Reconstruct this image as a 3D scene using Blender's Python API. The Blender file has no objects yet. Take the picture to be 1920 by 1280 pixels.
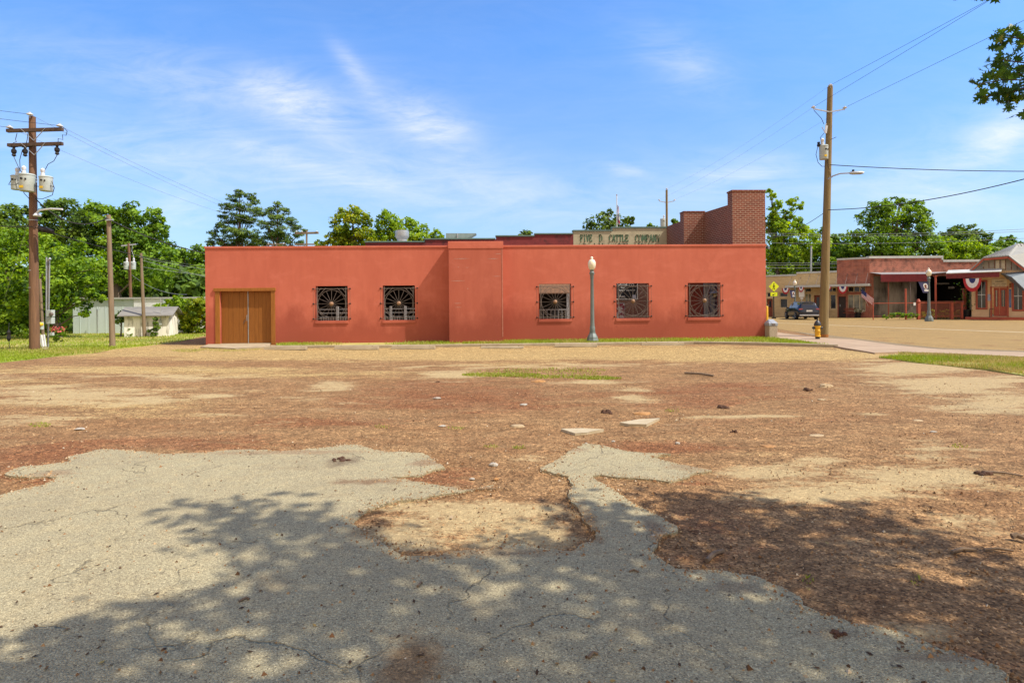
SKY_SAT, SKY_VAL, SKY_HUE, SKY_STR, EXPO = 1.15, 1.0, .5, .12, .45
CLOUD = (6.8, 6.8, 6.9)
SKY_RGB, BACKFILL, HORG, BACKFILL_RGB = (1.02, 1.35, 1.70), .95, .54, (8.8, 7.0, 5.0)
D_BROWN, D_BROWN2, D_RED = (.268, .152, .066), (.186, .096, .040), (.24, .104, .043)
D_PALE, D_TAN = (.445, .335, .17), (.425, .295, .12)
D_ROAD = (.325, .215, .08)
A_LIGHT, A_DARK, A_SAND = (.385, .335, .20), (.31, .262, .158), (.445, .355, .19)
W_1, W_2, W_3 = (.53, .148, .092), (.47, .122, .074), (.40, .09, .055)
import bpy, math, random
import numpy as np
from mathutils import Vector, Matrix
from mathutils.geometry import tessellate_polygon
random.seed(7); RNG = np.random.default_rng(11)
SC = bpy.context.scene
COL = SC.collection
R = math.radians
# ------------------------------------------------------------------ camera
F, CX, HY, H, ROLL = 1050.0, 960.0, 566.0, 1.7, 0.00908
cr, sr = math.cos(ROLL), math.sin(ROLL)
cam = bpy.data.objects.new('camera', bpy.data.cameras.new('camera')); COL.objects.link(cam)
cam.data.sensor_width = 36; cam.data.lens = F/1920*36
cam.data.shift_y = -(640-HY)/1920; cam.data.clip_end = 3000; cam.data.clip_start = .05
m = Matrix(((cr, sr, 0, 0), (0, 0, -1, 0), (-sr, cr, 0, H), (0, 0, 0, 1)))
cam.matrix_world = m
SC.camera = cam
def ray(px, py):
    u = (px-CX)/F; v = (HY-py)/F
    return u*cr+v*sr, -u*sr+v*cr
def G(px, py, z=0.0):
    a, b = ray(px, py); Y = (z-H)/b
    return Vector((a*Y, Y, z))
def A(px, py, Y):
    a, b = ray(px, py)
    return Vector((a*Y, Y, H+b*Y))
def proj(x, y, z):
    a = x/y; b = (z-H)/y
    u = a*cr-b*sr; v = a*sr+b*cr
    return CX+u*F, HY-v*F
class Fr:
    """a facade frame: local x along it, local y into it"""
    def __init__(s, o, rz):
        s.o = Vector((o[0], o[1], 0)); s.rz = rz
        s.ux = Vector((math.cos(rz), math.sin(rz), 0)); s.uy = Vector((-math.sin(rz), math.cos(rz), 0))
    def hit(s, px, py, off=0.0):
        a, b = ray(px, py); d = Vector((a, 1, b)); c = Vector((0, 0, H))
        p0 = s.o+s.uy*off
        t = (p0-c).dot(s.uy)/d.dot(s.uy)
        p = c+d*t-s.o
        return p.dot(s.ux), p.z
    def w(s, x, y, z=0): return s.o+s.ux*x+s.uy*y+Vector((0, 0, z))
# ------------------------------------------------------------------ materials
def newmat(name):
    m = bpy.data.materials.new(name); m.use_nodes = True
    nt = m.node_tree; b = nt.nodes['Principled BSDF']
    return m, nt, b
def N(nt, t, **kw):
    n = nt.nodes.new(t)
    for k, v in kw.items():
        if k in n.inputs.keys() if isinstance(k, str) else False: n.inputs[k].default_value = v
        else: setattr(n, k, v)
    return n
def ramp(nt, fac, stops):
    r = nt.nodes.new('ShaderNodeValToRGB'); e = r.color_ramp.elements
    while len(e) < len(stops): e.new(.5)
    for i, (p, c) in enumerate(stops):
        e[i].position = p; e[i].color = (*c, 1)
    if fac is not None: nt.links.new(fac, r.inputs[0])
    return r.outputs[0]
def mth(nt, op, a, b=None, c=None, clamp=False):
    n = nt.nodes.new('ShaderNodeMath'); n.operation = op; n.use_clamp = clamp
    for i, v in enumerate((a, b, c)):
        if v is None: continue
        if isinstance(v, (int, float)): n.inputs[i].default_value = v
        else: nt.links.new(v, n.inputs[i])
    return n.outputs[0]
def noise(nt, vec, scale, detail=5, rough=.55, dist=0):
    n = nt.nodes.new('ShaderNodeTexNoise'); n.inputs['Scale'].default_value = scale
    n.inputs['Detail'].default_value = detail; n.inputs['Roughness'].default_value = rough
    n.inputs['Distortion'].default_value = dist
    nt.links.new(vec, n.inputs['Vector']); return n.outputs['Fac']
def mapv(nt, vec, scale=(1, 1, 1), rot=(0, 0, 0), loc=(0, 0, 0)):
    n = nt.nodes.new('ShaderNodeMapping'); n.inputs['Scale'].default_value = scale
    n.inputs['Rotation'].default_value = rot; n.inputs['Location'].default_value = loc
    nt.links.new(vec, n.inputs['Vector']); return n.outputs[0]
def mixc(nt, fac, a, b, mode='MIX'):
    n = nt.nodes.new('ShaderNodeMix'); n.data_type = 'RGBA'; n.blend_type = mode
    for i, v in ((0, fac), (6, a), (7, b)):
        if isinstance(v, (int, float)): n.inputs[i].default_value = v
        elif isinstance(v, tuple): n.inputs[i].default_value = (*v, 1)
        else: nt.links.new(v, n.inputs[i])
    return n.outputs[2]
def bump(nt, b, hgt, strength, dist=.02):
    n = nt.nodes.new('ShaderNodeBump'); n.inputs['Strength'].default_value = strength
    n.inputs['Distance'].default_value = dist
    nt.links.new(hgt, n.inputs['Height']); nt.links.new(n.outputs[0], b.inputs['Normal'])
def objco(nt): return nt.nodes.new('ShaderNodeTexCoord').outputs['Object']
def pm(name, c1, c2=None, scale=6, rough=.8, metal=0, bs=0, bscale=60, spec=.3, stretch=(1, 1, 1), lo=.3, hi=.7):
    m, nt, b = newmat(name); co = objco(nt)
    c2 = c2 or tuple(x*.72 for x in c1)
    v = mapv(nt, co, stretch)
    f = noise(nt, v, scale, 6, .6)
    nt.links.new(ramp(nt, f, [(lo, c2), (hi, c1)]), b.inputs['Base Color'])
    b.inputs['Roughness'].default_value = rough; b.inputs['Metallic'].default_value = metal
    b.inputs['Specular IOR Level'].default_value = spec
    if bs: bump(nt, b, noise(nt, mapv(nt, co, stretch), bscale, 4), bs)
    return m
def facade_uv(nt):
    tc = nt.nodes.new('ShaderNodeTexCoord')
    so = nt.nodes.new('ShaderNodeSeparateXYZ'); nt.links.new(tc.outputs['Object'], so.inputs[0])
    sn = nt.nodes.new('ShaderNodeSeparateXYZ'); nt.links.new(tc.outputs['Normal'], sn.inputs[0])
    ax = mth(nt, 'GREATER_THAN', mth(nt, 'ABSOLUTE', sn.outputs[0]), .7)
    u = mth(nt, 'ADD', mth(nt, 'MULTIPLY', so.outputs[0], mth(nt, 'SUBTRACT', 1.0, ax)), mth(nt, 'MULTIPLY', so.outputs[1], ax))
    cb = nt.nodes.new('ShaderNodeCombineXYZ'); nt.links.new(u, cb.inputs[0]); nt.links.new(so.outputs[2], cb.inputs[1])
    return cb.outputs[0], tc.outputs['Object']
def brickmat(name, c1, c2, mortar, w=.21, h=.072, ms=.012, wear=None, wearc=(.3, .28, .25), lo=.5, hi=.65, wscale=1.2):
    m, nt, b = newmat(name); uv, co = facade_uv(nt)
    br = nt.nodes.new('ShaderNodeTexBrick'); nt.links.new(uv, br.inputs['Vector'])
    br.inputs['Color1'].default_value = (*c1, 1); br.inputs['Color2'].default_value = (*c2, 1); br.inputs['Mortar'].default_value = (*mortar, 1)
    br.inputs['Scale'].default_value = 1; br.inputs['Brick Width'].default_value = w; br.inputs['Row Height'].default_value = h
    br.inputs['Mortar Size'].default_value = ms; br.inputs['Mortar Smooth'].default_value = .2; br.inputs['Bias'].default_value = -.1
    f = noise(nt, co, wscale, 8, .68)
    col = br.outputs['Color']
    f2 = noise(nt, co, 9, 4)
    col = mixc(nt, mth(nt, 'MULTIPLY', f2, .5), col, tuple(x*.6 for x in c1))
    if wear:
        k = ramp(nt, f, [(lo, (0, 0, 0)), (hi, (1, 1, 1))])
        col = mixc(nt, mth(nt, 'MULTIPLY', k, wear), col, wearc)
    nt.links.new(col, b.inputs['Base Color']); b.inputs['Roughness'].default_value = .9
    b.inputs['Specular IOR Level'].default_value = .2
    bump(nt, b, br.outputs['Fac'], -.5, .008)
    return m
def leafmat(name, stops, trans=.35, rough=.55):
    m, nt, b = newmat(name)
    at = nt.nodes.new('ShaderNodeAttribute'); at.attribute_name = 'lv'
    c = ramp(nt, at.outputs['Fac'], stops)
    nt.links.new(c, b.inputs['Base Color']); b.inputs['Roughness'].default_value = rough; b.inputs['Specular IOR Level'].default_value = .25
    tr = nt.nodes.new('ShaderNodeBsdfTranslucent')
    hs = nt.nodes.new('ShaderNodeHueSaturation'); hs.inputs['Hue'].default_value = .485; hs.inputs['Value'].default_value = 1.5; hs.inputs['Saturation'].default_value = 1.1
    nt.links.new(c, hs.inputs['Color']); nt.links.new(hs.outputs[0], tr.inputs['Color'])
    mx = nt.nodes.new('ShaderNodeMixShader'); mx.inputs[0].default_value = trans
    nt.links.new(b.outputs[0], mx.inputs[1]); nt.links.new(tr.outputs[0], mx.inputs[2])
    nt.links.new(mx.outputs[0], nt.nodes['Material Output'].inputs['Surface'])
    return m
def glassmat(name, c, rough=.05):
    m, nt, b = newmat(name); co = objco(nt)
    nt.links.new(ramp(nt, noise(nt, co, 1.5, 3), [(.35, tuple(x*.4 for x in c)), (.65, c)]), b.inputs['Base Color'])
    b.inputs['Roughness'].default_value = rough; b.inputs['Specular IOR Level'].default_value = .8
    return m
def attrmat(name, stops, rough=.9, spec=.2):
    m, nt, b = newmat(name)
    at = nt.nodes.new('ShaderNodeAttribute'); at.attribute_name = 'lv'
    nt.links.new(ramp(nt, at.outputs['Fac'], stops), b.inputs['Base Color'])
    b.inputs['Roughness'].default_value = rough; b.inputs['Specular IOR Level'].default_value = spec
    return m
# ------------------------------------------------------------------ mesh builder
class MB:
    def __init__(s): s.v = []; s.f = []
    def add(s, vs, fs):
        o = len(s.v); s.v += [tuple(p) for p in vs]; s.f += [[i+o for i in f] for f in fs]; return s
    def box(s, x0, x1, y0, y1, z0, z1, M=None):
        vs = [Vector((x, y, z)) for z in (z0, z1) for y in (y0, y1) for x in (x0, x1)]
        if M is not None: vs = [M @ p for p in vs]
        return s.add(vs, [(0, 2, 3, 1), (4, 5, 7, 6), (0, 1, 5, 4), (2, 6, 7, 3), (0, 4, 6, 2), (1, 3, 7, 5)])
    def bar(s, p, q, w, h=None):
        p, q = Vector(p), Vector(q); h = h or w; d = (q-p).normalized()
        up = Vector((0, 0, 1)) if abs(d.z) < .95 else Vector((0, 1, 0))
        x = d.cross(up).normalized()*w/2; y = d.cross(x).normalized()*h/2
        vs = [e+a*x+b*y for e in (p, q) for a, b in ((-1, -1), (1, -1), (1, 1), (-1, 1))]
        return s.add(vs, [(3, 2, 1, 0), (4, 5, 6, 7), (0, 1, 5, 4), (1, 2, 6, 5), (2, 3, 7, 6), (3, 0, 4, 7)])
    def tube(s, pts, r, n=8, caps=True, jit=0):
        pts = [Vector(p) for p in pts]; k = len(pts)
        rs = [r]*k if isinstance(r, (int, float)) else list(r)
        vs = []; ref = None
        for i, p in enumerate(pts):
            d = (pts[min(i+1, k-1)]-pts[max(i-1, 0)]).normalized()
            if ref is None:
                ref = Vector((1, 0, 0)) if abs(d.x) < .9 else Vector((0, 1, 0))
            x = (ref-d*ref.dot(d)).normalized(); y = d.cross(x); ref = x
            for j in range(n):
                a = 2*math.pi*j/n; rr = rs[i]*(1+random.uniform(-jit, jit))
                vs.append(p+x*math.cos(a)*rr+y*math.sin(a)*rr)
        fs = [(i*n+j, i*n+(j+1) % n, (i+1)*n+(j+1) % n, (i+1)*n+j) for i in range(k-1) for j in range(n)]
        if caps: fs += [tuple(range(n))[::-1], tuple((k-1)*n+j for j in range(n))]
        return s.add(vs, fs)
    def lathe(s, prof, n=20, c=(0, 0, 0), M=None):
        vs = []; c = Vector(c)
        for r, z in prof:
            for j in range(n):
                a = 2*math.pi*j/n; p = Vector((r*math.cos(a), r*math.sin(a), z))
                if M is not None: p = M @ p
                vs.append(p+c)
        k = len(prof)
        fs = [(i*n+j, i*n+(j+1) % n, (i+1)*n+(j+1) % n, (i+1)*n+j) for i in range(k-1) for j in range(n)]
        fs += [tuple(range(n))[::-1], tuple((k-1)*n+j for j in range(n))]
        return s.add(vs, fs)
    def prism(s, poly, y0, y1):           # outline in x,z pushed along y
        n = len(poly); vs = [(x, y0, z) for x, z in poly]+[(x, y1, z) for x, z in poly]
        fs = [tuple(range(n)), tuple(range(2*n-1, n-1, -1))]+[(i+n, (i+1) % n+n, (i+1) % n, i) for i in range(n)]
        return s.add(vs, fs)
    def plan(s, poly, z0, z1):            # outline in x,y raised along z
        n = len(poly); vs = [(p[0], p[1], z0) for p in poly]+[(p[0], p[1], z1) for p in poly]
        tri = tessellate_polygon([[Vector((p[0], p[1], 0)) for p in poly]])
        fs = [(i, (i+1) % n, (i+1) % n+n, i+n) for i in range(n)]
        for t in tri:
            a, b, c = (Vector((poly[i][0], poly[i][1], 0)) for i in t)
            if (b-a).cross(c-a).z < 0: t = t[::-1]
            fs.append(tuple(i+n for i in t)); fs.append(tuple(t[::-1]))
        return s.add(vs, fs)
    def face(s, *p): return s.add(p, [tuple(range(len(p)))])
    def wall(s, x0, x1, z0, z1, y0, y1, holes):
        xs = sorted({x0, x1, *[h[0] for h in holes], *[h[1] for h in holes]}); zs = sorted({z0, z1, *[h[2] for h in holes], *[h[3] for h in holes]})
        inh = lambda x, z: any(h[0] < x < h[1] and h[2] < z < h[3] for h in holes)
        for i in range(len(xs)-1):
            for j in range(len(zs)-1):
                a, b, c, d = xs[i], xs[i+1], zs[j], zs[j+1]
                if inh((a+b)/2, (c+d)/2): continue
                s.face((a, y0, c), (b, y0, c), (b, y0, d), (a, y0, d)); s.face((a, y1, c), (a, y1, d), (b, y1, d), (b, y1, c))
        for a, b, c, d in holes:
            s.face((a, y0, c), (a, y0, d), (a, y1, d), (a, y1, c)); s.face((b, y0, c), (b, y1, c), (b, y1, d), (b, y0, d))
            s.face((a, y0, d), (b, y0, d), (b, y1, d), (a, y1, d)); s.face((a, y0, c), (a, y1, c), (b, y1, c), (b, y0, c))
        s.face((x0, y0, z1), (x1, y0, z1), (x1, y1, z1), (x0, y1, z1))
        s.face((x0, y0, z0), (x0, y0, z1), (x0, y1, z1), (x0, y1, z0)); s.face((x1, y0, z0), (x1, y1, z0), (x1, y1, z1), (x1, y0, z1))
        return s
    def build(s, name, mat, parent=None, smooth=False, bevel=0, label=None):
        me = bpy.data.meshes.new(name); me.from_pydata(s.v, [], s.f); me.update()
        me.materials.append(mat)
        if smooth:
            me.polygons.foreach_set('use_smooth', [True]*len(me.polygons))
            try: me.set_sharp_from_angle(angle=R(40))
            except Exception: pass
        o = bpy.data.objects.new(name, me); COL.objects.link(o)
        if parent is not None: o.parent = parent
        if bevel:
            b = o.modifiers.new('bevel', 'BEVEL'); b.width = bevel; b.segments = 2; b.limit_method = 'ANGLE'
        if label: o['label'] = label
        return o
def tag(o, label=None, cat=None, group=None, kind=None):
    if label: o['label'] = label
    if cat: o['category'] = cat
    if group: o['group'] = group
    if kind: o['kind'] = kind
    return o
def root(name, label, cat, loc=(0, 0, 0), rz=0, group=None):
    o = bpy.data.objects.new(name, None); COL.objects.link(o); o.empty_display_size = .2
    o.location = loc; o.rotation_euler = (0, 0, rz)
    return tag(o, label, cat, group)
KIDS = lambda o: [c for c in bpy.data.objects if c.parent == o]
def copy_tree(o, parent=None):
    c = o.copy(); COL.objects.link(c)
    if parent is not None: c.parent = parent
    for ch in KIDS(o): copy_tree(ch, c)
    return c
def text(body, size, mat, parent, loc, name='lettering', bold=.0, depth=.01, align='CENTER', sx=1.0, rz=0, spacing=1.0):
    cu = bpy.data.curves.new(name, 'FONT'); cu.body = body; cu.size = size; cu.extrude = depth/2; cu.offset = bold
    cu.align_x = align; cu.align_y = 'BOTTOM_BASELINE'; cu.space_character = spacing
    t = bpy.data.objects.new(name, cu); COL.objects.link(t); bpy.context.view_layer.update()
    me = bpy.data.meshes.new_from_object(t.evaluated_get(bpy.context.evaluated_depsgraph_get()))
    bpy.data.objects.remove(t)
    M = Matrix.Translation(loc) @ Matrix.Rotation(rz, 4, 'Z') @ Matrix.Rotation(R(90), 4, 'X') @ Matrix.Diagonal((sx, 1, 1, 1))
    me.transform(M); me.materials.clear(); me.materials.append(mat); me.name = name
    o = bpy.data.objects.new(name, me); COL.objects.link(o)
    if parent is not None: o.parent = parent
    return o
def fastmesh(name, V, nper, lv, mat, parent=None):
    """V: (n*nper,3) vertices of n faces with nper corners each"""
    n = len(V)//nper; me = bpy.data.meshes.new(name)
    me.vertices.add(n*nper); me.vertices.foreach_set('co', V.astype(np.float32).ravel())
    me.loops.add(n*nper); me.loops.foreach_set('vertex_index', np.arange(n*nper, dtype=np.int32))
    me.polygons.add(n); me.polygons.foreach_set('loop_start', (np.arange(n)*nper).astype(np.int32))
    at = me.attributes.new('lv', 'FLOAT', 'FACE'); at.data.foreach_set('value', np.clip(lv, 0, 1).astype(np.float32))
    me.update(calc_edges=True); me.validate(); me.materials.append(mat)
    o = bpy.data.objects.new(name, me); COL.objects.link(o)
    if parent is not None: o.parent = parent
    return o
def unit(v): return v/(np.linalg.norm(v, axis=1, keepdims=True)+1e-9)
def leaf_cards(C, Nn, size, aspect=.6):
    n = len(C); T = unit(np.cross(Nn, RNG.normal(size=(n, 3)))); B = np.cross(Nn, T)
    s = (size*RNG.uniform(.65, 1.35, n))[:, None]
    V = np.stack([C+T*s*.5, C+B*s*aspect*.5+T*s*.08, C-T*s*.5, C-B*s*aspect*.5+T*s*.08], 1)
    return V.reshape(-1, 3)
def wire(p, q, sag=.3, r=.012, n=14):
    p, q = Vector(p), Vector(q)
    return [p.lerp(q, i/n)-Vector((0, 0, sag*4*(i/n)*(1-i/n))) for i in range(n+1)]
def inpoly(x, y, P):
    c = np.zeros(np.shape(x), bool); j = len(P)-1
    for i in range(len(P)):
        xi, yi = P[i][0], P[i][1]; xj, yj = P[j][0], P[j][1]
        if yi != yj:
            c ^= ((yi > y) != (yj > y)) & (x < (xj-xi)*(y-yi)/(yj-yi)+xi)
        j = i
    return c
# ------------------------------------------------------------------ light and sky
LD = Vector((-2.0, .62, -2.8)).normalized()
SUN_EL = math.asin(-LD.z); SUN_ROT = math.atan2(-LD.x, -LD.y)
sl = bpy.data.lights.new('sun', 'SUN'); sl.energy = 4.6; sl.angle = R(.53); sl.color = (1, .93, .82)
sun = bpy.data.objects.new('sun', sl); COL.objects.link(sun); sun.rotation_euler = LD.to_track_quat('-Z', 'Y').to_euler()
W = bpy.data.worlds.new('World'); SC.world = W; W.use_nodes = True
nt = W.node_tree; bg = nt.nodes['Background']
sky = nt.nodes.new('ShaderNodeTexSky'); sky.sky_type = 'NISHITA'; sky.sun_disc = False
sky.sun_elevation = SUN_EL; sky.sun_rotation = SUN_ROT; sky.air_density = 1.0; sky.dust_density = .6; sky.ozone_density = 2.0
gen = nt.nodes.new('ShaderNodeTexCoord').outputs['Generated']
sp = nt.nodes.new('ShaderNodeSeparateXYZ'); nt.links.new(gen, sp.inputs[0])
yy = mth(nt, 'MAXIMUM', sp.outputs[1], .08)
U = mth(nt, 'DIVIDE', sp.outputs[0], yy); Vv = mth(nt, 'DIVIDE', sp.outputs[2], yy)
cb = nt.nodes.new('ShaderNodeCombineXYZ'); nt.links.new(U, cb.inputs[0]); nt.links.new(Vv, cb.inputs[1])
v1 = mapv(nt, cb.outputs[0], (3.2, 15, 1), (0, 0, R(14)))
n1 = noise(nt, v1, 1.0, 9, .66, 1.4)
v2 = mapv(nt, cb.outputs[0], (9, 30, 1), (0, 0, R(24)), (3, 1, 0))
n2 = noise(nt, v2, 1.0, 8, .66, 1.0)
streak = mth(nt, 'ADD', mth(nt, 'MULTIPLY', n1, .65), mth(nt, 'MULTIPLY', n2, .35))
streak = ramp(nt, streak, [(.34, (.05, .05, .05)), (.74, (1, 1, 1))])
wob = mapv(nt, cb.outputs[0], (1, 1, 1))
CL = [(560, 195, 62, 30, 25, .85), (430, 170, 210, 38, 12, .42), (220, 130, 260, 40, 8, .25), (815, 238, 58, 30, 25, .62), (665, 132, 45, 12, 52, .45),
      (745, 200, 95, 36, 38, .3), (520, 290, 90, 13, 20, .5), (250, 285, 200, 36, 8, .36), (620, 330, 320, 50, 8, .42), (860, 350, 260, 36, 8, .38), (340, 395, 50, 34, 0, .3),
      (1285, 120, 75, 32, 30, .32), (1395, 325, 60, 16, -8, .45), (1330, 340, 150, 40, -5, .25), (1165, 318, 26, 8, 12, .4),
      (1845, 290, 130, 55, -20, .55), (1890, 250, 60, 24, -32, .5), (1500, 355, 220, 36, 0, .22), (1810, 380, 160, 30, 8, .35), (60, 330, 160, 60, 0, .2)]
tot = None
for cx, cy, rx, ry, an, w in CL:
    u0, v0 = ray(cx, cy); a = R(-an); c, s = math.cos(a), math.sin(a)
    du = mth(nt, 'SUBTRACT', U, u0); dv = mth(nt, 'SUBTRACT', Vv, v0)
    p = mth(nt, 'MULTIPLY', mth(nt, 'MULTIPLY_ADD', du, c, mth(nt, 'MULTIPLY', dv, s)), F/rx)
    q = mth(nt, 'MULTIPLY', mth(nt, 'MULTIPLY_ADD', du, -s, mth(nt, 'MULTIPLY', dv, c)), F/ry)
    e = mth(nt, 'EXPONENT', mth(nt, 'MULTIPLY', mth(nt, 'MULTIPLY_ADD', p, p, mth(nt, 'MULTIPLY', q, q)), -.5))
    e = mth(nt, 'MULTIPLY', e, w*(.52 if rx > 85 else .9))
    tot = e if tot is None else mth(nt, 'ADD', tot, e)
base = mth(nt, 'MULTIPLY', mth(nt, 'SUBTRACT', 1.0, mth(nt, 'MULTIPLY', Vv, 2.2), None, True), .16)
dens = mth(nt, 'MULTIPLY', mth(nt, 'ADD', tot, .06), mth(nt, 'MULTIPLY_ADD', streak, 1.05, .12))
dens = mth(nt, 'ADD', dens, base, None, True)
# warm fill added to the unseen sky behind the camera to lift shade
bk = nt.nodes.new('ShaderNodeMapRange'); bk.interpolation_type = 'SMOOTHSTEP'; bk.inputs['From Min'].default_value = .12; bk.inputs['From Max'].default_value = -.45; nt.links.new(sp.outputs[1], bk.inputs['Value'])
bn = ramp(nt, noise(nt, gen, 2.6, 6, .6), [(.34, (.35, .35, .35)), (.62, (1, 1, 1))])
fr_ = mth(nt, 'GREATER_THAN', sp.outputs[1], .08)
dens = mth(nt, 'MULTIPLY', dens, fr_); dback = mth(nt, 'MULTIPLY', mth(nt, 'MULTIPLY', bn, bk.outputs[0]), BACKFILL, None, True)
gv = nt.nodes.new('ShaderNodeMapRange'); gv.inputs['From Min'].default_value = 0.0; gv.inputs['From Max'].default_value = .42; gv.inputs['To Min'].default_value = HORG; gv.inputs['To Max'].default_value = 1.0; nt.links.new(sp.outputs[2], gv.inputs['Value'])
hs = nt.nodes.new('ShaderNodeHueSaturation'); hs.inputs['Saturation'].default_value = SKY_SAT; hs.inputs['Value'].default_value = SKY_VAL; hs.inputs['Hue'].default_value = SKY_HUE
nt.links.new(sky.outputs[0], hs.inputs['Color'])
skc = mixc(nt, 1.0, hs.outputs[0], SKY_RGB, 'MULTIPLY')
gc = nt.nodes.new('ShaderNodeVectorMath'); gc.operation = 'SCALE'; nt.links.new(skc, gc.inputs[0]); nt.links.new(gv.outputs[0], gc.inputs['Scale'])
cc = mixc(nt, dback, mixc(nt, dens, gc.outputs[0], CLOUD), BACKFILL_RGB)
nt.links.new(cc, bg.inputs['Color']); bg.inputs['Strength'].default_value = SKY_STR
SC.view_settings.view_transform = 'Standard'; SC.view_settings.look = 'None'; SC.view_settings.gamma = 1; SC.view_settings.exposure = EXPO
SC.cycles.max_bounces = 6; SC.cycles.diffuse_bounces = 3; SC.cycles.glossy_bounces = 3; SC.cycles.transmission_bounces = 3; SC.cycles.transparent_max_bounces = 6
SC.cycles.use_denoising = True
# ------------------------------------------------------------------ ground
def gravel_color(nt, co, base, scale=70, amp=1.0):
    vo = nt.nodes.new('ShaderNodeTexVoronoi'); vo.inputs['Scale'].default_value = scale; nt.links.new(co, vo.inputs['Vector'])
    sx = nt.nodes.new('ShaderNodeSeparateColor'); nt.links.new(vo.outputs['Color'], sx.inputs[0])
    k = ramp(nt, sx.outputs[0], [(0, (.28, .25, .24)), (.25, (.7, .68, .68)), (.6, (1, 1, 1)), (.86, (1.25, 1.22, 1.2)), (1, (2.0, 2.0, 2.0))])
    return mixc(nt, amp, base, k, 'MULTIPLY'), vo.outputs['Distance']
def ground_material():
    m, nt, b = newmat('dirt_gravel'); co = objco(nt)
    def at(n):
        a = nt.nodes.new('ShaderNodeAttribute'); a.attribute_name = n; return a.outputs['Fac']
    nb = noise(nt, mapv(nt, co, (.38, 1.15, 1), (0, 0, R(4))), .9, 9, .66, .4); ns = noise(nt, mapv(nt, co, (.45, 1.25, 1), (0, 0, R(-5)), (9, 4, 0)), 2.6, 9, .7, .3); nf = noise(nt, co, 13, 7, .7)
    nm = mth(nt, 'ADD', mth(nt, 'MULTIPLY', nb, .55), mth(nt, 'MULTIPLY', ns, .45))
    def mask(z, soft=.18, amt=.9):
        k = mth(nt, 'ADD', z, mth(nt, 'MULTIPLY', mth(nt, 'SUBTRACT', nm, .5), amt*2))
        k = mth(nt, 'ADD', k, mth(nt, 'MULTIPLY', mth(nt, 'SUBTRACT', nf, .5), .8))
        mr = nt.nodes.new('ShaderNodeMapRange'); mr.interpolation_type = 'SMOOTHSTEP'
        mr.inputs['From Min'].default_value = .5-soft; mr.inputs['From Max'].default_value = .5+soft; nt.links.new(k, mr.inputs['Value']); return mr.outputs[0]
    brown = ramp(nt, ns, [(.32, D_BROWN2), (.55, D_BROWN), (.72, tuple(x*1.3 for x in D_BROWN))])
    red = ramp(nt, nf, [(.3, tuple(x*.72 for x in D_RED)), (.7, D_RED)])
    pale = ramp(nt, nf, [(.3, tuple(x*.8 for x in D_PALE)), (.7, D_PALE)])
    tan = ramp(nt, ns, [(.3, tuple(x*.8 for x in D_TAN)), (.7, D_TAN)])
    c = mixc(nt, mask(at('zr'), .2, 1.9), brown, red)
    c = mixc(nt, mask(at('zt'), .2, 1.0), c, tan)
    dust = ramp(nt, noise(nt, mapv(nt, co, (.35, 1.0, 1), (0, 0, R(8)), (2, 7, 0)), 1.6, 9, .72, .4), [(.42, (0, 0, 0)), (.68, (1, 1, 1))])
    c = mixc(nt, mth(nt, 'MULTIPLY', dust, .2), c, pale)
    pm_ = mask(at('zp'), .24, 1.9)
    c, d = gravel_color(nt, co, c, 80, .9)
    c, d2 = gravel_color(nt, co, c, 31, .38)
    c2, d3 = gravel_color(nt, co, c, 13, .28)
    pale, d4 = gravel_color(nt, co, pale, 60, .35)
    c = mixc(nt, mth(nt, 'MULTIPLY', pm_, .85), c2, pale)
    nt.links.new(c, b.inputs['Base Color']); b.inputs['Roughness'].default_value = .95; b.inputs['Specular IOR Level'].default_value = .15
    hh = mth(nt, 'ADD', mth(nt, 'MULTIPLY', d, -.6), mth(nt, 'MULTIPLY', nf, .8))
    bump(nt, b, hh, .5, .016)
    return m
PALE = [(120, 742, 170, 20, .75), (270, 748, 62, 8, .9), (60, 785, 100, 15, .6), (240, 705, 260, 9, .5), (410, 742, 60, 5, .7), (620, 722, 40, 13, .7), (560, 747, 50, 7, .5), (850, 700, 60, 9, .75), (1000, 686, 220, 6, .5),
        (1100, 716, 90, 6, .5), (1195, 748, 40, 6, .8), (1180, 730, 40, 4, .7), (1440, 890, 120, 12, .8), (1540, 925, 150, 16, .8), (1720, 895, 130, 20, .8), (1750, 850, 60, 16, .7), (1830, 850, 50, 12, .6), (1540, 862, 45, 8, .7),
        (1680, 925, 200, 12, .75), (1490, 905, 110, 12, .6), (1400, 780, 120, 3, .6), (1640, 775, 40, 4, .5), (1600, 1000, 160, 25, .45), (1860, 970, 120, 26, .4), (1720, 690, 110, 12, .9), (1790, 722, 120, 20, .95), (1870, 752, 90, 20, .95), (1640, 683, 70, 6, .6),
        (860, 965, 185, 28, .85), (1000, 1005, 95, 22, .95), (740, 1015, 75, 14, .8), (1490, 870, 40, 8, .5), (470, 770, 120, 8, .35), (300, 815, 160, 8, .3), (1000, 860, 40, 15, .3), (1720, 1190, 80, 16, .7), (780, 1235, 70, 40, .35)]
RED = [(880, 742, 230, 28, .8), (1320, 738, 140, 24, .8), (90, 868, 150, 36, .95), (400, 830, 320, 14, .8), (1240, 838, 120, 10, .9), (800, 895, 110, 22, .7), (900, 880, 60, 10, .6), (1420, 745, 200, 14, .4), (650, 790, 200, 20, .5),
       (260, 788, 200, 16, .4), (1600, 790, 300, 30, .3), (1350, 1000, 140, 60, .5), (1290, 905, 60, 6, .9), (1700, 1230, 200, 40, .5), (520, 715, 200, 14, .4)]
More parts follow.
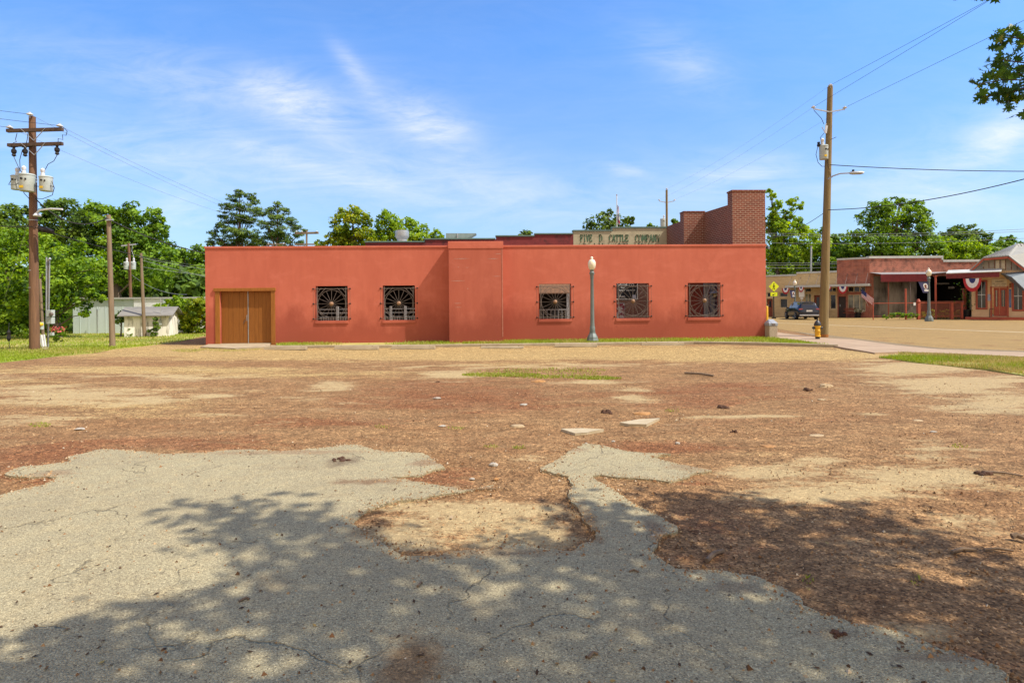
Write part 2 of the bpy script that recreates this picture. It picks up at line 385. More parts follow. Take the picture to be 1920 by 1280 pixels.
TAN = [(960, 662, 900, 13, 1.0), (260, 694, 330, 7, .9), (40, 716, 130, 8, .6), (1400, 668, 280, 10, .9), (330, 655, 230, 9, .9), (960, 684, 160, 7, .6), (1560, 662, 200, 10, .8), (560, 702, 90, 6, .5), (100, 690, 160, 9, .6), (850, 970, 220, 40, .5), (1500, 960, 420, 45, .3), (180, 755, 280, 40, .55), (520, 700, 380, 10, .6), (1680, 920, 300, 40, .45), (1500, 850, 300, 25, .3), (700, 810, 300, 16, .3), (1150, 725, 120, 10, .4), (1780, 800, 200, 24, .35)]
def zone(px, py, L):
    z = np.zeros_like(px)
    for cx, cy, rx, ry, w in L:
        z = np.maximum(z, w*np.exp(-.6*(((px-cx)/rx)**2+((py-cy)/ry)**2)))
    return z
def axis(lo, hi, step, far):
    a = list(np.arange(lo, hi+1e-6, step)); s = step; x = hi
    while x < far: s *= 1.6; x += s; a.append(x)
    s = step; x = lo
    while x > -far: s *= 1.6; x -= s; a.insert(0, x)
    return np.array(a)
gx = axis(-24, 20, .13, 900); gy = axis(1.5, 25, .1, 1200)
X, Y = np.meshgrid(gx, gy)
Yc = np.maximum(Y, 1.0)
aa = X/Yc; bb = -H/Yc
px = CX+(aa*cr-bb*sr)*F; py = HY-(aa*sr+bb*cr)*F
vis = (Y > 1.2)
inlot = (np.abs(X) < 25) & (Y < 24.3)
Z = np.where(inlot, .012*np.sin(X*1.7+np.sin(Y*1.3)*2)*np.sin(Y*2.1+np.sin(X*.9)*1.5)-.004, 0)
V = np.stack([X, Y, Z], -1).reshape(-1, 3)
nx, ny = len(gx), len(gy)
ii = np.arange(nx*ny).reshape(ny, nx)
Q = np.stack([ii[:-1, :-1], ii[:-1, 1:], ii[1:, 1:], ii[1:, :-1]], -1).reshape(-1, 4)
me = bpy.data.meshes.new('ground'); me.vertices.add(len(V)); me.vertices.foreach_set('co', V.astype(np.float32).ravel())
me.loops.add(Q.size); me.loops.foreach_set('vertex_index', Q.astype(np.int32).ravel())
me.polygons.add(len(Q)); me.polygons.foreach_set('loop_start', (np.arange(len(Q))*4).astype(np.int32))
for nm, L in (('zp', PALE), ('zr', RED), ('zt', TAN)):
    at = me.attributes.new(nm, 'FLOAT', 'POINT'); at.data.foreach_set('value', np.where(vis, zone(px, py, L), .3).astype(np.float32).ravel())
me.update(calc_edges=True); me.polygons.foreach_set('use_smooth', [True]*len(Q)); me.materials.append(ground_material())
gr = bpy.data.objects.new('ground', me); COL.objects.link(gr)
tag(gr, 'rust brown dirt and gravel lot with pale sandy patches', 'ground', kind='structure')
# ---- broken asphalt
def asphalt_material(name, light, dark, sand, scale=85, tint=None, crackk=1.0, sandw=.55, pockets=()):
    m, nt, b = newmat(name); co = objco(nt)
    n1 = noise(nt, co, .9, 7, .6); n2 = noise(nt, co, 6, 6, .6)
    base = ramp(nt, n1, [(.3, dark), (.7, light)])
    base = mixc(nt, mth(nt, 'MULTIPLY', ramp(nt, n2, [(.45, (0, 0, 0)), (.8, (1, 1, 1))]), sandw), base, sand)
    c, d = gravel_color(nt, co, base, scale, .62)
    w = mapv(nt, co, (1, 1, 1)); vd = nt.nodes.new('ShaderNodeVectorMath'); vd.operation = 'ADD'
    nn = nt.nodes.new('ShaderNodeTexNoise'); nn.inputs['Scale'].default_value = 2.2; nn.inputs['Detail'].default_value = 6; nt.links.new(co, nn.inputs['Vector'])
    sc = nt.nodes.new('ShaderNodeVectorMath'); sc.operation = 'SCALE'; sc.inputs['Scale'].default_value = .9; nt.links.new(nn.outputs['Color'], sc.inputs[0])
    nt.links.new(co, vd.inputs[0]); nt.links.new(sc.outputs[0], vd.inputs[1])
    vo = nt.nodes.new('ShaderNodeTexVoronoi'); vo.feature = 'DISTANCE_TO_EDGE'; vo.inputs['Scale'].default_value = .55; nt.links.new(vd.outputs[0], vo.inputs['Vector'])
    ck = ramp(nt, vo.outputs['Distance'], [(.0, (1, 1, 1)), (.0075, (0, 0, 0))])
    gate = ramp(nt, noise(nt, co, 1.1, 4), [(.44, (0, 0, 0)), (.54, (1, 1, 1))])
    ckm = mth(nt, 'MULTIPLY', mth(nt, 'MULTIPLY', ck, gate), crackk)
    c = mixc(nt, mth(nt, 'MULTIPLY', ckm, .5), c, (.05, .038, .026))
    for wx, wy, rx, ry, amt, dc in pockets:      # dirt lying in worn pockets of the sheet
        mp = nt.nodes.new('ShaderNodeVectorMath'); mp.operation = 'SUBTRACT'; nt.links.new(co, mp.inputs[0]); mp.inputs[1].default_value = (wx, wy, 0)
        ms_ = nt.nodes.new('ShaderNodeVectorMath'); ms_.operation = 'MULTIPLY'; nt.links.new(mp.outputs[0], ms_.inputs[0]); ms_.inputs[1].default_value = (1/rx, 1/ry, 0)
        ln = nt.nodes.new('ShaderNodeVectorMath'); ln.operation = 'LENGTH'; nt.links.new(ms_.outputs[0], ln.inputs[0])
        dd = mth(nt, 'ADD', ln.outputs['Value'], mth(nt, 'MULTIPLY', mth(nt, 'SUBTRACT', noise(nt, co, 5, 8, .72), .5), 2.2))
        pk = ramp(nt, dd, [(.35, (1, 1, 1)), (1.0, (0, 0, 0))]); dcc, _ = gravel_color(nt, co, mixc(nt, n2, dc, tuple(x*.6 for x in dc)), 110, .6)
        c = mixc(nt, mth(nt, 'MULTIPLY', pk, amt), c, dcc)
    # dark debris specks
    sp_ = ramp(nt, noise(nt, co, 44, 3, .55), [(.635, (0, 0, 0)), (.69, (1, 1, 1))])
    c = mixc(nt, mth(nt, 'MULTIPLY', sp_, .65), c, (.06, .04, .028))
    bl = ramp(nt, noise(nt, mapv(nt, co, (.7, 1.3, 1), (0, 0, 0), (3, 8, 0)), 1.7, 9, .72, .5), [(.56, (0, 0, 0)), (.7, (1, 1, 1))]); c = mixc(nt, mth(nt, 'MULTIPLY', bl, .3), c, (.16, .11, .065))
    nt.links.new(c, b.inputs['Base Color']); b.inputs['Roughness'].default_value = .92; b.inputs['Specular IOR Level'].default_value = .2
    hh = mth(nt, 'SUBTRACT', mth(nt, 'ADD', mth(nt, 'MULTIPLY', d, -.5), mth(nt, 'MULTIPLY', n2, .5)), mth(nt, 'MULTIPLY', ckm, 1.5))
    bump(nt, b, hh, .6, .018)
    return m
PKT = []
for x_, y_, rx_, ry_, am, dc in ((775, 1250, 95, 66, .95, (.30, .19, .09)), (640, 868, 40, 12, .7, (.16, .11, .07)), (690, 905, 90, 7, .8, (.24, .14, .075)), (690, 1000, 50, 16, .8, (.36, .26, .13)), (900, 1040, 190, 12, .75, (.36, .25, .13)), (1105, 985, 22, 50, .75, (.28, .18, .09)),
                                 (900, 917, 70, 6, .8, (.25, .15, .08)), (1230, 1000, 24, 30, .55, (.24, .14, .08)), (1300, 878, 60, 9, .55, (.30, .19, .1)), (100, 890, 50, 8, .5, (.3, .17, .09)), (540, 850, 200, 5, .5, (.3, .17, .09)), (1560, 1192, 60, 16, .4, (.16, .11, .07)), (1400, 1105, 90, 14, .45, (.22, .14, .08)), (1750, 1238, 120, 14, .5, (.22, .14, .08)), (800, 870, 40, 8, .6, (.28, .16, .09)), (510, 1095, 60, 20, .25, (.3, .2, .1)), (1080, 845, 30, 6, .5, (.28, .16, .09))):
    g_ = G(x_, y_); PKT.append((g_.x, g_.y, rx_*g_.y/F, abs(G(x_, y_-ry_).y-G(x_, y_+ry_).y)/2, am, dc))
M_ASPH = asphalt_material('weathered_asphalt', A_LIGHT, A_DARK, A_SAND, 150, pockets=PKT)
M_ROAD = asphalt_material('tan_chip_seal', D_ROAD, tuple(x*.8 for x in D_ROAD), tuple(x*.9 for x in D_ROAD), 60, None, .3)
M_CONC = pm('pale_concrete', (.40, .33, .22), (.29, .23, .15), 3, .9, bs=.2, bscale=40)
M_WALK = pm('pinkish_concrete', (.40, .29, .19), (.31, .22, .14), 1.2, .9, bs=.15, bscale=40)
def rough_outline(P, step=.12, amp=.05):
    out = []; n = len(P)
    for i in range(n):
        a, b = Vector(P[i][:2]), Vector(P[(i+1) % n][:2]); L = (b-a).length
        if L > 6: out.append(a); continue
        k = max(1, int(L/step)); nr = Vector((-(b-a).y, (b-a).x)).normalized()
        for j in range(k):
            p = a.lerp(b, j/k)
            w = amp*(math.sin(p.x*5.1+p.y*3.7)*.5+math.sin(p.x*13+1.3*p.y*9)*.35+random.uniform(-.5, .5)*.7)
            out.append(p+nr*w)
    return out
BIG = [(0, 932), (70, 912), (95, 900), (60, 895), (22, 889), (45, 880), (120, 868), (126, 858), (185, 843), (230, 845), (290, 851), (400, 847), (520, 845), (620, 840), (660, 839), (730, 847), (806, 849), (815, 866), (838, 881), (790, 890), (730, 897),
       (800, 910), (870, 912), (928, 911), (930, 919), (850, 925), (760, 934), (700, 955), (662, 985), (690, 1012), (760, 1032), (900, 1030), (1060, 1034), (1098, 1010), (1097, 965), (1072, 915), (1062, 897), (1020, 884), (1017, 876), (1040, 862), (1078, 851), (1092, 833),
       (1130, 834), (1180, 846), (1252, 851), (1225, 860), (1275, 868), (1340, 885), (1320, 893), (1255, 905), (1200, 896), (1130, 893), (1140, 905), (1175, 932), (1240, 968), (1248, 990), (1215, 1012), (1222, 1035), (1270, 1062), (1340, 1078), (1400, 1090), (1470, 1125), (1500, 1145),
       (1600, 1180), (1690, 1205), (1760, 1232), (1830, 1258), (1890, 1290)]
P = [G(*p) for p in BIG]
P = rough_outline(rough_outline(P, .28, .10), .05, .042)
P += [Vector((3.2, 1.2)), Vector((3.6, -6)), Vector((-9, -6)), Vector((-9, 4.2))]
slab = MB(); slab.plan([(p.x, p.y) for p in P], -.05, .014)
o = slab.build('asphalt', M_ASPH); tag(o, 'pale cracked remains of an asphalt sheet with broken edges in front', 'asphalt', kind='structure')
# ---- road, sidewalk, kerb
def sheet(name, P, z, mat, label, cat='ground', t=None):
    mb = MB(); mb.plan([(p[0], p[1]) for p in P], z-(t or .05), z); o = mb.build(name, mat)
    return tag(o, label, cat, kind='structure')
near = [G(1432, 612), G(1500, 624), G(1600, 636), G(1680, 646), G(1760, 655), G(1925, 661)]
road_poly = [(p.x, p.y) for p in near]+[(24, 12), (60, 12), (75, 24), (62, 70), (10, 82), (11.8, 60)]
sheet('road', road_poly, .006, M_ROAD, 'tan chip sealed street running past the shops', 'road')
M_GREYROAD = asphalt_material('grey_chip_seal', (.25, .19, .11), (.2, .15, .085), (.23, .18, .10), 60, None, .2)
bandp = [G(1440, 604), G(1640, 612), G(1925, 621), G(1925, 626), G(1640, 618), G(1440, 609)]
M_LINE = pm('faded_line_paint', (.5, .42, .27), D_ROAD, 8, .8)
sheet('road_marking', [(p.x, p.y) for p in [G(1440, 604.6), G(1560, 609.5), G(1700, 615), G(1925, 623), G(1925, 624), G(1700, 615.8), G(1560, 610.1), G(1440, 605)]], .011, M_LINE, 'faint pale line across the tan street', 'road marking', .006)
edge = [G(1545, 634), G(1600, 638), G(1680, 649), G(1760, 657), G(1925, 663)]
sheet('gutter', [(p.x, p.y) for p in [G(1490, 622), G(1600, 634), G(1680, 644), G(1760, 652.5), G(1925, 658)]]+[(p.x, p.y) for p in edge[::-1]], .012, M_GREYROAD, 'grey gutter strip along the near edge of the street', 'road', .01)
walk = [G(1437, 622), G(1490, 629), G(1545, 635.5), G(1600, 638.5), G(1680, 649.5), G(1760, 657.5), G(1925, 663.5), G(1925, 672), G(1800, 666), G(1690, 662), G(1640, 664), G(1575, 653), G(1500, 640), G(1437, 634)]
sheet('sidewalk', [(p.x, p.y) for p in walk], .05, M_WALK, 'pinkish concrete sidewalk curving past the hydrant', 'sidewalk', .1)
kerb = MB(); kp = [G(500, 652.5), G(700, 651.5), G(900, 649.5), G(1100, 647), G(1300, 644.5), G(1430, 646.5), G(1572, 651)]
for a, b in zip(kp[:-1], kp[1:]): kerb.bar((a.x, a.y, .03), (b.x, b.y, .03), .16, .14)
tag(kerb.build('kerb', M_CONC, bevel=.02), 'low concrete kerb edging the grass in front of the red wall', 'kerb', kind='structure')
o = MB().plan([(p.x, p.y) for p in [G(376, 652), G(398, 645), G(508, 643), G(505, 652), G(440, 655)]], -.02, .045).build('door_apron', M_CONC, bevel=.01)
tag(o, 'worn concrete apron in front of the brown double doors', 'pavement', kind='structure')
# ---- lawns (soil sheets that carry the blades)
M_LAWN = pm('lawn_soil', (.20, .24, .035), (.38, .32, .10), .35, .95, lo=.42, hi=.58)
LAWN_L = [(-22, 14.9)]+[(p.x, p.y) for p in [G(0, 680), G(60, 674), G(110, 667), G(170, 663), G(215, 654.5), G(290, 647.5), G(340, 640), G(384, 630)]]+[(-13.5, 36), (-15, 60), (-70, 60), (-70, 15)]
sheet('lawn', LAWN_L, .012, M_LAWN, 'mown lawn with dry streaks on the left', 'lawn')
LAWN_R = [G(1648, 671), G(1690, 664), G(1800, 668), G(1925, 674), G(1925, 706), G(1850, 693), G(1740, 683)]
LAWN_R = [(p.x, p.y) for p in LAWN_R]
sheet('verge', LAWN_R, .02, M_LAWN, 'small grass verge beside the sidewalk on the right', 'lawn')
STRIP = [(p.x, p.y) for p in [G(520, 650), G(700, 649), G(900, 647), G(1100, 645), G(1290, 643), G(1430, 645), G(1558, 649), G(1500, 641), G(1437, 633.5), G(1290, 633), G(1100, 636), G(943, 640), G(842, 641), G(600, 642.5), G(516, 643)]]
sheet('grass_strip', STRIP, .02, M_LAWN, 'narrow soil strip under the grass along the red wall', 'lawn')
def pts_in(P, n):
    xs = [p[0] for p in P]; ys = [p[1] for p in P]; out = np.zeros((0, 2))
    while len(out) < n:
        q = np.stack([RNG.uniform(min(xs), max(xs), n*2), RNG.uniform(min(ys), max(ys), n*2)], 1)
        out = np.concatenate([out, q[inpoly(q[:, 0], q[:, 1], P)]])
    return out[:n]
def blades(name, pts, h, w, mat, label, z=.01, lv=None):
    n = len(pts); a = RNG.uniform(0, 2*np.pi, n); hh = h*RNG.uniform(.4, 1.3, n); ww = w*RNG.uniform(.6, 1.3, n)
    dx, dy = np.cos(a)*ww, np.sin(a)*ww; lx, ly = RNG.normal(0, .35, n)*hh, RNG.normal(0, .35, n)*hh
    b = np.stack([pts[:, 0], pts[:, 1], np.full(n, z)], 1)
    V = np.stack([b+np.stack([dx, dy, 0*a], 1), b-np.stack([dx, dy, 0*a], 1), b+np.stack([lx, ly, hh], 1)], 1).reshape(-1, 3)
    if lv is None: lv = RNG.uniform(0, 1, n)
    o = fastmesh(name, V, 3, lv, mat); return tag(o, label, 'grass', kind='stuff')
M_GRASS = leafmat('grass_blades', [(0, (.46, .36, .13)), (.25, (.36, .34, .08)), (.55, (.22, .28, .025)), (1, (.30, .38, .035))], .3)
def patchy(p, sc=.5): return np.clip(.5+.35*np.sin(p[:, 0]*sc+np.sin(p[:, 1]*sc*1.7)*2)+RNG.normal(0, .22, len(p)), 0, 1)
nearlawn = [(-24, 15.2)]+[(x, y+.1) for x, y in LAWN_L[1:-4]]+[(-13.2, 33), (-14, 45), (-42, 45), (-42, 20)]
q = pts_in(nearlawn, 60000); q2 = pts_in([p for p in nearlawn if p[1] < 26]+[(-26, 26)], 25000)
q = np.concatenate([q, q2])
dry = np.clip(.62+.3*np.sin(q[:, 1]*1.1+np.sin(q[:, 0]*.35)*1.6)+RNG.normal(0, .2, len(q)), 0, 1)
blades('lawn_grass', q, .075, .018, M_GRASS, 'short green lawn grass around the utility poles on the left', .012, dry)
q = pts_in(LAWN_R, 15000); q = q[np.sin(q[:, 0]*2.1+np.sin(q[:, 1]*1.7))+np.sin(q[:, 1]*2.9+1)+RNG.normal(0, .6, len(q)) > -1.0]; blades('verge_grass', q, .085, .011, M_GRASS, 'taller green grass on the verge by the sidewalk at right', .02, patchy(q, .9)-.12)
q = pts_in(STRIP, 30000); q = q[(np.sin(q[:, 0]*1.3)+np.sin(q[:, 0]*.47+1)+RNG.normal(0, .8, len(q))) > np.where(q[:, 0] < -2, .2, -1.6)]
blades('wall_grass', q, .10, .013, M_GRASS, 'green grass strip along the foot of the red wall', .02, np.clip(.55+.2*np.sin(q[:, 0]*1.9)+RNG.normal(0, .25, len(q)), 0, 1))
def ell(cx, cy, rx, ry, n):
    t = RNG.uniform(0, 2*np.pi, n); r = np.sqrt(RNG.uniform(0, 1, n))
    return np.array([G(cx+rx*math.cos(k)*s, cy+ry*math.sin(k)*s)[:2] for k, s in zip(t, r)])
q = np.concatenate([ell(940, 703, 75, 3.5, 1700), ell(1060, 707, 90, 3, 700), ell(1120, 709.5, 45, 2.2, 900), ell(1030, 694, 110, 4, 400), ell(1000, 700, 130, 7, 500)])
blades('lot_grass', q, .04, .012, M_GRASS, 'low patch of green grass growing in the middle of the dirt lot', 0, np.clip(RNG.normal(.5, .28, len(q)), 0, 1))
q = np.concatenate([ell(75, 797, 22, 4, 140), ell(715, 800, 16, 4, 50), ell(855, 803, 16, 3, 40), ell(920, 838, 16, 3, 45), ell(974, 840, 12, 3, 70), ell(1260, 770, 14, 4, 40), ell(1515, 1095, 20, 14, 16), ell(1718, 1092, 10, 8, 14), ell(1800, 836, 18, 5, 30), ell(430, 655, 60, 4, 1500), ell(350, 657, 30, 3, 800)])
blades('weeds', q, .03, .006, M_GRASS, 'sparse tiny weeds scattered over the dirt lot', 0, np.clip(RNG.normal(.45, .25, len(q)), 0, 1))
# ---- loose gravel close to the camera
n = 16000
yy_ = 2.2+RNG.uniform(0, 1, n)**1.5*9; xx_ = RNG.uniform(-1, 1, n)*(yy_*1.02+.4)
dirt = ~inpoly(xx_, yy_, [(p.x, p.y) for p in P])
keep = dirt | (RNG.uniform(0, 1, n) < .12); xx_, yy_, dirt = xx_[keep], yy_[keep], dirt[keep]; n = len(xx_)
s = np.exp(RNG.normal(-5.0, .4, n)); s = np.clip(s, .003, .02)
eP = np.array([(p.x, p.y) for p in P[:-4]]); ne = 7000; ei = RNG.integers(0, len(eP), ne); ex = eP[ei]+RNG.normal(0, 1, (ne, 2))*np.where(RNG.uniform(0, 1, ne) < .5, .03, .11)[:, None]; ex[:, 1] = np.maximum(ex[:, 1], 1.5)
xx_ = np.concatenate([xx_, ex[:, 0]]); yy_ = np.concatenate([yy_, ex[:, 1]]); dirt = np.concatenate([dirt, ~inpoly(ex[:, 0], ex[:, 1], [(p.x, p.y) for p in P])]); s = np.concatenate([s, np.clip(np.exp(RNG.normal(-5.3, .5, ne)), .002, .018)]); n = len(xx_)
c = np.stack([xx_, yy_, np.where(dirt, .002, .015)+s*.2], 1)
tet = np.array([[1, 0, -.3], [-.5, .87, -.3], [-.5, -.87, -.3], [.1, .1, .7]]); rot = RNG.uniform(0, 6.28, n)
cs, sn = np.cos(rot), np.sin(rot)
tv = np.stack([np.stack([cs*t[0]-sn*t[1], sn*t[0]+cs*t[1], np.full(n, t[2])], 1) for t in tet], 1)*s[:, None, None]*RNG.uniform(.7, 1.3, (n, 4, 1))+c[:, None, :]
V = np.concatenate([tv[:, [0, 1, 3]].reshape(-1, 3), tv[:, [1, 2, 3]].reshape(-1, 3), tv[:, [2, 0, 3]].reshape(-1, 3)])
lv = RNG.uniform(0, 1, n); lv[-ne:] = RNG.uniform(.3, 1, ne); lv = np.tile(lv, 3)
M_GRAV = attrmat('loose_gravel', [(0, (.07, .04, .02)), (.35, (.2, .095, .04)), (.7, (.34, .2, .09)), (.92, (.42, .3, .17)), (1, (.55, .46, .33))])
tag(fastmesh('gravel', V, 3, lv, M_GRAV), 'loose brown and pale gravel scattered over the foreground', 'gravel', kind='stuff')
# ---- stones, slabs, clods, sticks
def stone(mb, c, rx, ry, rz, n=9, seed=0):
    rnd = random.Random(seed); vs = []; c = Vector(c)
    rings = [(1.0, -.3), (1.05, .25), (.75, .75), (.25, 1.0)]
    for k, z in rings:
        for j in range(n):
            a = 2*math.pi*j/n; q = k*rnd.uniform(.72, 1.15); vs.append(c+Vector((rx*q*math.cos(a), ry*q*math.sin(a), rz*z*rnd.uniform(.8, 1.1))))
    fs = [(i*n+j, i*n+(j+1) % n, (i+1)*n+(j+1) % n, (i+1)*n+j) for i in range(3) for j in range(n)]+[tuple(3*n+j for j in range(n))]
    return mb.add(vs, fs)
n = 1300; lc_ = np.stack([RNG.uniform(-1, 1, n)*9, 2.3+RNG.uniform(0, 1, n)**1.4*13, np.full(n, .02)], 1); lc_[:, 0] *= np.clip(lc_[:, 1]/8, .45, 1.3)
M_LITTER = attrmat('dead_leaf', [(0, (.05, .03, .018)), (.6, (.13, .07, .03)), (.95, (.25, .14, .05)), (1, (.4, .28, .08))])
tag(fastmesh('leaf_litter', leaf_cards(lc_, unit(RNG.normal(0, .22, (n, 3))+np.array([0, 0, 1])), .028, .5), 4, RNG.uniform(0, 1, n), M_LITTER), 'dead brown leaf scraps and bark bits scattered over the lot', 'leaf litter', kind='stuff')
M_STONE = pm('tan_stone', (.45, .34, .2), (.34, .24, .13), 9, .9, bs=.4, bscale=30)
M_STONE2 = pm('grey_stone', (.42, .38, .32), (.3, .26, .2), 9, .9, bs=.4, bscale=30)
M_CLOD = pm('dark_soil', (.10, .05, .028), (.06, .03, .018), 14, .95, bs=.6, bscale=40)
M_ORANGE = pm('orange_stone', (.42, .22, .08), (.3, .15, .06), 9, .9, bs=.4, bscale=30)
ST = [('rock', 925, 868, 8, 5, M_STONE2, 'pale rounded rock in the dirt gap between the two asphalt lobes'), ('rock', 1548, 721, 13, 6, M_STONE, 'tan chunk of rock alone on the right of the dirt lot'), ('rock', 970, 797, 14, 4, M_STONE, 'flat tan rock left of the two pale concrete slabs'),
      ('rock', 1010, 713, 14, 4, M_ORANGE, 'orange rubble lump in front of the grass patch'), ('rock', 885, 896, 5, 3, M_STONE2, 'small pale stone between the asphalt edges'), ('rock', 930, 896, 6, 3.5, M_ORANGE, 'small orange stone in the dirt gap of the asphalt'), ('rock', 1099, 830, 3, 2.5, M_STONE2, 'tiny white pebble above the tip of the right asphalt lobe'),
      ('rock', 1270, 829, 5, 3.5, M_STONE2, 'pale stone beside the orange dirt right of the asphalt lobe'), ('rock', 1150, 826, 4, 3, M_STONE2, 'small grey pebble below the pale concrete slabs'), ('rock', 1375, 771, 0, 0, None, ''), ('rock', 1440, 835, 14, 3, M_ORANGE, 'thin orange stone flake in the gravel on the right'), ('rock', 1530, 815, 15, 3, M_STONE, 'long tan stone flake in the gravel on the right'),
      ('rock', 820, 745, 8, 2.5, M_STONE2, 'pale flat stone on the red dirt left of centre'), ('rock', 982, 757, 8, 2.5, M_STONE2, 'pale flat stone near the middle of the red dirt'), ('rock', 830, 797, 7, 2, M_STONE2, 'pale thin stone left of the flat tan rock'), ('rock', 1750, 808, 6, 2, M_STONE2, 'small white stone at the far right of the gravel'),
      ('rock', 1540, 748, 8, 2, M_STONE, 'small tan stone behind the gravel on the right'), ('rock', 1205, 773, 18, 4, M_ORANGE, 'orange rubble just behind the larger concrete slab'), ('rock', 1720, 787, 10, 2.5, M_STONE, 'long low tan stone far right in the gravel'), ('rock', 150, 802, 9, 3, M_STONE2, 'pale low stone left of the lot above the asphalt'), ('rock', 1225, 1006, 4, 2.5, M_STONE2, 'tiny stone on the edge of the asphalt by the tree shade'),
      ('dirt_clod', 1137, 770, 18, 6, M_CLOD, 'dark dirt clod behind the pale concrete slabs'), ('dirt_clod', 1355, 761, 21, 5, M_CLOD, 'wide dark dirt clod on the red dirt right of centre'), ('dirt_clod', 1377, 807, 8, 6, M_CLOD, 'small peaked dark clod right of the slabs'), ('dirt_clod', 1515, 728, 14, 4, M_CLOD, 'dark clod left of the tan chunk of rock'), ('dirt_clod', 820, 715, 7, 2.5, M_CLOD, 'dark clod left of the grass patch'),
      ('dirt_clod', 1000, 1048, 0, 0, None, ''), ('dirt_clod', 640, 862, 20, 4, M_CLOD, 'scatter of dark soil on the pale asphalt'), ('dirt_clod', 1845, 885, 22, 5, M_CLOD, 'heap of dark twigs and soil at the right edge'), ('dirt_clod', 1570, 1190, 22, 6, M_CLOD, 'dark clump of leaves on the shaded asphalt at lower right'),
      ('dirt_clod', 1210, 783, 0, 0, None, '')]
for i, (nm, x, y, rx, ry, mt, lab) in enumerate(ST):
    if not mt: continue
    g = G(x, y+ry*.6); k = g.y/F
    onA = inpoly(np.array([g.x]), np.array([g.y]), [(p.x, p.y) for p in P])[0]
    mb = MB()
    if nm == 'rock': stone(mb, (g.x, g.y, .014 if onA else 0), rx*k, rx*k*.7, ry*k*.9, 9, i)
    else:
        for j in range(11): stone(mb, (g.x+random.gauss(0, rx*k*.3), g.y+random.gauss(0, rx*k*.25), .014 if onA else 0), rx*k*random.uniform(.15, .35), rx*k*random.uniform(.15, .3), ry*k*random.uniform(.35, 1.1), 7, i*20+j)
    tag(mb.build(nm, mt), lab, 'rock' if nm == 'rock' else 'dirt clod', 'rocks lying on the dirt lot' if nm == 'rock' else 'dirt clods lying on the dirt lot')
M_SLAB = pm('tan_slab', (.46, .38, .25), (.38, .3, .18), 5, .9, bs=.3, bscale=30)
for pl, lab in (([(1162, 793), (1200, 787), (1237, 785), (1212, 797), (1180, 796)], 'larger pale triangular concrete slab lying in the dirt'), ([(1052, 805), (1090, 804), (1132, 806), (1100, 812), (1078, 814)], 'pale flat concrete slab nearer the asphalt, left of the larger one')):
    o = MB().plan([(p.x, p.y) for p in [G(*q, .01) for q in pl]], -.02, .022).build('concrete_slab', M_SLAB, bevel=.004); tag(o, lab, 'slab', 'broken concrete slabs')
M_STICK = pm('stick_bark', (.22, .15, .09), (.13, .09, .06), 30, .9)
for (x0, y0, x1, y1, r, lab) in ((1325, 1054, 1356, 1036, .016, 'short bent brown stick in the tree shade'), (1284, 701, 1338, 706, .03, 'thin dark pipe lying flat behind the red dirt'), (1785, 1037, 1830, 1033, .012, 'thin brown stick in the right hand tree shade'), (1845, 1032, 1900, 1034, .009, 'thin dark twig at the right edge of the shade'), (1897, 1009, 1925, 1014, .02, 'dark branch stub at the right edge of the gravel'), (1180, 1076, 1198, 1077, .006, 'tiny dark twig on the shaded asphalt'), (783, 1105, 792, 1099, .008, 'small upright dark twig on the asphalt left of centre'), (448, 1133, 468, 1128, .007, 'dark twig on the asphalt at lower left'), (1103, 1240, 1122, 1233, .008, 'dark twig at the bottom of the shaded asphalt'), (1845, 885, 1918, 893, .01, 'long thin stick across the gravel at right')):
    a, b = G(x0, y0), G(x1, y1); onA = inpoly(np.array([a.x]), np.array([a.y]), [(p.x, p.y) for p in P])[0]; z = r*.8+(.014 if onA else 0)
    mid = a.lerp(b, .55)+Vector((0, .02, 0))
    o = MB().tube([(a.x, a.y, z), (mid.x, mid.y, z+r*.5), (b.x, b.y, z)], [r, r*.95, r*.8], 7, True, .1).build('stick', M_STICK, smooth=True); tag(o, lab, 'stick', 'sticks lying on the ground')
# ---- wheel stops
for i, (x0, x1, y) in enumerate(((497, 575, 655.5), (628, 710, 655), (735, 816, 654.3), (902, 982, 652.5), (1040, 1120, 650), (1202, 1282, 647.2))):
    a, b = G(x0, y), G(x1, y); c = (a+b)/2; L = (b-a).length; an = math.atan2(b.y-a.y, b.x-a.x)
    w = root('wheel_stop', ('concrete wheel stop nearest the brown doors', 'concrete wheel stop below the left grille window', 'concrete wheel stop below the second window from the left', 'low half buried wheel stop in front of the projecting pier', 'concrete wheel stop beside the lamp post', 'concrete wheel stop below the fourth window, rightmost of the row')[i], 'wheel stop', (c.x, c.y, 0), an, 'concrete wheel stops along the lot edge')
    hh = .12 if i != 3 else .07
    mb = MB(); mb.add([(x, yv, z) for x in (-L/2, L/2) for yv, z in ((-.09, 0), (.09, 0), (.06, hh), (-.06, hh))], [(0, 1, 2, 3), (7, 6, 5, 4), (0, 4, 5, 1), (1, 5, 6, 2), (2, 6, 7, 3), (3, 7, 4, 0)])
    mb.build('stop_body', M_CONC, w, bevel=.012)
    for k in (-.6, .6):
        MB().lathe([(.018, hh-.01), (.018, hh+.012), (.01, hh+.015)], 8, (k, 0, 0)).build('anchor_pin', M_CLOD, w)
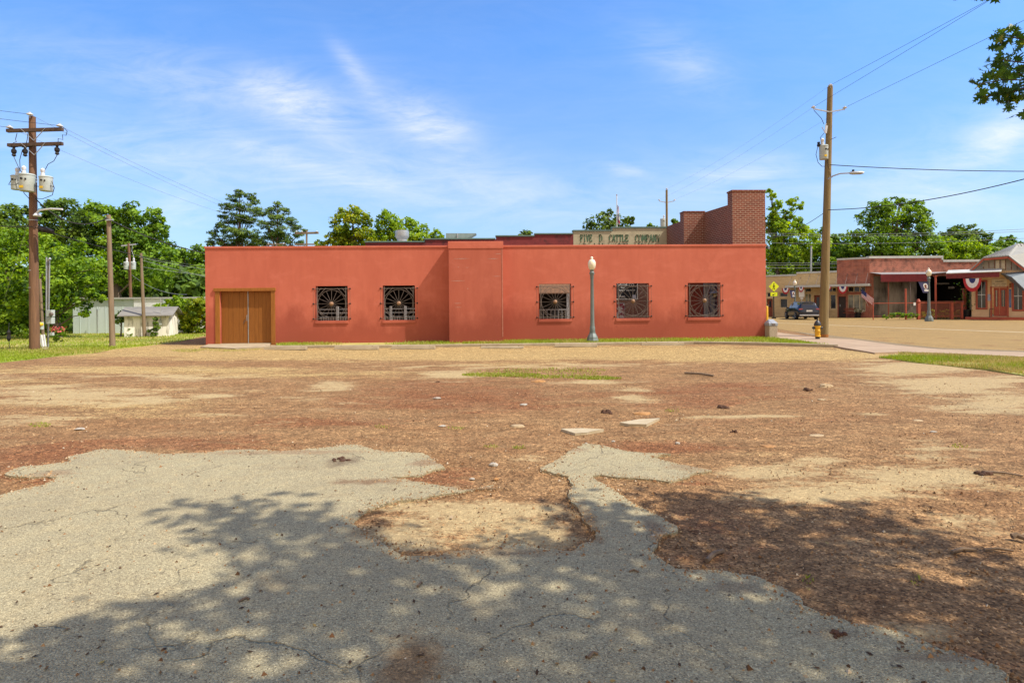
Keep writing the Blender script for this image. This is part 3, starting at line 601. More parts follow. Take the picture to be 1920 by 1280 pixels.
# ================================================================== red stucco building
M_STUC = None
def stucco(name, c1, c2, c3):
    m, nt, b = newmat(name); co = objco(nt)
    n1 = noise(nt, mapv(nt, co, (.5, .5, .35)), 1.1, 8, .62); n2 = noise(nt, mapv(nt, co, (1.6, 1.6, .3)), 1.8, 8, .7, .6); n3 = noise(nt, co, 55, 5, .6)
    c = ramp(nt, n1, [(.3, c2), (.7, c1)])
    k = ramp(nt, n2, [(.42, (0, 0, 0)), (.8, (1, 1, 1))])
    c = mixc(nt, mth(nt, 'MULTIPLY', k, .38), c, tuple(x*.86 for x in c3))
    fd = ramp(nt, noise(nt, mapv(nt, co, (.6, .6, 1.1), (0, 0, 0), (5, 2, 7)), 1.4, 9, .7, .6), [(.5, (0, 0, 0)), (.72, (1, 1, 1))]); c = mixc(nt, mth(nt, 'MULTIPLY', fd, .42), c, tuple(min(1, x*1.12+.03) for x in c1))
    # darker towards the bottom with a ragged upper edge
    sp = nt.nodes.new('ShaderNodeSeparateXYZ'); nt.links.new(co, sp.inputs[0])
    d = mth(nt, 'ADD', mth(nt, 'MULTIPLY', sp.outputs[2], -.8), mth(nt, 'MULTIPLY', noise(nt, mapv(nt, co, (1, 1, .5)), .9, 9, .68), 3.0))
    d = ramp(nt, d, [(.1, (0, 0, 0)), (1.1, (1, 1, 1))])
    c = mixc(nt, mth(nt, 'MULTIPLY', d, .8), c, tuple(x*.74 for x in c3))
    nt.links.new(c, b.inputs['Base Color']); b.inputs['Roughness'].default_value = .85; b.inputs['Specular IOR Level'].default_value = .2
    bump(nt, b, mth(nt, 'ADD', n3, mth(nt, 'MULTIPLY', noise(nt, co, 5, 4), .5)), .4, .008)
    return m
M_STUC = stucco('red_stucco', W_1, W_2, W_3)
M_BRICK = brickmat('red_brick', (.235, .06, .035), (.125, .034, .024), (.38, .27, .2), .23, .085, .016, .35, (.16, .06, .05))
M_BRICK_IN = brickmat('old_brick', (.26, .10, .07), (.17, .065, .05), (.3, .24, .2), .22, .08, .014, .5, (.3, .2, .16))
M_WOODD = pm('brown_door_wood', (.275, .10, .014), (.19, .066, .010), 3, .7, bs=.1, stretch=(14, 14, .7))
M_FRAMEW = pm('frame_wood', (.33, .13, .022), (.24, .085, .014), 3, .7, stretch=(8, 8, .7))
M_IRON = pm('rusty_iron', (.20, .155, .13), (.10, .078, .066), 12, .6, .1)
M_HUB = pm('rusty_hub', (.36, .22, .13), (.22, .12, .07), 20, .6, .2)
M_BLACK = pm('black_iron', (.02, .016, .014), (.012, .01, .01), 9, .5)
M_GALV = pm('galvanised', (.5, .52, .52), (.36, .38, .39), 7, .4, .6)
M_WHITE = pm('white_paint', (.72, .72, .70), (.58, .58, .55), 5, .6)
M_DARK = pm('dark_interior', (.02, .017, .015), (.012, .01, .01), 3, .9)  # near-black colour paints in the shade of interiors
wl, wr = G(386, 647), G(1437, 634)
FW = Fr(wl, math.atan2(wr.y-wl.y, wr.x-wl.x)); WL = (wr-wl).length
ZT = (FW.hit(500, 467)[1]+FW.hit(1300, 461)[1])/2
RB = root('red_building', 'long low red stucco building with five grilled window openings facing the dirt lot', 'building', tuple(wl), FW.rz)
def hx(px, off=0): return FW.hit(px, 560, off)[0]
def hz(py, px=960, off=0): return FW.hit(px, py, off)[1]
def rect(fr, x0, x1, y0, y1, off=0):
    a = fr.hit((x0+x1)/2, y0, off)[1]; b = fr.hit((x0+x1)/2, y1, off)[1]
    return fr.hit(x0, (y0+y1)/2, off)[0], fr.hit(x1, (y0+y1)/2, off)[0], b, a
WINS = [(592, 652, 536, 601), (718, 778, 535, 600), (1011, 1071, 532, 598), (1156, 1217, 531, 596.5), (1290, 1351, 530, 595)]
WR = [rect(FW, *w) for w in WINS]
DR = rect(FW, 412.5, 508.5, 546, 641); DR = (DR[0], DR[1], .03, DR[3])
pa, pb = hx(842, -.7), hx(943, -.7)
TH = .32
MB().wall(0, WL, -.2, ZT, 0, TH, WR+[DR]).build('front_wall', M_STUC, RB)
mb = MB(); mb.box(-.03, pa-.003, -.028, TH+.05, ZT, ZT+.09); mb.box(pb+.003, WL+.03, -.028, TH+.05, ZT, ZT+.09)
mb.build('coping', M_STUC, RB, bevel=.012)
zp = hz(466, 890, -.7); zq = hz(452.5, 890, -.7)
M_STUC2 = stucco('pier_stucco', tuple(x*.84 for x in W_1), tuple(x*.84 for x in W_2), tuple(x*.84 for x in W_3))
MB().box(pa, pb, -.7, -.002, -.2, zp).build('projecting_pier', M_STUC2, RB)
MB().box(pa-.03, pb+.03, -.72, .45, zp+.001, zq).build('pier_cap', M_STUC, RB, bevel=.012)
M_SCR = pm('bare_render', (.52, .42, .36), (.4, .24, .18), 20, .9)
mb = MB()
for (x0, x1, y) in ((848, 883, 485), (913, 936, 485), (858, 861, 501), (872, 880, 501.5), (842, 874, 526.5), (922, 941, 518), (875, 879, 541), (850, 866, 568.5), (852, 867, 576), (928, 941, 476)):
    a = FW.hit(x0, y, -.7); b = FW.hit(x1, y-.3, -.7); t = random.uniform(.004, .011); k = (b[0]-a[0])
    mb = MB(); mb.add([(a[0], -.7025, a[1]), (a[0]+k*.45, -.7025, a[1]-t), (b[0], -.7025, b[1]), (a[0]+k*.6, -.7025, a[1]+t)], [(0, 1, 2, 3)]); mb.build('paint_scratch', M_SCR, RB)
MB().box(pb-.035, pb-.004, -.709, -.702, .25, zp-.01).build('sunlit_edge', pm('sunlit_edge_tint', (.5, .22, .16), (.4, .15, .1), 9, .6), RB)  # pale strip imitates the sunlit side face of the pier
# doors
dx0, dx1, _, dz1 = DR; dm = hx(463)
jz = dz1
mb = MB(); mb.box(dx0-.19, dx0-.002, -.03, .1, -.0, jz); mb.box(dx1+.002, dx1+.17, -.03, .1, 0, jz)
mb.box(dx0-.24, dx1+.2, -.06, .1, jz+.002, jz+.14); mb.build('door_frame', M_FRAMEW, RB, bevel=.008)
for k, (a, b) in enumerate(((dx0+.004, dm-.012), (dm+.012, dx1-.004))):
    mb = MB(); n = 5; wv = [random.uniform(.7, 1.3) for _ in range(n)]; s = sum(wv); x = a
    for j in range(n):
        w = (b-a)*wv[j]/s; mb.box(x+.003, x+w-.003, .12+.004*(j % 2), .17, .06, jz-.004); x += w
    d = mb.build('door', M_WOODD, RB, bevel=.003)
    if k == 0:
        MB().tube([(dm-.04, .10, 1.0), (dm-.04, .075, 1.02), (dm-.04, .075, 1.22), (dm-.04, .10, 1.24)], .01, 6).build('handle', M_GALV, d)
        MB().bar((dm-.22, .105, .88), (dm-.05, .105, 1.12), .012).build('hasp', M_IRON, d)
MB().box(dm-.010, dm+.010, .1, .16, .05, jz-.004).build('meeting_strip', M_GALV, RB)
MB().box(dx0, dx1, .0, .3, .0, .055).build('threshold', M_CONC, RB)
# windows: sill and wagon wheel grille
for i, (x0, x1, z0, z1) in enumerate(WR):
    MB().add([(x0-.03, -.036, z0-.13), (x1+.03, -.036, z0-.13), (x1+.03, -.002, z0-.13), (x0-.03, -.002, z0-.13), (x0-.03, -.036, z0-.012), (x1+.03, -.036, z0-.012), (x1+.03, .1, z0+.006), (x0-.03, .1, z0+.006)],
             [(3, 2, 1, 0), (4, 5, 6, 7), (0, 1, 5, 4), (1, 2, 6, 5), (3, 0, 4, 7)]).build('window_sill', M_STUC, RB, bevel=.008)
    cx, cz = (x0+x1)/2, (z0+z1)/2-.02; w, h = (x1-x0)/2-.07, (z1-z0)/2-.1; y = -.02; t = .02
    r = w-.02; mb = MB()
    for sx in (-1, 1): mb.bar((cx+sx*w, y, cz-h-.06), (cx+sx*w, y, cz+h+.06), t*1.3)
    for sz in (-1, 1): mb.bar((cx-w-.07, y+.004, cz+sz*h), (cx+w+.07, y+.004, cz+sz*h), t*1.3)
    mb.bar((x0-.1, y+.02, cz-h), (x0-.1, y+.02, cz+h), .008); mb.bar((x1+.1, y+.02, cz-h), (x1+.1, y+.02, cz+h), .008)
    for sz in (-1, 0, 1):
        for sx, xe in ((-1, x0-.1), (1, x1+.1)): mb.bar((cx+sx*w, y+.006, cz+sz*h), (xe, y+.02, cz+sz*h), .014)
    for sx in (-1, 1):
        for sz in (-1, 1):
            for q in (.17, .36): mb.bar((cx+sx*w, y-.003, cz+sz*(h-q)), (cx+sx*(w-q), y-.003, cz+sz*(h+.03)), t*.9)
    g = mb.build('window_grille', M_IRON, RB)
    wm = MB(); cir = [(cx+r*math.cos(a), y+.012, cz+r*math.sin(a)) for a in [2*math.pi*k/40 for k in range(41)]]; wm.tube(cir, .011, 6, False)
    for k in range(16):
        a = 2*math.pi*k/16; wm.bar((cx+.07*math.cos(a), y-.012, cz+.07*math.sin(a)), (cx+r*math.cos(a), y+.012, cz+r*math.sin(a)), .013)
    wm.build('wagon_wheel', M_IRON, g)
    MB().lathe([(.085, 0), (.085, .04), (.06, .06), (.055, .12), (.03, .135)], 14, (cx, y+.01, cz), Matrix.Rotation(R(90), 4, 'X')).build('hub', M_HUB, g, smooth=True)
    for sz in (-1, 0, 1):
        for xe in (x0-.1, x1+.1):
            MB().lathe([(.035, 0), (.035, .015), (.02, .03)], 8, (xe, -.002, cz+sz*h), Matrix.Rotation(R(90), 4, 'X')).build('bolt', M_BLACK, g)
# other walls
D2 = 7.7
MB().box(0, TH, TH+.002, D2+6, -.2, ZT-.02).build('side_wall', M_STUC, RB)
MB().box(pb-.3, pb, TH+.002, D2-.01, -.2, ZT-.3).build('light_block_wall', M_DARK, RB)  # added wall, keeps court light out of the left windows
MB().box(TH+.002, pb-.302, 2.7, D2-.01, 2.9, 3.05).build('porch_shade_roof', M_DARK, RB)  # unseen roof, darkens the back but stops short so sun reaches the railings
MB().box(TH+.002, pb-.302, 7.3, D2-.01, -.1, 2.898).build('porch_dark_back', M_DARK, RB)  # added backing, interior shade put into its black colour
# brick street end
z1 = hz(356, 1406); z2 = hz(380.5, 1376)
xp = hx(1375); x2a, _ = FW.hit(1282, 430, 2.6); x2b, _ = FW.hit(1320, 430, 2.6); xe, _ = FW.hit(1250, 440, D2)
MB().box(xp, WL, .004, .5, ZT+.092, z1-.07).build('brick_pier', M_BRICK, RB)
MB().box(xp-.03, WL+.03, -.02, .53, z1-.068, z1).build('pier_coping', M_BRICK, RB, bevel=.006)
zi = FW.hit(1300, 397, 2.6)[1]
wall_plan = [(xp+.03, .503), (WL-.02, .503), (WL-.02, D2+8), (xe+.4, D2+8), (xe-.0, D2-.003), (x2b+.02, 2.6)]
mb = MB(); mb.plan(wall_plan, -.2, z2); mb.build('parapet_wall', M_BRICK, RB)
MB().box(xp+.02, WL-.02, TH+.003, .5, -.2, ZT-.01).build('end_wall', M_BRICK_IN, RB)
MB().box(x2a, x2b+.05, 2.58, 3.1, -.2, zi-.02).build('inner_pier', M_BRICK, RB)
MB().box(x2a-.02, x2b+.06, 2.56, 3.12, zi-.018, zi+.03).build('inner_pier_coping', M_BRICK, RB)
# gooseneck wall lamp on the street end
o = root('wall_lamp', 'small dark gooseneck lamp on the right end of the red wall', 'wall lamp', tuple(FW.w(WL, .35, FW.hit(1440, 463, .3)[1])), FW.rz)
MB().tube([(0, 0, 0), (.15, 0, .06), (.26, 0, .02)], .012, 6).build('arm', M_BLACK, o); MB().lathe([(.13, -.09), (.11, -.05), (.04, 0), (.03, .02)], 12, (.27, 0, .02)).build('shade', M_BLACK, o, smooth=True)
# ---- what is seen through the openings
M_RAIL = pm('grey_rail_paint', (.42, .40, .38), (.3, .28, .27), 8, .6)
xa, xb = hx(560), hx(830)
for i, (qa, qb, lab) in enumerate(((hx(575), hx(668), 'grey iron railing seen through the leftmost grilled window'), (hx(700), hx(792), 'grey iron railing seen through the second grilled window from the left'))):
    o = root('railing', lab, 'railing', tuple(FW.w(qa, 1.9)), FW.rz, 'railings behind the grilled windows'); L = qb-qa
    mb = MB(); zt = FW.hit(620, 580, 1.9)[1]
    for dz in (0, .17, .36): mb.bar((0, 0, zt-dz), (L, 0, zt-dz), .03)
    mb.build('rail', M_RAIL, o); mb = MB()
    for j in range(int(L/.11)): mb.bar((.05+j*.11, 0, .05), (.05+j*.11, 0, zt-.36), .02)
    mb.build('balusters', M_RAIL, o)
    for k in ((.38, .66) if i == 0 else (.2, .52, .82)): MB().box(L*k-.05, L*k+.05, -.05, .05, 0, zt+.13).build('post', M_RAIL, o)
M_PANEL = pm('dark_red_panel', (.30, .07, .05), (.24, .055, .04), 3, .8)
M_GREYW = pm('weathered_timber', (.46, .46, .47), (.28, .28, .29), 3, .85, bs=.3, stretch=(9, 9, .6))
a, b, _, _ = rect(FW, 1270, 1321, 520, 600, 1.5)
tag(MB().box(0, b-a, 0, .06, 0, 2.9).build('partition_panel', M_PANEL), 'dark red panel behind the left half of the rightmost window', 'partition').matrix_world = Matrix.Translation(FW.w(a, 1.5)) @ Matrix.Rotation(FW.rz, 4, 'Z')
for xx, lab in ((1323.5, 'grey timber post just right of the dark red panel'), (1335.5, 'grey timber post behind the lantern in the rightmost window')):
    p = FW.w(FW.hit(xx, 560, 1.4)[0], 1.4); o = root('timber_post', lab, 'post', tuple(p), FW.rz, 'grey timber posts behind the rightmost window')
    MB().box(-.085, .085, -.085, .085, 0, 3.1).build('shaft', M_GREYW, o, bevel=.01); MB().box(-.12, .12, -.12, .12, 0, .18).build('foot', M_GREYW, o, bevel=.01)
sx, sz = FW.hit(1341, 548, 1.0); o = root('lantern', 'dark hanging lantern with a wide flat hood in the rightmost window', 'lantern', tuple(FW.w(sx, 1.0, sz)), FW.rz)
MB().lathe([(.3, -.03), (.26, .0), (.06, .05), (.03, .1)], 14).build('hood', M_GALV, o, smooth=True); MB().lathe([(.08, -.22), (.1, -.05), (.1, -.031)], 10).build('glass', glassmat('amber_glass', (.35, .26, .12)), o); MB().tube([(0, 0, .1), (0, 0, 1.2)], .008, 5).build('chain', M_BLACK, o)
# ================================================================== steak house behind the court
FB2 = Fr(FW.w(0, D2), FW.rz)
BB = root('brick_building', 'brick restaurant building with stepped parapets rising behind the red wall', 'building', tuple(FW.w(0, D2)), FW.rz)
M_REDP = brickmat('painted_red_brick', (.26, .05, .05), (.21, .04, .042), (.2, .05, .05), .22, .08, .008, .9, (.05, .03, .03), .52, .68, 1.0)
M_CREAM = brickmat('painted_cream_brick', (.52, .46, .31), (.46, .40, .26), (.45, .39, .26), .22, .08, .008, .75, (.2, .17, .11), .52, .72, 1.6)
M_GREEN = pm('green_metal', (.16, .24, .20), (.11, .17, .15), 4, .5, .2)
M_LETTER = pm('faded_green_paint', (.075, .14, .08), (.30, .31, .2), 14, .9, lo=.33, hi=.48)
M_LETTER2 = pm('faded_dark_paint', (.09, .10, .07), (.25, .25, .17), 14, .9, lo=.36, hi=.46)
steps = [(590, 685, 462.5), (685, 797, 452.5), (797, 930, 447), (930, 1003, 441.5), (1003, 1075, 437.5), (1075, 1149, 431.5), (1149, 1252, 425.5)]
zz = lambda px, py: FB2.hit(px, py)[1]; xx_f = lambda px: FB2.hit(px, 440)[0]
def stepwall(L, name, mat):
    out = [(xx_f(L[0][0]), -.2)]
    for a, b, y in L: out += [(xx_f(a), zz((a+b)/2, y+2)), (xx_f(b), zz((a+b)/2, y+2))]
    out.append((xx_f(L[-1][1]), -.2)); mb = MB()
    for a, b, y in L:
        za = zz((a+b)/2, y+2); x0, x1 = xx_f(a), xx_f(b)
        mb.face((x0, 0, -.2), (x1, 0, -.2), (x1, 0, za), (x0, 0, za)); mb.face((x0, .35, -.2), (x0, .35, za), (x1, .35, za), (x1, .35, -.2)); mb.face((x0, 0, za), (x1, 0, za), (x1, .35, za), (x0, .35, za))
        mb.face((x0, 0, -.2), (x0, 0, za), (x0, .35, za), (x0, .35, -.2)); mb.face((x1, 0, -.2), (x1, .35, -.2), (x1, .35, za), (x1, 0, za))
    mb.build(name, mat, BB)
stepwall(steps[:5], 'red_wall', M_REDP); stepwall(steps[5:], 'cream_wall', M_CREAM)
mb = MB()
for a, b, y in steps:
    z = zz((a+b)/2, y+2); mb.box(xx_f(a)-.03, xx_f(b)-.035, -.05, .4, z+.002, z+.075)
mb.build('coping', M_GREEN, BB)
mb = MB(); zr = zz(700, 460); mb.box(xx_f(590), xx_f(1250)+3, .36, 12, -.2, zr); mb.build('roof', pm('roof_felt', (.35, .34, .32), (.25, .25, .24), 3, .9), BB)
def fit(body, fr, x0, x1, y0, y1, mat, parent, off=-.006, bold=.02, name='lettering', depth=.006, vis_h=None):
    a, b, c, d = rect(fr, x0, x1, y0, y1, 0)
    o = text(body, 1, mat, parent, (0, 0, 0), name, bold, depth)
    v = np.zeros(len(o.data.vertices)*3, np.float32); o.data.vertices.foreach_get('co', v); v = v.reshape(-1, 3)
    mn, mx = v.min(0), v.max(0)
    v[:, 0] = a+(v[:, 0]-mn[0])/(mx[0]-mn[0])*(b-a); v[:, 2] = c+(v[:, 2]-mn[2])/(mx[2]-mn[2])*(d-c); v[:, 1] += off
    o.data.vertices.foreach_set('co', v.ravel()); o.data.update(); return o
# slab serif capitals for the painted wall sign: strokes in a 1 x 1.4 cell
SER = {'F': [((.2, 0), (.2, 1.4)), ((.05, 0), (.45, 0)), ((.05, 1.4), (.9, 1.4)), ((.2, .75), (.65, .75)), ((.9, 1.4), (.9, 1.05)), ((.65, .92), (.65, .58))], 'I': [((.5, 0), (.5, 1.4)), ((.2, 0), (.8, 0)), ((.2, 1.4), (.8, 1.4))],
       'V': [((.1, 1.4), (.5, 0)), ((.9, 1.4), (.5, 0)), ((-.02, 1.4), (.3, 1.4)), ((.7, 1.4), (1.02, 1.4))], 'E': [((.2, 0), (.2, 1.4)), ((.05, 0), (.9, 0)), ((.05, 1.4), (.9, 1.4)), ((.2, .75), (.65, .75)), ((.9, 1.4), (.9, 1.05)), ((.9, 0), (.9, .35)), ((.65, .92), (.65, .58))],
       'D': [((.2, 0), (.2, 1.4)), ((.05, 0), (.6, 0)), ((.05, 1.4), (.6, 1.4)), ((.6, 1.4), (.88, 1.1)), ((.88, 1.1), (.88, .3)), ((.88, .3), (.6, 0))], 'C': [((.9, 1.1), (.65, 1.4)), ((.65, 1.4), (.3, 1.4)), ((.3, 1.4), (.1, 1.1)), ((.1, 1.1), (.1, .3)), ((.1, .3), (.3, 0)), ((.3, 0), (.65, 0)), ((.65, 0), (.9, .3)), ((.9, 1.4), (.9, .95))],
       'A': [((.1, 0), (.5, 1.4)), ((.9, 0), (.5, 1.4)), ((.25, .5), (.75, .5)), ((-.02, 0), (.3, 0)), ((.7, 0), (1.02, 0))], 'T': [((.5, 0), (.5, 1.4)), ((.05, 1.4), (.95, 1.4)), ((.05, 1.4), (.05, 1.0)), ((.95, 1.4), (.95, 1.0)), ((.25, 0), (.75, 0))],
       'L': [((.2, 0), (.2, 1.4)), ((.05, 1.4), (.4, 1.4)), ((.05, 0), (.9, 0)), ((.9, 0), (.9, .4))], 'O': [((.3, 1.4), (.7, 1.4)), ((.7, 1.4), (.92, 1.1)), ((.92, 1.1), (.92, .3)), ((.92, .3), (.7, 0)), ((.7, 0), (.3, 0)), ((.3, 0), (.08, .3)), ((.08, .3), (.08, 1.1)), ((.08, 1.1), (.3, 1.4))],
       'M': [((.12, 0), (.12, 1.4)), ((.88, 0), (.88, 1.4)), ((.12, 1.4), (.5, .4)), ((.88, 1.4), (.5, .4)), ((-.02, 0), (.28, 0)), ((.72, 0), (1.02, 0))], 'P': [((.2, 0), (.2, 1.4)), ((.05, 0), (.45, 0)), ((.05, 1.4), (.7, 1.4)), ((.7, 1.4), (.9, 1.2)), ((.9, 1.2), (.9, .9)), ((.9, .9), (.7, .68)), ((.7, .68), (.2, .68))],
       'N': [((.15, 0), (.15, 1.4)), ((.85, 0), (.85, 1.4)), ((.15, 1.4), (.85, 0)), ((0, 0), (.32, 0)), ((.68, 1.4), (1, 1.4))], 'Y': [((.1, 1.4), (.5, .7)), ((.9, 1.4), (.5, .7)), ((.5, .7), (.5, 0)), ((.28, 0), (.72, 0)), ((-.02, 1.4), (.28, 1.4)), ((.72, 1.4), (1.02, 1.4))]}
for word, x0, x1 in (('FIVE', 1088, 1110.5), ('D', 1123, 1130), ('CATTLE', 1142, 1178.5), ('COMPANY', 1191, 1238)):
    a, b, c, d = rect(FB2, x0, x1, 440, 453); n = len(word); cw = (b-a)/(n*1.12); mb = MB(); hh = (d-c)/1.4
    for i, ch in enumerate(word):
        ox = a+i*(b-a)/n
        for j, (p, q) in enumerate(SER[ch]):
            y = -.006-.0007*j; vert = abs(p[0]-q[0]) < .5*abs(p[1]-q[1])
            mb.bar((ox+p[0]*cw, y, c+p[1]*hh), (ox+q[0]*cw, y, c+q[1]*hh+.0001), .07 if vert else .065, .004)
    mb.build('lettering', M_LETTER, BB)
fit('Steak House & Meat Market', FB2, 1093, 1231, 455.4, 468, M_LETTER2, BB, bold=.03)
# porch opening seen through the third window
a, b, c, d = rect(FB2, 1000, 1062, 548, 615)
MB().wall(a-.2, b+.15, 0, d+.15, -.12, -.004, [(a, b, .3, d)]).build('porch_frame', M_GREYW, BB)
MB().box(a, b, -.02, -.003, .3, d).build('doorway_shade', M_DARK, BB)  # flat dark sheet stands in for the shade inside the opening
mb = MB()
for k in range(9): mb.bar((a+.1+k*(b-a)/9, -.5, .2), (a+.1+k*(b-a)/9, -.5, 1.25), .03)
mb.bar((a, -.5, 1.25), (b+.2, -.5, 1.25), .05); mb.build('porch_railing', M_GREYW, BB)
MB().add([(a-.6, -1.2, d-.05), (b+.3, -1.2, d-.05), (b+.3, -.005, d+.75), (a-.6, -.005, d+.75), (a-.6, -1.2, d-.1), (b+.3, -1.2, d-.1), (b+.3, -.005, d+.7), (a-.6, -.005, d+.7)], [(0, 1, 2, 3), (7, 6, 5, 4), (0, 4, 5, 1), (1, 5, 6, 2), (3, 7, 4, 0)]).build('porch_shed_roof', pm('roof_boards', (.2, .105, .06), (.1, .055, .032), 5, .9, stretch=(6, 1, 1)), BB)
mb = MB()
for k in (-.5, .15): mb.bar((b+.25, -1.1, d-.15), (b+.25, -1.1, .1), .1)
mb.build('porch_post', M_GREYW, BB)
x0 = FB2.hit(1075, 560)[0]; x9 = xx_f(1250)
MB().box(x0, x9, -.1, -.004, -.1, FB2.hit(1150, 470)[1]).build('inner_brick_face', M_BRICK_IN, BB)
# black sign board and poster
a, b, c, d = rect(FB2, 1130, 1193, 522, 560); FS4 = Fr(FB2.w(0, -.16), FB2.rz)
SB = root('sign_board', 'black sign board reading MEAT MARKET seen through the fourth window', 'sign', tuple(FB2.w(0, -.16)), FB2.rz)
MB().box(a, b, 0, .04, c, d).build('board', pm('black_board', (.012, .014, .018), (.02, .022, .027), 4, .6), SB)
mb = MB(); mb.box(b, b+.05, -.01, .04, c-.05, d); mb.box(a, b, -.01, .04, c-.05, c-.002); mb.build('frame', M_WHITE, SB)
fit('CO.', FS4, 1179, 1190, 531.5, 536.5, M_WHITE, SB); fit('CATTLE', FS4, 1158, 1176, 530, 535, M_WHITE, SB); fit('MEAT MARKET', FS4, 1161, 1191, 543, 545.5, M_WHITE, SB, bold=.01); fit('Inc.', FS4, 1165, 1171, 537.5, 540.5, M_WHITE, SB); fit('Yum', FS4, 1160, 1172, 553, 558, M_WHITE, SB)
MB().box(*rect(FS4, 1185.5, 1192.5, 553, 559.5)[:2], -.012, -.003, *rect(FS4, 1185, 1192.5, 553, 559.5)[2:]).build('notice', pm('pale_blue_paper', (.4, .45, .6), (.5, .55, .65), 30, .8), SB)
a, b, c, d = rect(FS4, 1140, 1171, 569, 606)
PO = root('poster', 'red and white poster low in the fourth window', 'poster', tuple(FB2.w(0, -.16)), FB2.rz)
MB().box(a, b, 0, .02, c, d).build('sheet', pm('red_white_print', (.5, .48, .5), (.22, .03, .05), 4.5, .7, lo=.48, hi=.54), PO)
MB().box(a-.03, b+.03, .021, .04, c-.03, d+.03).build('backing', M_GREYW, PO)
# roof things
p = FB2.w(xx_f(754)*1.0, 2.5); zb = zr
p = A(754, 452, 34.5); o = root('exhaust_fan', 'shiny round metal exhaust fan on the roof behind the red wall', 'roof fan', (p.x, p.y, zr)); k = 34.5/F
zt = A(754, 432, 34.5).z-zr; w = 13*k
zb_ = zt-20*k
MB().lathe([(w*.7, 0), (w*.7, zb_+3*k), (w*.78, zb_+4*k), (w*.98, zb_+8*k), (w, zb_+9*k), (w, zt-1.5*k), (w*.92, zt-1*k)], 24).build('housing', M_GALV, o, smooth=True)
MB().lathe([(w*.8, zt-1*k), (w*.78, zt), (w*.4, zt+.5*k)], 20).build('cap', M_IRON, o, smooth=True)
p0 = A(836, 448, 36); k = 36/F; zz0 = zr
o = root('duct_hood', 'grey green angled metal duct hood on the roof behind the projecting pier', 'roof hood', (p0.x, 36, zr), FW.rz); h0 = A(836, 448, 36).z-zr; h1 = A(836, 437.5, 36).z-zr
MB().prism([(0, h0), (38*k, h0), (57*k, h1), (0, h1+.01)], 0, 1.2).build('hood_panel', pm('duct_green', (.27, .34, .32), (.2, .27, .26), 5, .5, .3), o)
mb = MB(); mb.box(.2, .35, .3, .45, 0, h0); mb.box(28*k, 28*k+.15, .3, .45, 0, h0); mb.build('stand', M_GALV, o)
MB().box(21*k, 23*k, -.06, -.002, h0, h1-.02).build('bracket', M_GALV, o)
# ================================================================== far side of the street
M_TANB = brickmat('tan_brick', (.66, .48, .25), (.52, .36, .175), (.46, .35, .2), .25, .09, .012, .3, (.3, .2, .12))
M_RB2 = brickmat('worn_red_brick', (.42, .11, .065), (.25, .065, .045), (.46, .28, .2), .25, .09, .014, .6, (.12, .05, .045), .48, .66, 1.7)
M_RB3 = brickmat('pink_worn_brick', (.42, .12, .075), (.25, .066, .046), (.46, .29, .21), .25, .09, .014, .8, (.10, .05, .04), .46, .64, 1.7)
M_PLAST = pm('stained_render', (.24, .21, .17), (.035, .028, .025), .9, .95, stretch=(1, 1, .35), lo=.38, hi=.62)
M_COP = pm('white_coping', (.5, .5, .46), (.4, .4, .37), 3, .7)
M_GLASS = glassmat('dark_glass', (.018, .02, .022), .12); M_GLASS2 = glassmat('reflection_tint_glass', (.30, .28, .18), .02)  # brown base of the second glass imitates a bright reflection
M_DOORR = pm('red_brown_door', (.22, .055, .025), (.16, .04, .02), 4, .6)
M_CREAMW = pm('cream_woodwork', (.66, .55, .36), (.54, .44, .29), 4, .7)
M_REDM = pm('dark_red_metal', (.22, .03, .03), (.14, .02, .022), 3, .5)
M_REDP2 = pm('red_brown_paint', (.42, .095, .048), (.30, .062, .034), 4, .6)
corner = G(1631, 595.5)
RZ = R(-40); ux = Vector((math.cos(RZ), math.sin(RZ), 0))
a0, _ = ray(1425, 580)
tL = (a0*corner.y-corner.x)/(-ux.x+a0*ux.y); tL = abs(tL)
o0 = corner-ux*tL
FS = Fr(o0, RZ)
def shop(name, label, x0, x1, ztop, mat, holes, depth=9):
    r = root(name, label, 'building', tuple(FS.w(FS.hit(x0, 570)[0], 0)), RZ); ox = FS.hit(x0, 570)[0]; L = FS.hit(x1, 570)[0]-ox
    hs = [(h[0]-ox, h[1]-ox, h[2], h[3]) for h in holes]
    MB().wall(0, L-.004, -.1, ztop, 0, .3, hs).build('front_wall', mat, r)
    mb = MB(); mb.box(0, .25, .302, depth, -.1, ztop-.05); mb.box(L-.254, L-.004, .302, depth, -.1, ztop-.05); mb.build('side_wall', mat, r)
    mb = MB(); mb.box(-.0, L-.006, -.06, .35, ztop+.002, ztop+.16); mb.build('coping', M_COP, r)
    MB().box(.252, L-.256, .304, depth, ztop-.6, ztop-.5).build('roof', M_DARK, r)
    return r, ox, hs
def pane(r, h, mat=None, frame=None, y=.12, bars=1, name='window'):
    f = MB(); t = .05
    f.wall(h[0]+.002, h[1]-.002, h[2]+.002, h[3]-.002, y-.04, y+.03, [(h[0]+t, h[1]-t, h[2]+t, h[3]-t)])
    for k in range(1, bars): x = h[0]+(h[1]-h[0])*k/bars; f.box(x-.03, x+.03, y-.035, y+.025, h[2]+t, h[3]-t)
    w = f.build(name, frame or M_CREAMW, r); MB().box(h[0]+t, h[1]-t, y, y+.012, h[2]+t, h[3]-t).build('pane', mat or M_GLASS, w); return w
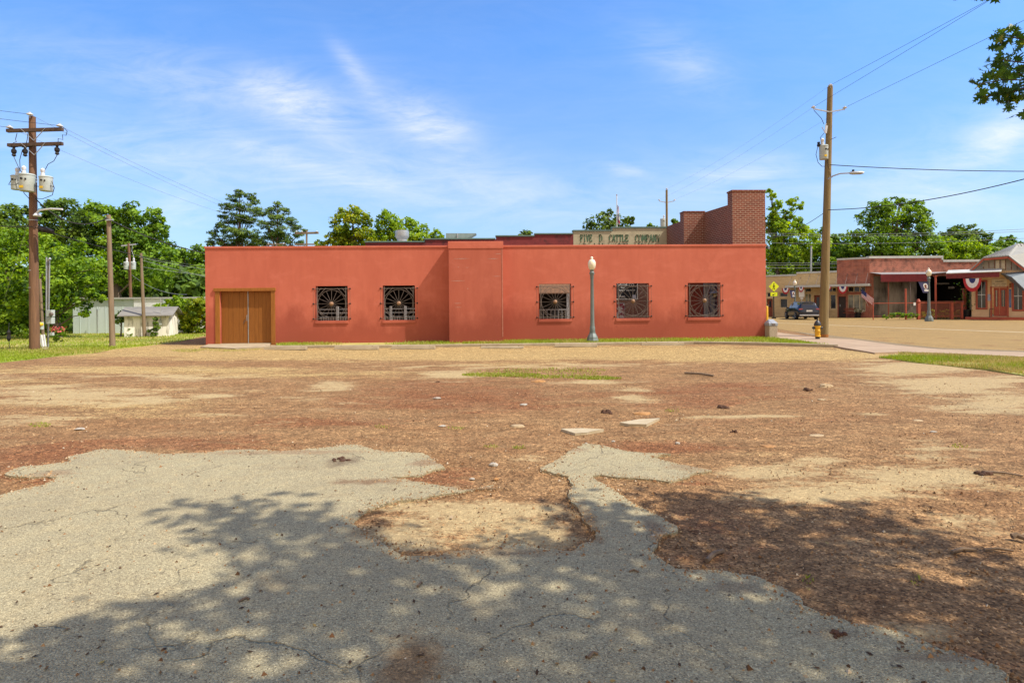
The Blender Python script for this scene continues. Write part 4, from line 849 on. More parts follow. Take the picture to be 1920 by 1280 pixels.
def sdoor(r, h, mat, glass=True):
    d = MB().wall(h[0]+.01, h[1]-.01, h[2]+.01, h[3]-.01, .14, .19, [(h[0]+.18, h[1]-.18, h[2]+.95, h[3]-.2)] if glass else []).build('door', mat, r)
    if glass: MB().box(h[0]+.18, h[1]-.18, .16, .17, h[2]+.95, h[3]-.2).build('pane', M_GLASS, d)
    MB().box(h[0]+.1, h[0]+.14, .1, .139, 1.0, 1.2).build('handle', M_GALV, d)
rs = lambda *q: rect(FS, *q)
zt1 = FS.hit(1466, 518)[1]; zt2 = FS.hit(1530, 512)[1]; zt3 = FS.hit(1600, 486.5)[1]
H1 = [rs(1438, 1449, 560, 595), rs(1438, 1459, 548, 556.5), rs(1461.5, 1477, 548, 556.5), rs(1462.5, 1476.5, 560, 577)]
H1[0] = (H1[0][0], H1[0][1], .0, H1[0][3])
r, ox, hs = shop('tan_shop', 'low tan brick shop at the far left of the row behind the crosswalk sign', 1425, 1494, zt1, M_TANB, H1)
sdoor(r, hs[0], M_DOORR); pane(r, hs[1], bars=2, name='transom'); pane(r, hs[2], name='transom'); pane(r, hs[3])
H2 = [rs(1509, 1521, 550, 578), rs(1533, 1537.5, 553, 594), rs(1556.5, 1567.5, 552, 579), rs(1509, 1521, 540, 547), rs(1545, 1568, 539, 547)]
H2[1] = (H2[1][0]-.3, H2[1][1]+.1, 0, H2[1][3])
r, ox, hs = shop('tan_shop', 'taller tan brick shop under the white canopy, behind the wooden pole', 1494, 1570, zt2, M_TANB, H2)
pane(r, hs[0], M_GLASS2, bars=2); sdoor(r, hs[1], M_DOORR); pane(r, hs[2]); pane(r, hs[3], name='transom'); pane(r, hs[4], bars=3, name='transom')
H3 = [rs(1572, 1586, 556, 597), rs(1589.5, 1623, 552, 583), rs(1590, 1623, 537, 547)]
H3[0] = (H3[0][0], H3[0][1], 0, H3[0][3])
r, ox, hs = shop('brick_shop', 'red brick corner shop with display windows at the right end of the canopy', 1570, 1631, zt3, M_RB2, H3)
sdoor(r, hs[0], pm('dark_door', (.05, .03, .025), (.03, .02, .018), 9, .5), False); pane(r, hs[1], M_GLASS2, bars=3); pane(r, hs[2], bars=3, name='transom')
h = rs(1576, 1622, 499, 515); mb = MB(); mb.wall(h[0]-ox-.05, h[1]-ox+.05, h[2]-.05, h[3]+.05, -.035, -.003, [(h[0]-ox, h[1]-ox, h[2], h[3])]); mb.build('sign_panel_frame', M_RB2, r)
# corner pilaster, canopy with tie rods
CA = root('canopy', 'thin white flat canopy hung on tie rods along the shop row', 'canopy', tuple(FS.w(0, 0)), RZ)
xa = FS.hit(1472, 540, -1.5)[0]; xb = FS.hit(1629, 535, -1.5)[0]; zc = FS.hit(1600, 536.5, -1.5)[1]
MB().box(xa, xb, -1.5, -.07, zc, zc+.2).build('fascia', M_COP, CA)
for k in range(9):
    x = xa+.25+(xb-xa-.5)*k/8; z = min(zc+1.3, (zt1 if x < H2[0][0]-.3 else zt2)-.15)
    MB().bar((x, -1.4, zc+.21), (x+.0, -.005, z), .03).build('tie_rod', M_IRON, CA)
# ---- brick hall side
FH = Fr(corner, R(1.0))
rh = lambda *q: rect(FH, *q)
HB = root('brick_hall', 'long worn brick building with white stepped coping and a dark open shed bay', 'building', tuple(corner), FH.rz)
zA = FH.hit(1700, 484)[1]; zB = FH.hit(1800, 491)[1]; xm = FH.hit(1768, 500)[0]; xr = FH.hit(1850, 500)[0]+6; xo = FH.hit(1719, 560)[0]; xo2 = FH.hit(1824, 560)[0]; zo = FH.hit(1780, 517)[1]; zpl = FH.hit(1680, 521)[1]
mb = MB(); mb.box(0, xm, 0, .35, zo+.004, zA); mb.box(xm+.001, xr, 0, .35, zo+.004, zB); mb.build('upper_wall', M_RB3, HB)
MB().box(0.35, xo, .01, .345, -.1, zo+.002).build('rendered_wall', M_PLAST, HB); MB().box(xo2, xr, .01, .345, -.1, zo+.002).build('rendered_wall', M_PLAST, HB)
MB().box(0, .348, -.02, .34, -.1, zo+.003).build('brick_quoin', M_RB3, HB)
mb = MB(); mb.box(-.05, xm, -.06, .4, zA+.002, zA+.2); mb.box(xm-.15, xm, -.058, .398, zB+.2, zA+.001); mb.box(xm+.002, xr, -.06, .4, zB+.002, zB+.2); mb.build('coping', M_COP, HB)
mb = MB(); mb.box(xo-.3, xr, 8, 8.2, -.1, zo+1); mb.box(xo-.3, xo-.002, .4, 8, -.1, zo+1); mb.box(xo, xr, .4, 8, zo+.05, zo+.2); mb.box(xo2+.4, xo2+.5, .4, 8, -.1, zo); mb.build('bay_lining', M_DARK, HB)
mb = MB()
for px_, y0, y1, d in ((1768, 530, 533, 3), (1790, 537, 541, 2.5)):
    a = rect(FH, px_-6, px_+12, y0, y1, d); mb.box(a[0], a[1], d, d+.4, a[2], a[3])
mb.build('shelf', M_WHITE, HB)
a = rect(FH, 1652, 1741, 514, 528, -1.5)
RA = root('metal_awning', 'dark red corrugated metal awning on the brick hall, left of the lamp', 'awning', tuple(corner), FH.rz)
mb = MB(); n = 46
for k in range(n):
    x0 = a[0]+(a[1]-a[0])*k/n; x1 = a[0]+(a[1]-a[0])*(k+.62)/n; mb.box(x0, x1, -1.5, -1.47, a[2], a[3])
mb.box(a[0], a[1], -1.469, -1.45, a[2]+.01, a[3]-.01); mb.build('valance', M_REDM, RA)
xe2 = FH.hit(1790, 520, -.4)[0]
MB().add([(a[0], -1.5, a[3]), (a[1], -1.5, a[3]), (xe2, -.02, a[3]+.22), (a[0], -.02, a[3]+.22), (a[0], -1.5, a[3]+.03), (a[1], -1.5, a[3]+.03), (xe2, -.02, a[3]+.25), (a[0], -.02, a[3]+.25)], [(3, 2, 1, 0), (4, 5, 6, 7), (0, 1, 5, 4), (1, 2, 6, 5), (3, 0, 4, 7)]).build('roof_sheet', M_GALV, RA)
for px_ in (1665, 1706): x = FH.hit(px_, 560, -1.3)[0]; MB().bar((x, -1.35, 0), (x, -1.35, a[3]), .07).build('post', M_IRON if px_ > 1680 else M_DOORR, RA)
# fence with posts and pickets
FN = root('metal_fence', 'red brown metal picket fence in front of the dark shed bay', 'fence', tuple(FH.w(0, -5.6)), FH.rz)
FF = Fr(FH.w(0, -5.6), FH.rz); rf = lambda *q: rect(FF, *q)
zt = FF.hit(1750, 567.5)[1]
xl, xp1, xr1 = FF.hit(1636, 570)[0], FF.hit(1721, 570)[0], FF.hit(1806, 570)[0]
mb = MB(); mb.bar((xl, 0, zt), (xr1, 0, zt), .05); mb.bar((xp1, 0, .25), (xr1, 0, .25), .04); mb.bar((xl, 0, .3), (xp1, 0, .3), .025); mb.build('rail', M_REDP2, FN)
mb = MB(); n = 44
for k in range(n): x = xp1+(xr1-xp1)*(k+.5)/n; mb.bar((x, 0, .12), (x, 0, zt+.13), .026)
mb.build('pickets', pm('dark_red_picket', (.36, .12, .07), (.24, .075, .045), 4, .6), FN)
for px_, w, top in ((1637, .05, 565), (1698, .1, 541), (1722, .2, 568), (1784, .18, 567), (1803, .14, 566)):
    x, z = FF.hit(px_, top); MB().box(x-w/2, x+w/2, -w/2, w/2, 0, z).build('post', M_REDP2, FN)
x, z = FF.hit(1722, 567); MB().lathe([(.12, 0), (.16, .08), (.1, .16), (.12, .2), (.06, .28)], 12, (x, 0, z)).build('post_cap', M_REDP2, FN, smooth=True)
a = rf(1712, 1716, 567, 572.5); tag(MB().box(a[0], a[1], -.06, -.04, a[2], a[3]).build('notice', M_WHITE), 'tiny white notice hung on the red metal fence', 'notice').matrix_world = Matrix.Translation(FF.w(0, 0)) @ Matrix.Rotation(FF.rz, 4, 'Z')
x, z = FF.hit(1754, 517, .3); o = root('pole', 'slim red pole standing behind the picket fence', 'pole', tuple(FF.w(x, .3)), FH.rz); MB().lathe([(.07, 0), (.07, z-.05)], 10).build('shaft', M_REDP2, o, smooth=True); MB().box(-.1, .1, -.1, .1, z-.049, z).build('cap', M_REDP2, o)
x, z = FF.hit(1808, 542, .6); o = root('pole', 'red brown post at the fence end beside the potted shrub', 'pole', tuple(FF.w(x, .6)), FH.rz); MB().box(-.09, .09, -.09, .09, 0, z).build('shaft', M_REDP2, o); MB().box(-.12, .12, -.12, .12, z+.001, z+.06).build('cap', M_REDP2, o)
# ---- timber depot
dl = G(1822, 598.5); FD = Fr(dl, R(-44)); rd = lambda *q: rect(FD, *q)
DP = root('depot', 'cream weatherboard depot with red doors and a grey metal hipped roof at the right edge', 'building', tuple(dl), FD.rz)
def boards(name, c1, c2):
    m, nt, b = newmat(name); uv, co = facade_uv(nt); s = nt.nodes.new('ShaderNodeSeparateXYZ'); nt.links.new(uv, s.inputs[0])
    fr_ = mth(nt, 'FRACT', mth(nt, 'MULTIPLY', s.outputs[1], 6.5)); k = ramp(nt, fr_, [(0, (.25, .25, .25)), (.12, (1, 1, 1)), (1, (.9, .9, .9))])
    c = ramp(nt, noise(nt, co, 2.5, 6), [(.3, c2), (.7, c1)]); nt.links.new(mixc(nt, 1.0, c, k, 'MULTIPLY'), b.inputs['Base Color']); b.inputs['Roughness'].default_value = .75; bump(nt, b, fr_, .5, .02); return m
M_BOARD = boards('cream_weatherboard', (.78, .55, .30), (.66, .45, .24))
zw = FD.hit(1860, 508)[1]; xend = FD.hit(1940, 560)[0]+1.5
w1, w2, d1 = rd(1833, 1848, 528, 577), rd(1901, 1917, 530, 580), rd(1860, 1888, 539, 597); d1 = (d1[0], d1[1], .25, d1[3])
MB().wall(0, xend, .2, zw, 0, .2, [w1, w2, d1]).build('front_wall', M_BOARD, DP)
mb = MB(); mb.box(0, .2, .202, 9, .2, zw); mb.box(xend-.2, xend, .202, 9, .2, zw); mb.box(.202, xend-.202, 8.8, 9, .2, zw); mb.build('side_wall', M_BOARD, DP)
for h in (w1, w2):
    f = MB().wall(h[0]-.12, h[1]+.12, h[2]-.12, h[3]+.12, -.05, -.003, [(h[0], h[1], h[2], h[3])]).build('window_frame', M_REDP2, DP)
    MB().box(h[0], h[1], .06, .08, h[2], h[3]).build('pane', M_GLASS, f); z = (h[2]+h[3])/2; mb = MB(); mb.box(h[0], h[1], .02, .06, z-.03, z+.03); mb.box((h[0]+h[1])/2-.02, (h[0]+h[1])/2+.02, .03, .058, h[2], h[3]); mb.build('sash', M_GALV, f)
dmid = (d1[0]+d1[1])/2
MB().wall(d1[0]-.1, d1[1]+.1, .22, d1[3]+.1, -.05, -.003, [(d1[0], d1[1], .22, d1[3])]).build('door_frame', M_REDP2, DP)
for a, b in ((d1[0]+.1, dmid-.01), (dmid+.01, d1[1]-.01)):
    d = MB().wall(a, b, .26, d1[3]-.02, .08, .13, [(a+.1, b-.1, 1.0, d1[3]-.2)]).build('door', M_REDP2, DP); MB().box(a+.1, b-.1, .1, .11, 1.0, d1[3]-.2).build('pane', M_GLASS, d); MB().box((a+b)/2-.015, (a+b)/2+.015, .085, .099, 1.0, d1[3]-.2).build('glazing_bar', M_CREAMW, d)
MB().box(-.3, xend, -1.2, -.06, -.1, .2).build('platform', M_REDP2, DP)
# gable with clipped hip and seamed metal roof
q = lambda px_, py_, off: (lambda t: (t[0], off, t[1]))(FD.hit(px_, py_, off))
eL, hL, hR, eR = q(1815, 509, -.6), q(1843, 482.5, -.6), q(1891, 478.5, -.6), q(1934, 512, -.6)
ap = q(1908, 457, 1.6); rb = q(2000, 455, 3.2); rb = (rb[0], rb[1], ap[2]); eRb = q(2040, 508, .5); eRb = (eRb[0], eRb[1], eR[2]); eLb = (eL[0]+3, 8.6, eL[2])
M_SEAM = pm('grey_metal_roof', (.30, .30, .27), (.23, .23, .21), 2, .6, 0); M_SEAM2 = pm('shade_tinted_metal', (.17, .20, .22), (.13, .155, .17), 2, .5, .1)  # second metal darkened and blued, putting the hood's shade into its colour
mb = MB(); dn = lambda p: (p[0], p[1], p[2]-.08)
for poly in ((hL, hR, ap), (hR, eR, eRb, rb, ap), (eL, hL, ap, rb, eLb)): mb.face(*poly); mb.face(*[dn(p) for p in poly[::-1]])
for a, b in ((eL, hL), (hL, hR), (hR, eR)): mb.face(a, b, dn(b), dn(a))
mb.build('roof', M_SEAM, DP); mb = MB(); up = lambda p: Vector(p)+Vector((0, 0, .03))
for k in range(1, 9):
    t = k/9; e = Vector(hL).lerp(Vector(hR), t); mb.bar(up(e), up(Vector(ap).lerp(e, .02 if .3 < t < .7 else .02)), .035)
for k in range(16):
    t = k/15; mb.bar(up(Vector(ap).lerp(Vector(rb), t)), up(Vector(eR).lerp(Vector(eRb), t)), .035)
mb.build('standing_seam', pm('seam_metal', (.3, .3, .28), (.25, .25, .24), 4, .5, .3), DP)
g = 0.0; ga = [(FD.hit(1834, 507, 0)[0], 0, zw+.002), (FD.hit(1918, 507, 0)[0], 0, zw+.002), (hR[0]+.1, 0, hR[2]-.15), (hL[0]-.1, 0, hL[2]-.12)]
mb = MB(); mb.prism([(p[0], p[2]) for p in ga], .0, .15); gb = mb.build('gable', pm('pale_boards', (.42, .36, .27), (.3, .25, .18), 3, .8, stretch=(7, 7, .5)), DP)
mb = MB()
for k in range(1, 8): x = ga[0][0]+(ga[1][0]-ga[0][0])*k/8; zt_ = min(hL[2]-.2, zw+(min(x-ga[0][0], ga[1][0]-x))*1.1); mb.bar((x, -.012, zw+.01), (x, -.012, zt_), .03)
mb.build('batten', M_DOORR, gb)
for x0 in (1867, 1877.5): a = rd(x0, x0+7, 487.5, 504); MB().box(a[0], a[1], -.04, -.002, a[2], a[3]).build('vent', M_CREAMW, gb)
mb = MB()
for a, b in ((eL, hL), (hL, hR), (hR, eR)): mb.bar(Vector(a)+Vector((0, .06, -.16)), Vector(b)+Vector((0, .06, -.16)), .05, .16)
mb.build('bargeboard', M_REDP2, DP)
a = rect(FD, 1774, 1874, 512, 521.5, -1.4)
AW = root('metal_awning', 'red scalloped awning with a pale top edge over the depot front', 'awning', tuple(dl), FD.rz)
mb = MB(); n = 40
for k in range(n):
    x0 = a[0]+(a[1]-a[0])*k/n; x1 = a[0]+(a[1]-a[0])*(k+.8)/n; mb.prism([(x0, a[2]+.04), ((x0+x1)/2, a[2]), (x1, a[2]+.04), (x1, a[3]), (x0, a[3])], -1.4, -1.37)
mb.box(a[0], a[1], -1.369, -1.35, a[2]+.06, a[3]-.01); mb.build('valance', M_REDM, AW)
MB().add([(a[0], -1.45, a[3]+.02), (a[1]+.1, -1.45, a[3]+.02), (a[1]+.1, -.07, a[3]+.3), (a[0], -.07, a[3]+.3), (a[0], -1.45, a[3]+.07), (a[1]+.1, -1.45, a[3]+.07), (a[1]+.1, -.07, a[3]+.35), (a[0], -.07, a[3]+.35)], [(3, 2, 1, 0), (4, 5, 6, 7), (0, 1, 5, 4), (1, 2, 6, 5), (2, 3, 7, 6), (3, 0, 4, 7)]).build('roof_sheet', M_COP, AW)
p1, p2, p3, p4 = q(1876, 512, -.1), q(1940, 508, -.1), q(1940, 560, -1.8), q(1897, 519, -1.8)
o = root('metal_awning', 'grey metal hood sloping down over the rightmost depot window', 'awning', tuple(dl), FD.rz)
pts = [Vector(p1), Vector(p2), Vector(p3), Vector(p4)]; MB().add(pts+[p-Vector((0, 0, .05)) for p in pts], [(3, 2, 1, 0), (4, 5, 6, 7), (0, 1, 5, 4), (1, 2, 6, 5), (2, 3, 7, 6), (3, 0, 4, 7)]).build('roof_sheet', M_SEAM2, o)
mb = MB()
for k in range(1, 6): t = k/6; mb.bar(pts[0].lerp(pts[1], t)+Vector((0, 0, .03)), pts[3].lerp(pts[2], t)+Vector((0, 0, .03)), .03)
mb.build('seam', M_GALV, o)
# depot sign, notice and thermometer
a = rd(1859.5, 1888, 523, 537.5)
def placed(fr, name, label, cat, off=0): return root(name, label, cat, tuple(fr.w(0, off)), fr.rz)
o = placed(FD, 'shop_sign', 'cream board with dark lettering above the red depot doors', 'sign', -.06); MB().box(a[0], a[1], 0, .03, a[2], a[3]).build('board', M_CREAMW, o)
M_INK = pm('dark_ink', (.05, .025, .02), (.03, .018, .015), 9, .8)
FD6 = Fr(FD.w(0, -.06), FD.rz)
fit('COUNTRY', FD6, 1866, 1882, 526.5, 529, M_INK, o); mb = MB()
for yy0, xs in ((531.7, (1861, 1866.5, 1868, 1876, 1877.5, 1887)), (535.2, (1864.5, 1871, 1872.5, 1877, 1878, 1884.5))):
    for j in range(0, 6, 2): u = rect(FD6, xs[j], xs[j+1], yy0-.35, yy0+.35); mb.box(u[0], u[1], -.006, -.001, u[2], u[3])
mb.build('lettering', M_INK, o)
a = rd(1892.2, 1895.8, 542, 576); o = placed(FD, 'thermometer', 'tall blue and white thermometer plate beside the depot doors', 'thermometer', -.05); MB().box(a[0], a[1], 0, .03, a[2], a[3]).build('plate', pm('blue_enamel', (.05, .13, .32), (.04, .1, .26), 9, .4), o); MB().box(a[0]+.05, a[1]-.05, -.008, -.001, a[2]+.15, a[3]-.15).build('scale', M_WHITE, o)
a = rd(1852, 1857.5, 552, 563.5); o = placed(FD, 'notice', 'pale blue notice left of the red depot doors', 'notice', -.05); MB().box(a[0], a[1], 0, .02, a[2], a[3]).build('sheet', pm('blue_notice', (.45, .5, .58), (.15, .2, .3), 12, .7), o); MB().box(a[0]-.02, a[1]+.02, .021, .03, a[2]-.02, a[3]+.02).build('frame', M_WHITE, o)
a = rd(1892.5, 1896.5, 531, 539); o = placed(FD, 'plaque', 'small dark plaque above the blue thermometer', 'plaque', -.05); MB().box(a[0], a[1], 0, .03, a[2], a[3]).build('plate', M_DOORR, o); MB().box(a[0]+.03, a[1]-.03, -.006, -.001, a[2]+.05, a[3]-.05).build('face', M_FRAMEW, o)
a = rd(1857, 1860.5, 579, 598); o = placed(FD, 'handrail', 'thin dark handrail left of the red depot doors', 'handrail', -.7); mb = MB(); mb.bar((a[0], 0, .2), (a[0], 0, a[3]), .035); mb.bar((a[0], 0, a[3]), (a[0]+.2, .6, a[3]), .035); mb.build('rail', M_BLACK, o); MB().box(a[0]-.05, a[0]+.05, -.05, .05, .2, .22).build('foot', M_BLACK, o)
# ---- bunting, banners and flags
M_BUNT = {'r': pm('red_cloth', (.42, .03, .035), (.34, .022, .028), 9, .8), 'w': pm('white_cloth', (.7, .68, .68), (.6, .58, .58), 9, .8), 'b': pm('blue_cloth', (.035, .045, .16), (.025, .03, .12), 9, .8)}
def bunting(loc, rz, w, h, label):
    o = root('bunting', label, 'bunting', loc, rz, 'patriotic fan buntings')
    n = 12
    for nm, k, r0, r1 in (('blue_band', 'b', .0, .36), ('white_band', 'w', .36, .72), ('red_band', 'r', .72, 1.0)):
        mb = MB()
        for i in range(n):
            a0, a1 = math.pi+math.pi*i/n, math.pi+math.pi*(i+1)/n; y0, y1 = .035*(i % 2), .035*((i+1) % 2)
            f = lambda r, a, y: (math.cos(a)*r*w/2, y*r-.02, math.sin(a)*r*h)
            mb.face(f(r0, a0, y0), f(r1, a0, y0), f(r1, a1, y1), f(r0, a1, y1))
        ob = mb.build(nm, M_BUNT[k], o); s = ob.modifiers.new('thick', 'SOLIDIFY'); s.thickness = .008
def at(fr, px_, py_, off): x, z = fr.hit(px_, py_, off); return tuple(fr.w(x, off, z))
k = 47/F
for px_, py_, w, h, lab in ((1473, 540, 15, 13, 'fan bunting left of the far street lamp'), (1502, 538, 10, 11, 'fan bunting behind the white parking sign'), (1552, 537, 13, 9, 'dark folded bunting just right of the wooden pole'), (1580, 537, 17, 15, 'fan bunting over the corner shop door')):
    bunting(at(FS, px_, py_, -1.55), RZ, w*k, h*k, lab)
bunting(at(FD, 1823, 522, -1.45), FD.rz, 27*43/F, 25*43/F, 'large fan bunting under the scalloped depot awning')
def flag(name, label, loc, rz, W_, H_, droop, stripes, canton=None, wave=.06, rot=0):
    o = root(name, label, 'flag', loc, rz)
    def f(u, v):
        return (u*W_*math.cos(droop), wave*math.sin(u*7+v*1.5), -v*H_-u*W_*math.sin(droop))
    for j, (v0, v1, k, u0, u1, nm) in enumerate(stripes):
        mb = MB(); n = 10
        for i in range(n):
            a, b = u0+(u1-u0)*i/n, u0+(u1-u0)*(i+1)/n; mb.face(f(a, v0), f(a, v1), f(b, v1), f(b, v0))
        ob = mb.build(nm, M_BUNT[k], o); s = ob.modifiers.new('thick', 'SOLIDIFY'); s.thickness = .008
    return o
US = [(i/13, (i+1)/13, 'rw'[i % 2], .42 if i < 7 else 0, 1, 'stripe') for i in range(13)]+[(0, 7/13, 'b', 0, .42, 'canton')]
o = flag('flag', 'striped flag on a short angled staff at the corner shop', at(FS, 1615, 542, -1.2), RZ, 1.25, .7, R(42), US)
fx, fz = FS.hit(1612, 540, -1.2); mb = MB(); o2 = root('flag_staff', 'thin angled flag staff at the corner of the brick shop', 'flag staff', tuple(FS.w(fx, -1.2, fz)), RZ); mb.tube([(.05, 0, .12), (.45, 1.15, -1.6)], .015, 6); mb.build('staff', M_WHITE, o2); MB().lathe([(.03, 0), (.03, .05)], 8, (.05, 0, .12)).build('finial', M_HUB, o2)
# flagpole behind the steak house
p = A(1157, 425, 45); o = root('flagpole', 'white flagpole rising behind the cream painted parapet', 'flagpole', (p.x, 45, 0)); zt_ = A(1157, 367, 45).z
MB().tube([(0, 0, 0), (0, 0, zt_)], [.06, .035], 8).build('shaft', M_WHITE, o, smooth=True); MB().lathe([(.03, 0), (.06, .05), (.03, .1)], 8, (0, 0, zt_)).build('finial', M_HUB, o)
k = 45/F; z0 = A(1157, 384, 45).z
flag('flag', 'furled red and white striped flag on the tall flagpole', (p.x+.05, 44.95, z0), 0, 6*k, 14*k, R(68), US, wave=.04)
z0 = A(1158, 401, 45).z
flag('flag', 'furled blue, white and red flag under the striped one on the flagpole', (p.x+.05, 44.95, z0), 0, 7*k, 15*k, R(60), [(0, 1, 'b', 0, .45, 'blue_panel'), (0, .5, 'w', .45, 1, 'white_panel'), (.5, 1, 'r', .45, 1, 'red_panel')], wave=.04)
# ================================================================== poles and wires
def polemat(name, c1, c2):
    m, nt, b = newmat(name); co = objco(nt)
    f = noise(nt, mapv(nt, co, (9, 9, .7)), 1.6, 8, .7); g = noise(nt, mapv(nt, co, (1, 1, .25)), 1.1, 5, .6)
    c = ramp(nt, f, [(.3, c2), (.62, c1), (.8, tuple(min(1, x*1.5) for x in c1))]); c = mixc(nt, mth(nt, 'MULTIPLY', g, .5), c, c2)
    nt.links.new(c, b.inputs['Base Color']); b.inputs['Roughness'].default_value = .85; bump(nt, b, f, .6, .02); return m
M_POLER = polemat('red_brown_pole', (.215, .11, .052), (.095, .046, .024)); M_POLEY = polemat('yellow_brown_pole', (.27, .19, .075), (.135, .092, .036)); M_POLEG = polemat('grey_brown_pole', (.26, .185, .11), (.14, .098, .06))
M_XARM = pm('dark_crossarm', (.12, .075, .05), (.06, .04, .03), 6, .85, stretch=(1, 9, 9))
M_PORC = pm('white_porcelain', (.66, .67, .68), (.55, .56, .58), 9, .3, spec=.6)
M_TANK = pm('transformer_grey', (.46, .50, .46), (.36, .40, .37), 4, .5, spec=.5)
M_YEL = pm('yellow_label', (.75, .5, .03), (.65, .42, .02), 9, .5)
M_WIRE = pm('dark_wire', (.03, .03, .032), (.02, .02, .022), 9, .6); M_WIREG = pm('grey_wire', (.30, .32, .35), (.24, .26, .28), 9, .5, .3)
def pole_shaft(r, p, top, r0, r1, mat, name='pole_shaft'):
    d = Vector(top)-Vector(p); n = 9; return MB().tube([d*(i/n)*1.0+Vector((0, 0, -.1 if i == 0 else 0)) for i in range(n+1)], [r0+(r1-r0)*i/n for i in range(n+1)], 14, True, .015).build(name, mat, r, smooth=True)
def insulator(r, p, s=1.0):
    o = MB().lathe([(.012*s, -.12*s), (.012*s, 0), (.08*s, .02*s), (.15*s, .05*s), (.14*s, .09*s), (.06*s, .12*s), (.07*s, .16*s), (.03*s, .18*s)], 14, p).build('insulator', M_PORC, r, smooth=True); return o
def transformer(r, c, w, h, label=True, bush=1):
    c = Vector(c); o = MB().lathe([(w*.46, 0), (w*.48, .02), (w*.5, h*.9), (w*.53, h*.91), (w*.53, h*.95), (w*.45, h*1.0), (w*.15, h*1.03)], 20, c).build('transformer', M_TANK, r, smooth=True)
    MB().lathe([(.07, 0), (.07, .1), (.05, .12), (.07, .16), (.08, .24), (.03, .3)], 10, c+Vector((.08*bush, -.05, h*1.0))).build('bushing', M_PORC, o, smooth=True)
    MB().box(c.x-.03, c.x+.03, c.y-w*.53-.02, c.y-w*.5+.01, c.z+h*.62, c.z+h*.72).build('terminal', M_BLACK, o); MB().box(c.x+w*.22, c.x+w*.28, c.y-w*.5, c.y-w*.4, c.z+h*.6, c.z+h*.7).build('terminal', M_BLACK, o)
    if label: MB().box(c.x-w*.18, c.x+w*.12, c.y-w*.51, c.y-w*.495, c.z+h*.14, c.z+h*.28).build('label_plate', M_YEL, o)
    return o
def cable(label, pts, r=.012, mat=None, name='power_line', group=None):
    pts = [Vector(p) for p in pts]; c = pts[0]
    o = MB().tube([p-c for p in pts], r, 5).build(name, mat or M_WIRE, smooth=True); o.location = c; return tag(o, label, 'wire', group or 'overhead wires')
# ---- big left pole
Yp = G(65, 656).y; p = G(65, 656); top = A(60.5, 219, Yp); kp_ = Yp/F
LP = root('utility_pole', 'tall red brown utility pole with two crossarms and three grey transformers at left', 'utility pole', tuple(p))
L = lambda px_, py_, dy=0: A(px_, py_, Yp+dy)-p
pole_shaft(LP, p, top, 8.3*kp_, 5.3*kp_, M_POLER)
for y0, xl, xr_ in ((244, 13.5, 117.5), (271, 15.5, 117)):
    a, b = L(xl, y0+1.5, -.2), L(xr_, y0-1.5, -.2); arm = MB().bar(a, b, .12, .12).build('crossarm', M_XARM, LP)
    mb = MB(); m_ = a.lerp(b, .5)
    for t in (.27, .72): mb.bar(a.lerp(b, t)+Vector((0, -.07, .05)), m_+Vector((0, -.05, -.42)), .03, .012)
    mb.build('brace', M_GALV, arm)
for px_, py_ in ((18, 241.5), (112, 238.5), (56, 217)): insulator(LP, L(px_, py_, -.2), .75)
for px_, py_ in ((26, 279), (47, 279), (107, 276)):
    mb = MB(); c = L(px_, py_, -.25); mb.lathe([(.03, -.3), (.075, -.26), (.05, -.2), (.085, -.14), (.085, -.05), (.04, 0), (.05, .06)], 10, c)
    mb.bar(c+Vector((-.12, 0, .08)), c+Vector((.1, .05, .1)), .05); mb.build('fuse_cutout', M_BLACK, LP)
for (x0, x1, y0, y1, dy, bb, lb) in ((22.5, 40, 329, 356, .15, 1, False), (39, 63.5, 327, 359, -.42, -1, True), (76, 97, 331, 358.5, -.3, -1, True)):
    a = L((x0+x1)/2, y1, dy); w = (x1-x0)*kp_; transformer(LP, a, w, (y1-y0)*kp_, lb, bb)
mb = MB(); c = L(62, 343); mb.bar(c+Vector((-.5, -.1, 0)), c+Vector((.3, -.2, 0)), .07); mb.bar(c+Vector((-.1, 0, .1)), c+Vector((.25, -.1, .12)), .05); mb.build('mounting_bracket', M_GALV, LP)
mb = MB()
for pts in (((26, 294), (34, 312), (40, 322), (42, 330)), ((42, 281), (37, 300), (38, 320), (50, 328)), ((107, 291), (101, 302), (90, 308), (85, 318)), ((119, 239), (126, 246), (124, 254), (117, 253), (118, 262), (109, 260), (109, 270)), ((32, 250), (29, 262), (31, 266), (25, 268), (27, 272)), ((21, 338), (16, 346), (30, 346), (40, 340)), ((45, 335), (42, 350), (45, 362), (56, 374)), ((97, 340), (102, 352), (98, 366), (80, 373), (68, 372)), ((60, 348), (75, 350), (92, 347), (101, 351)), ((53, 247), (51, 262), (48, 275))):
    MB().tube([L(a, b, -.35) for a, b in pts], .012, 5).build('jumper_wire', M_WIRE, LP)
mb = MB(); mb.tube([L(68, 400, -.2), L(75, 394, -.3), L(95, 391.5, -.4), L(117, 392.5, -.5)], .035, 8); mb.build('lamp_arm', M_PORC, LP, smooth=True)
MB().lathe([(.12, -.02), (.14, .02), (.08, .1)], 12, L(70, 405, -.2)).build('photocell', M_PORC, LP, smooth=True)
a = L(85, 431, -.2); MB().tube([a+Vector((-.25, 0, .1)), a, a+Vector((.3, 0, -.08))], [.07, .12, .07], 10).build('splice_case', M_BLACK, LP)
for y0 in (413, 507, 539): MB().lathe([(7.5*kp_, -.012), (7.5*kp_, .012)], 14, L(62, y0)).build('band', M_GALV, LP)
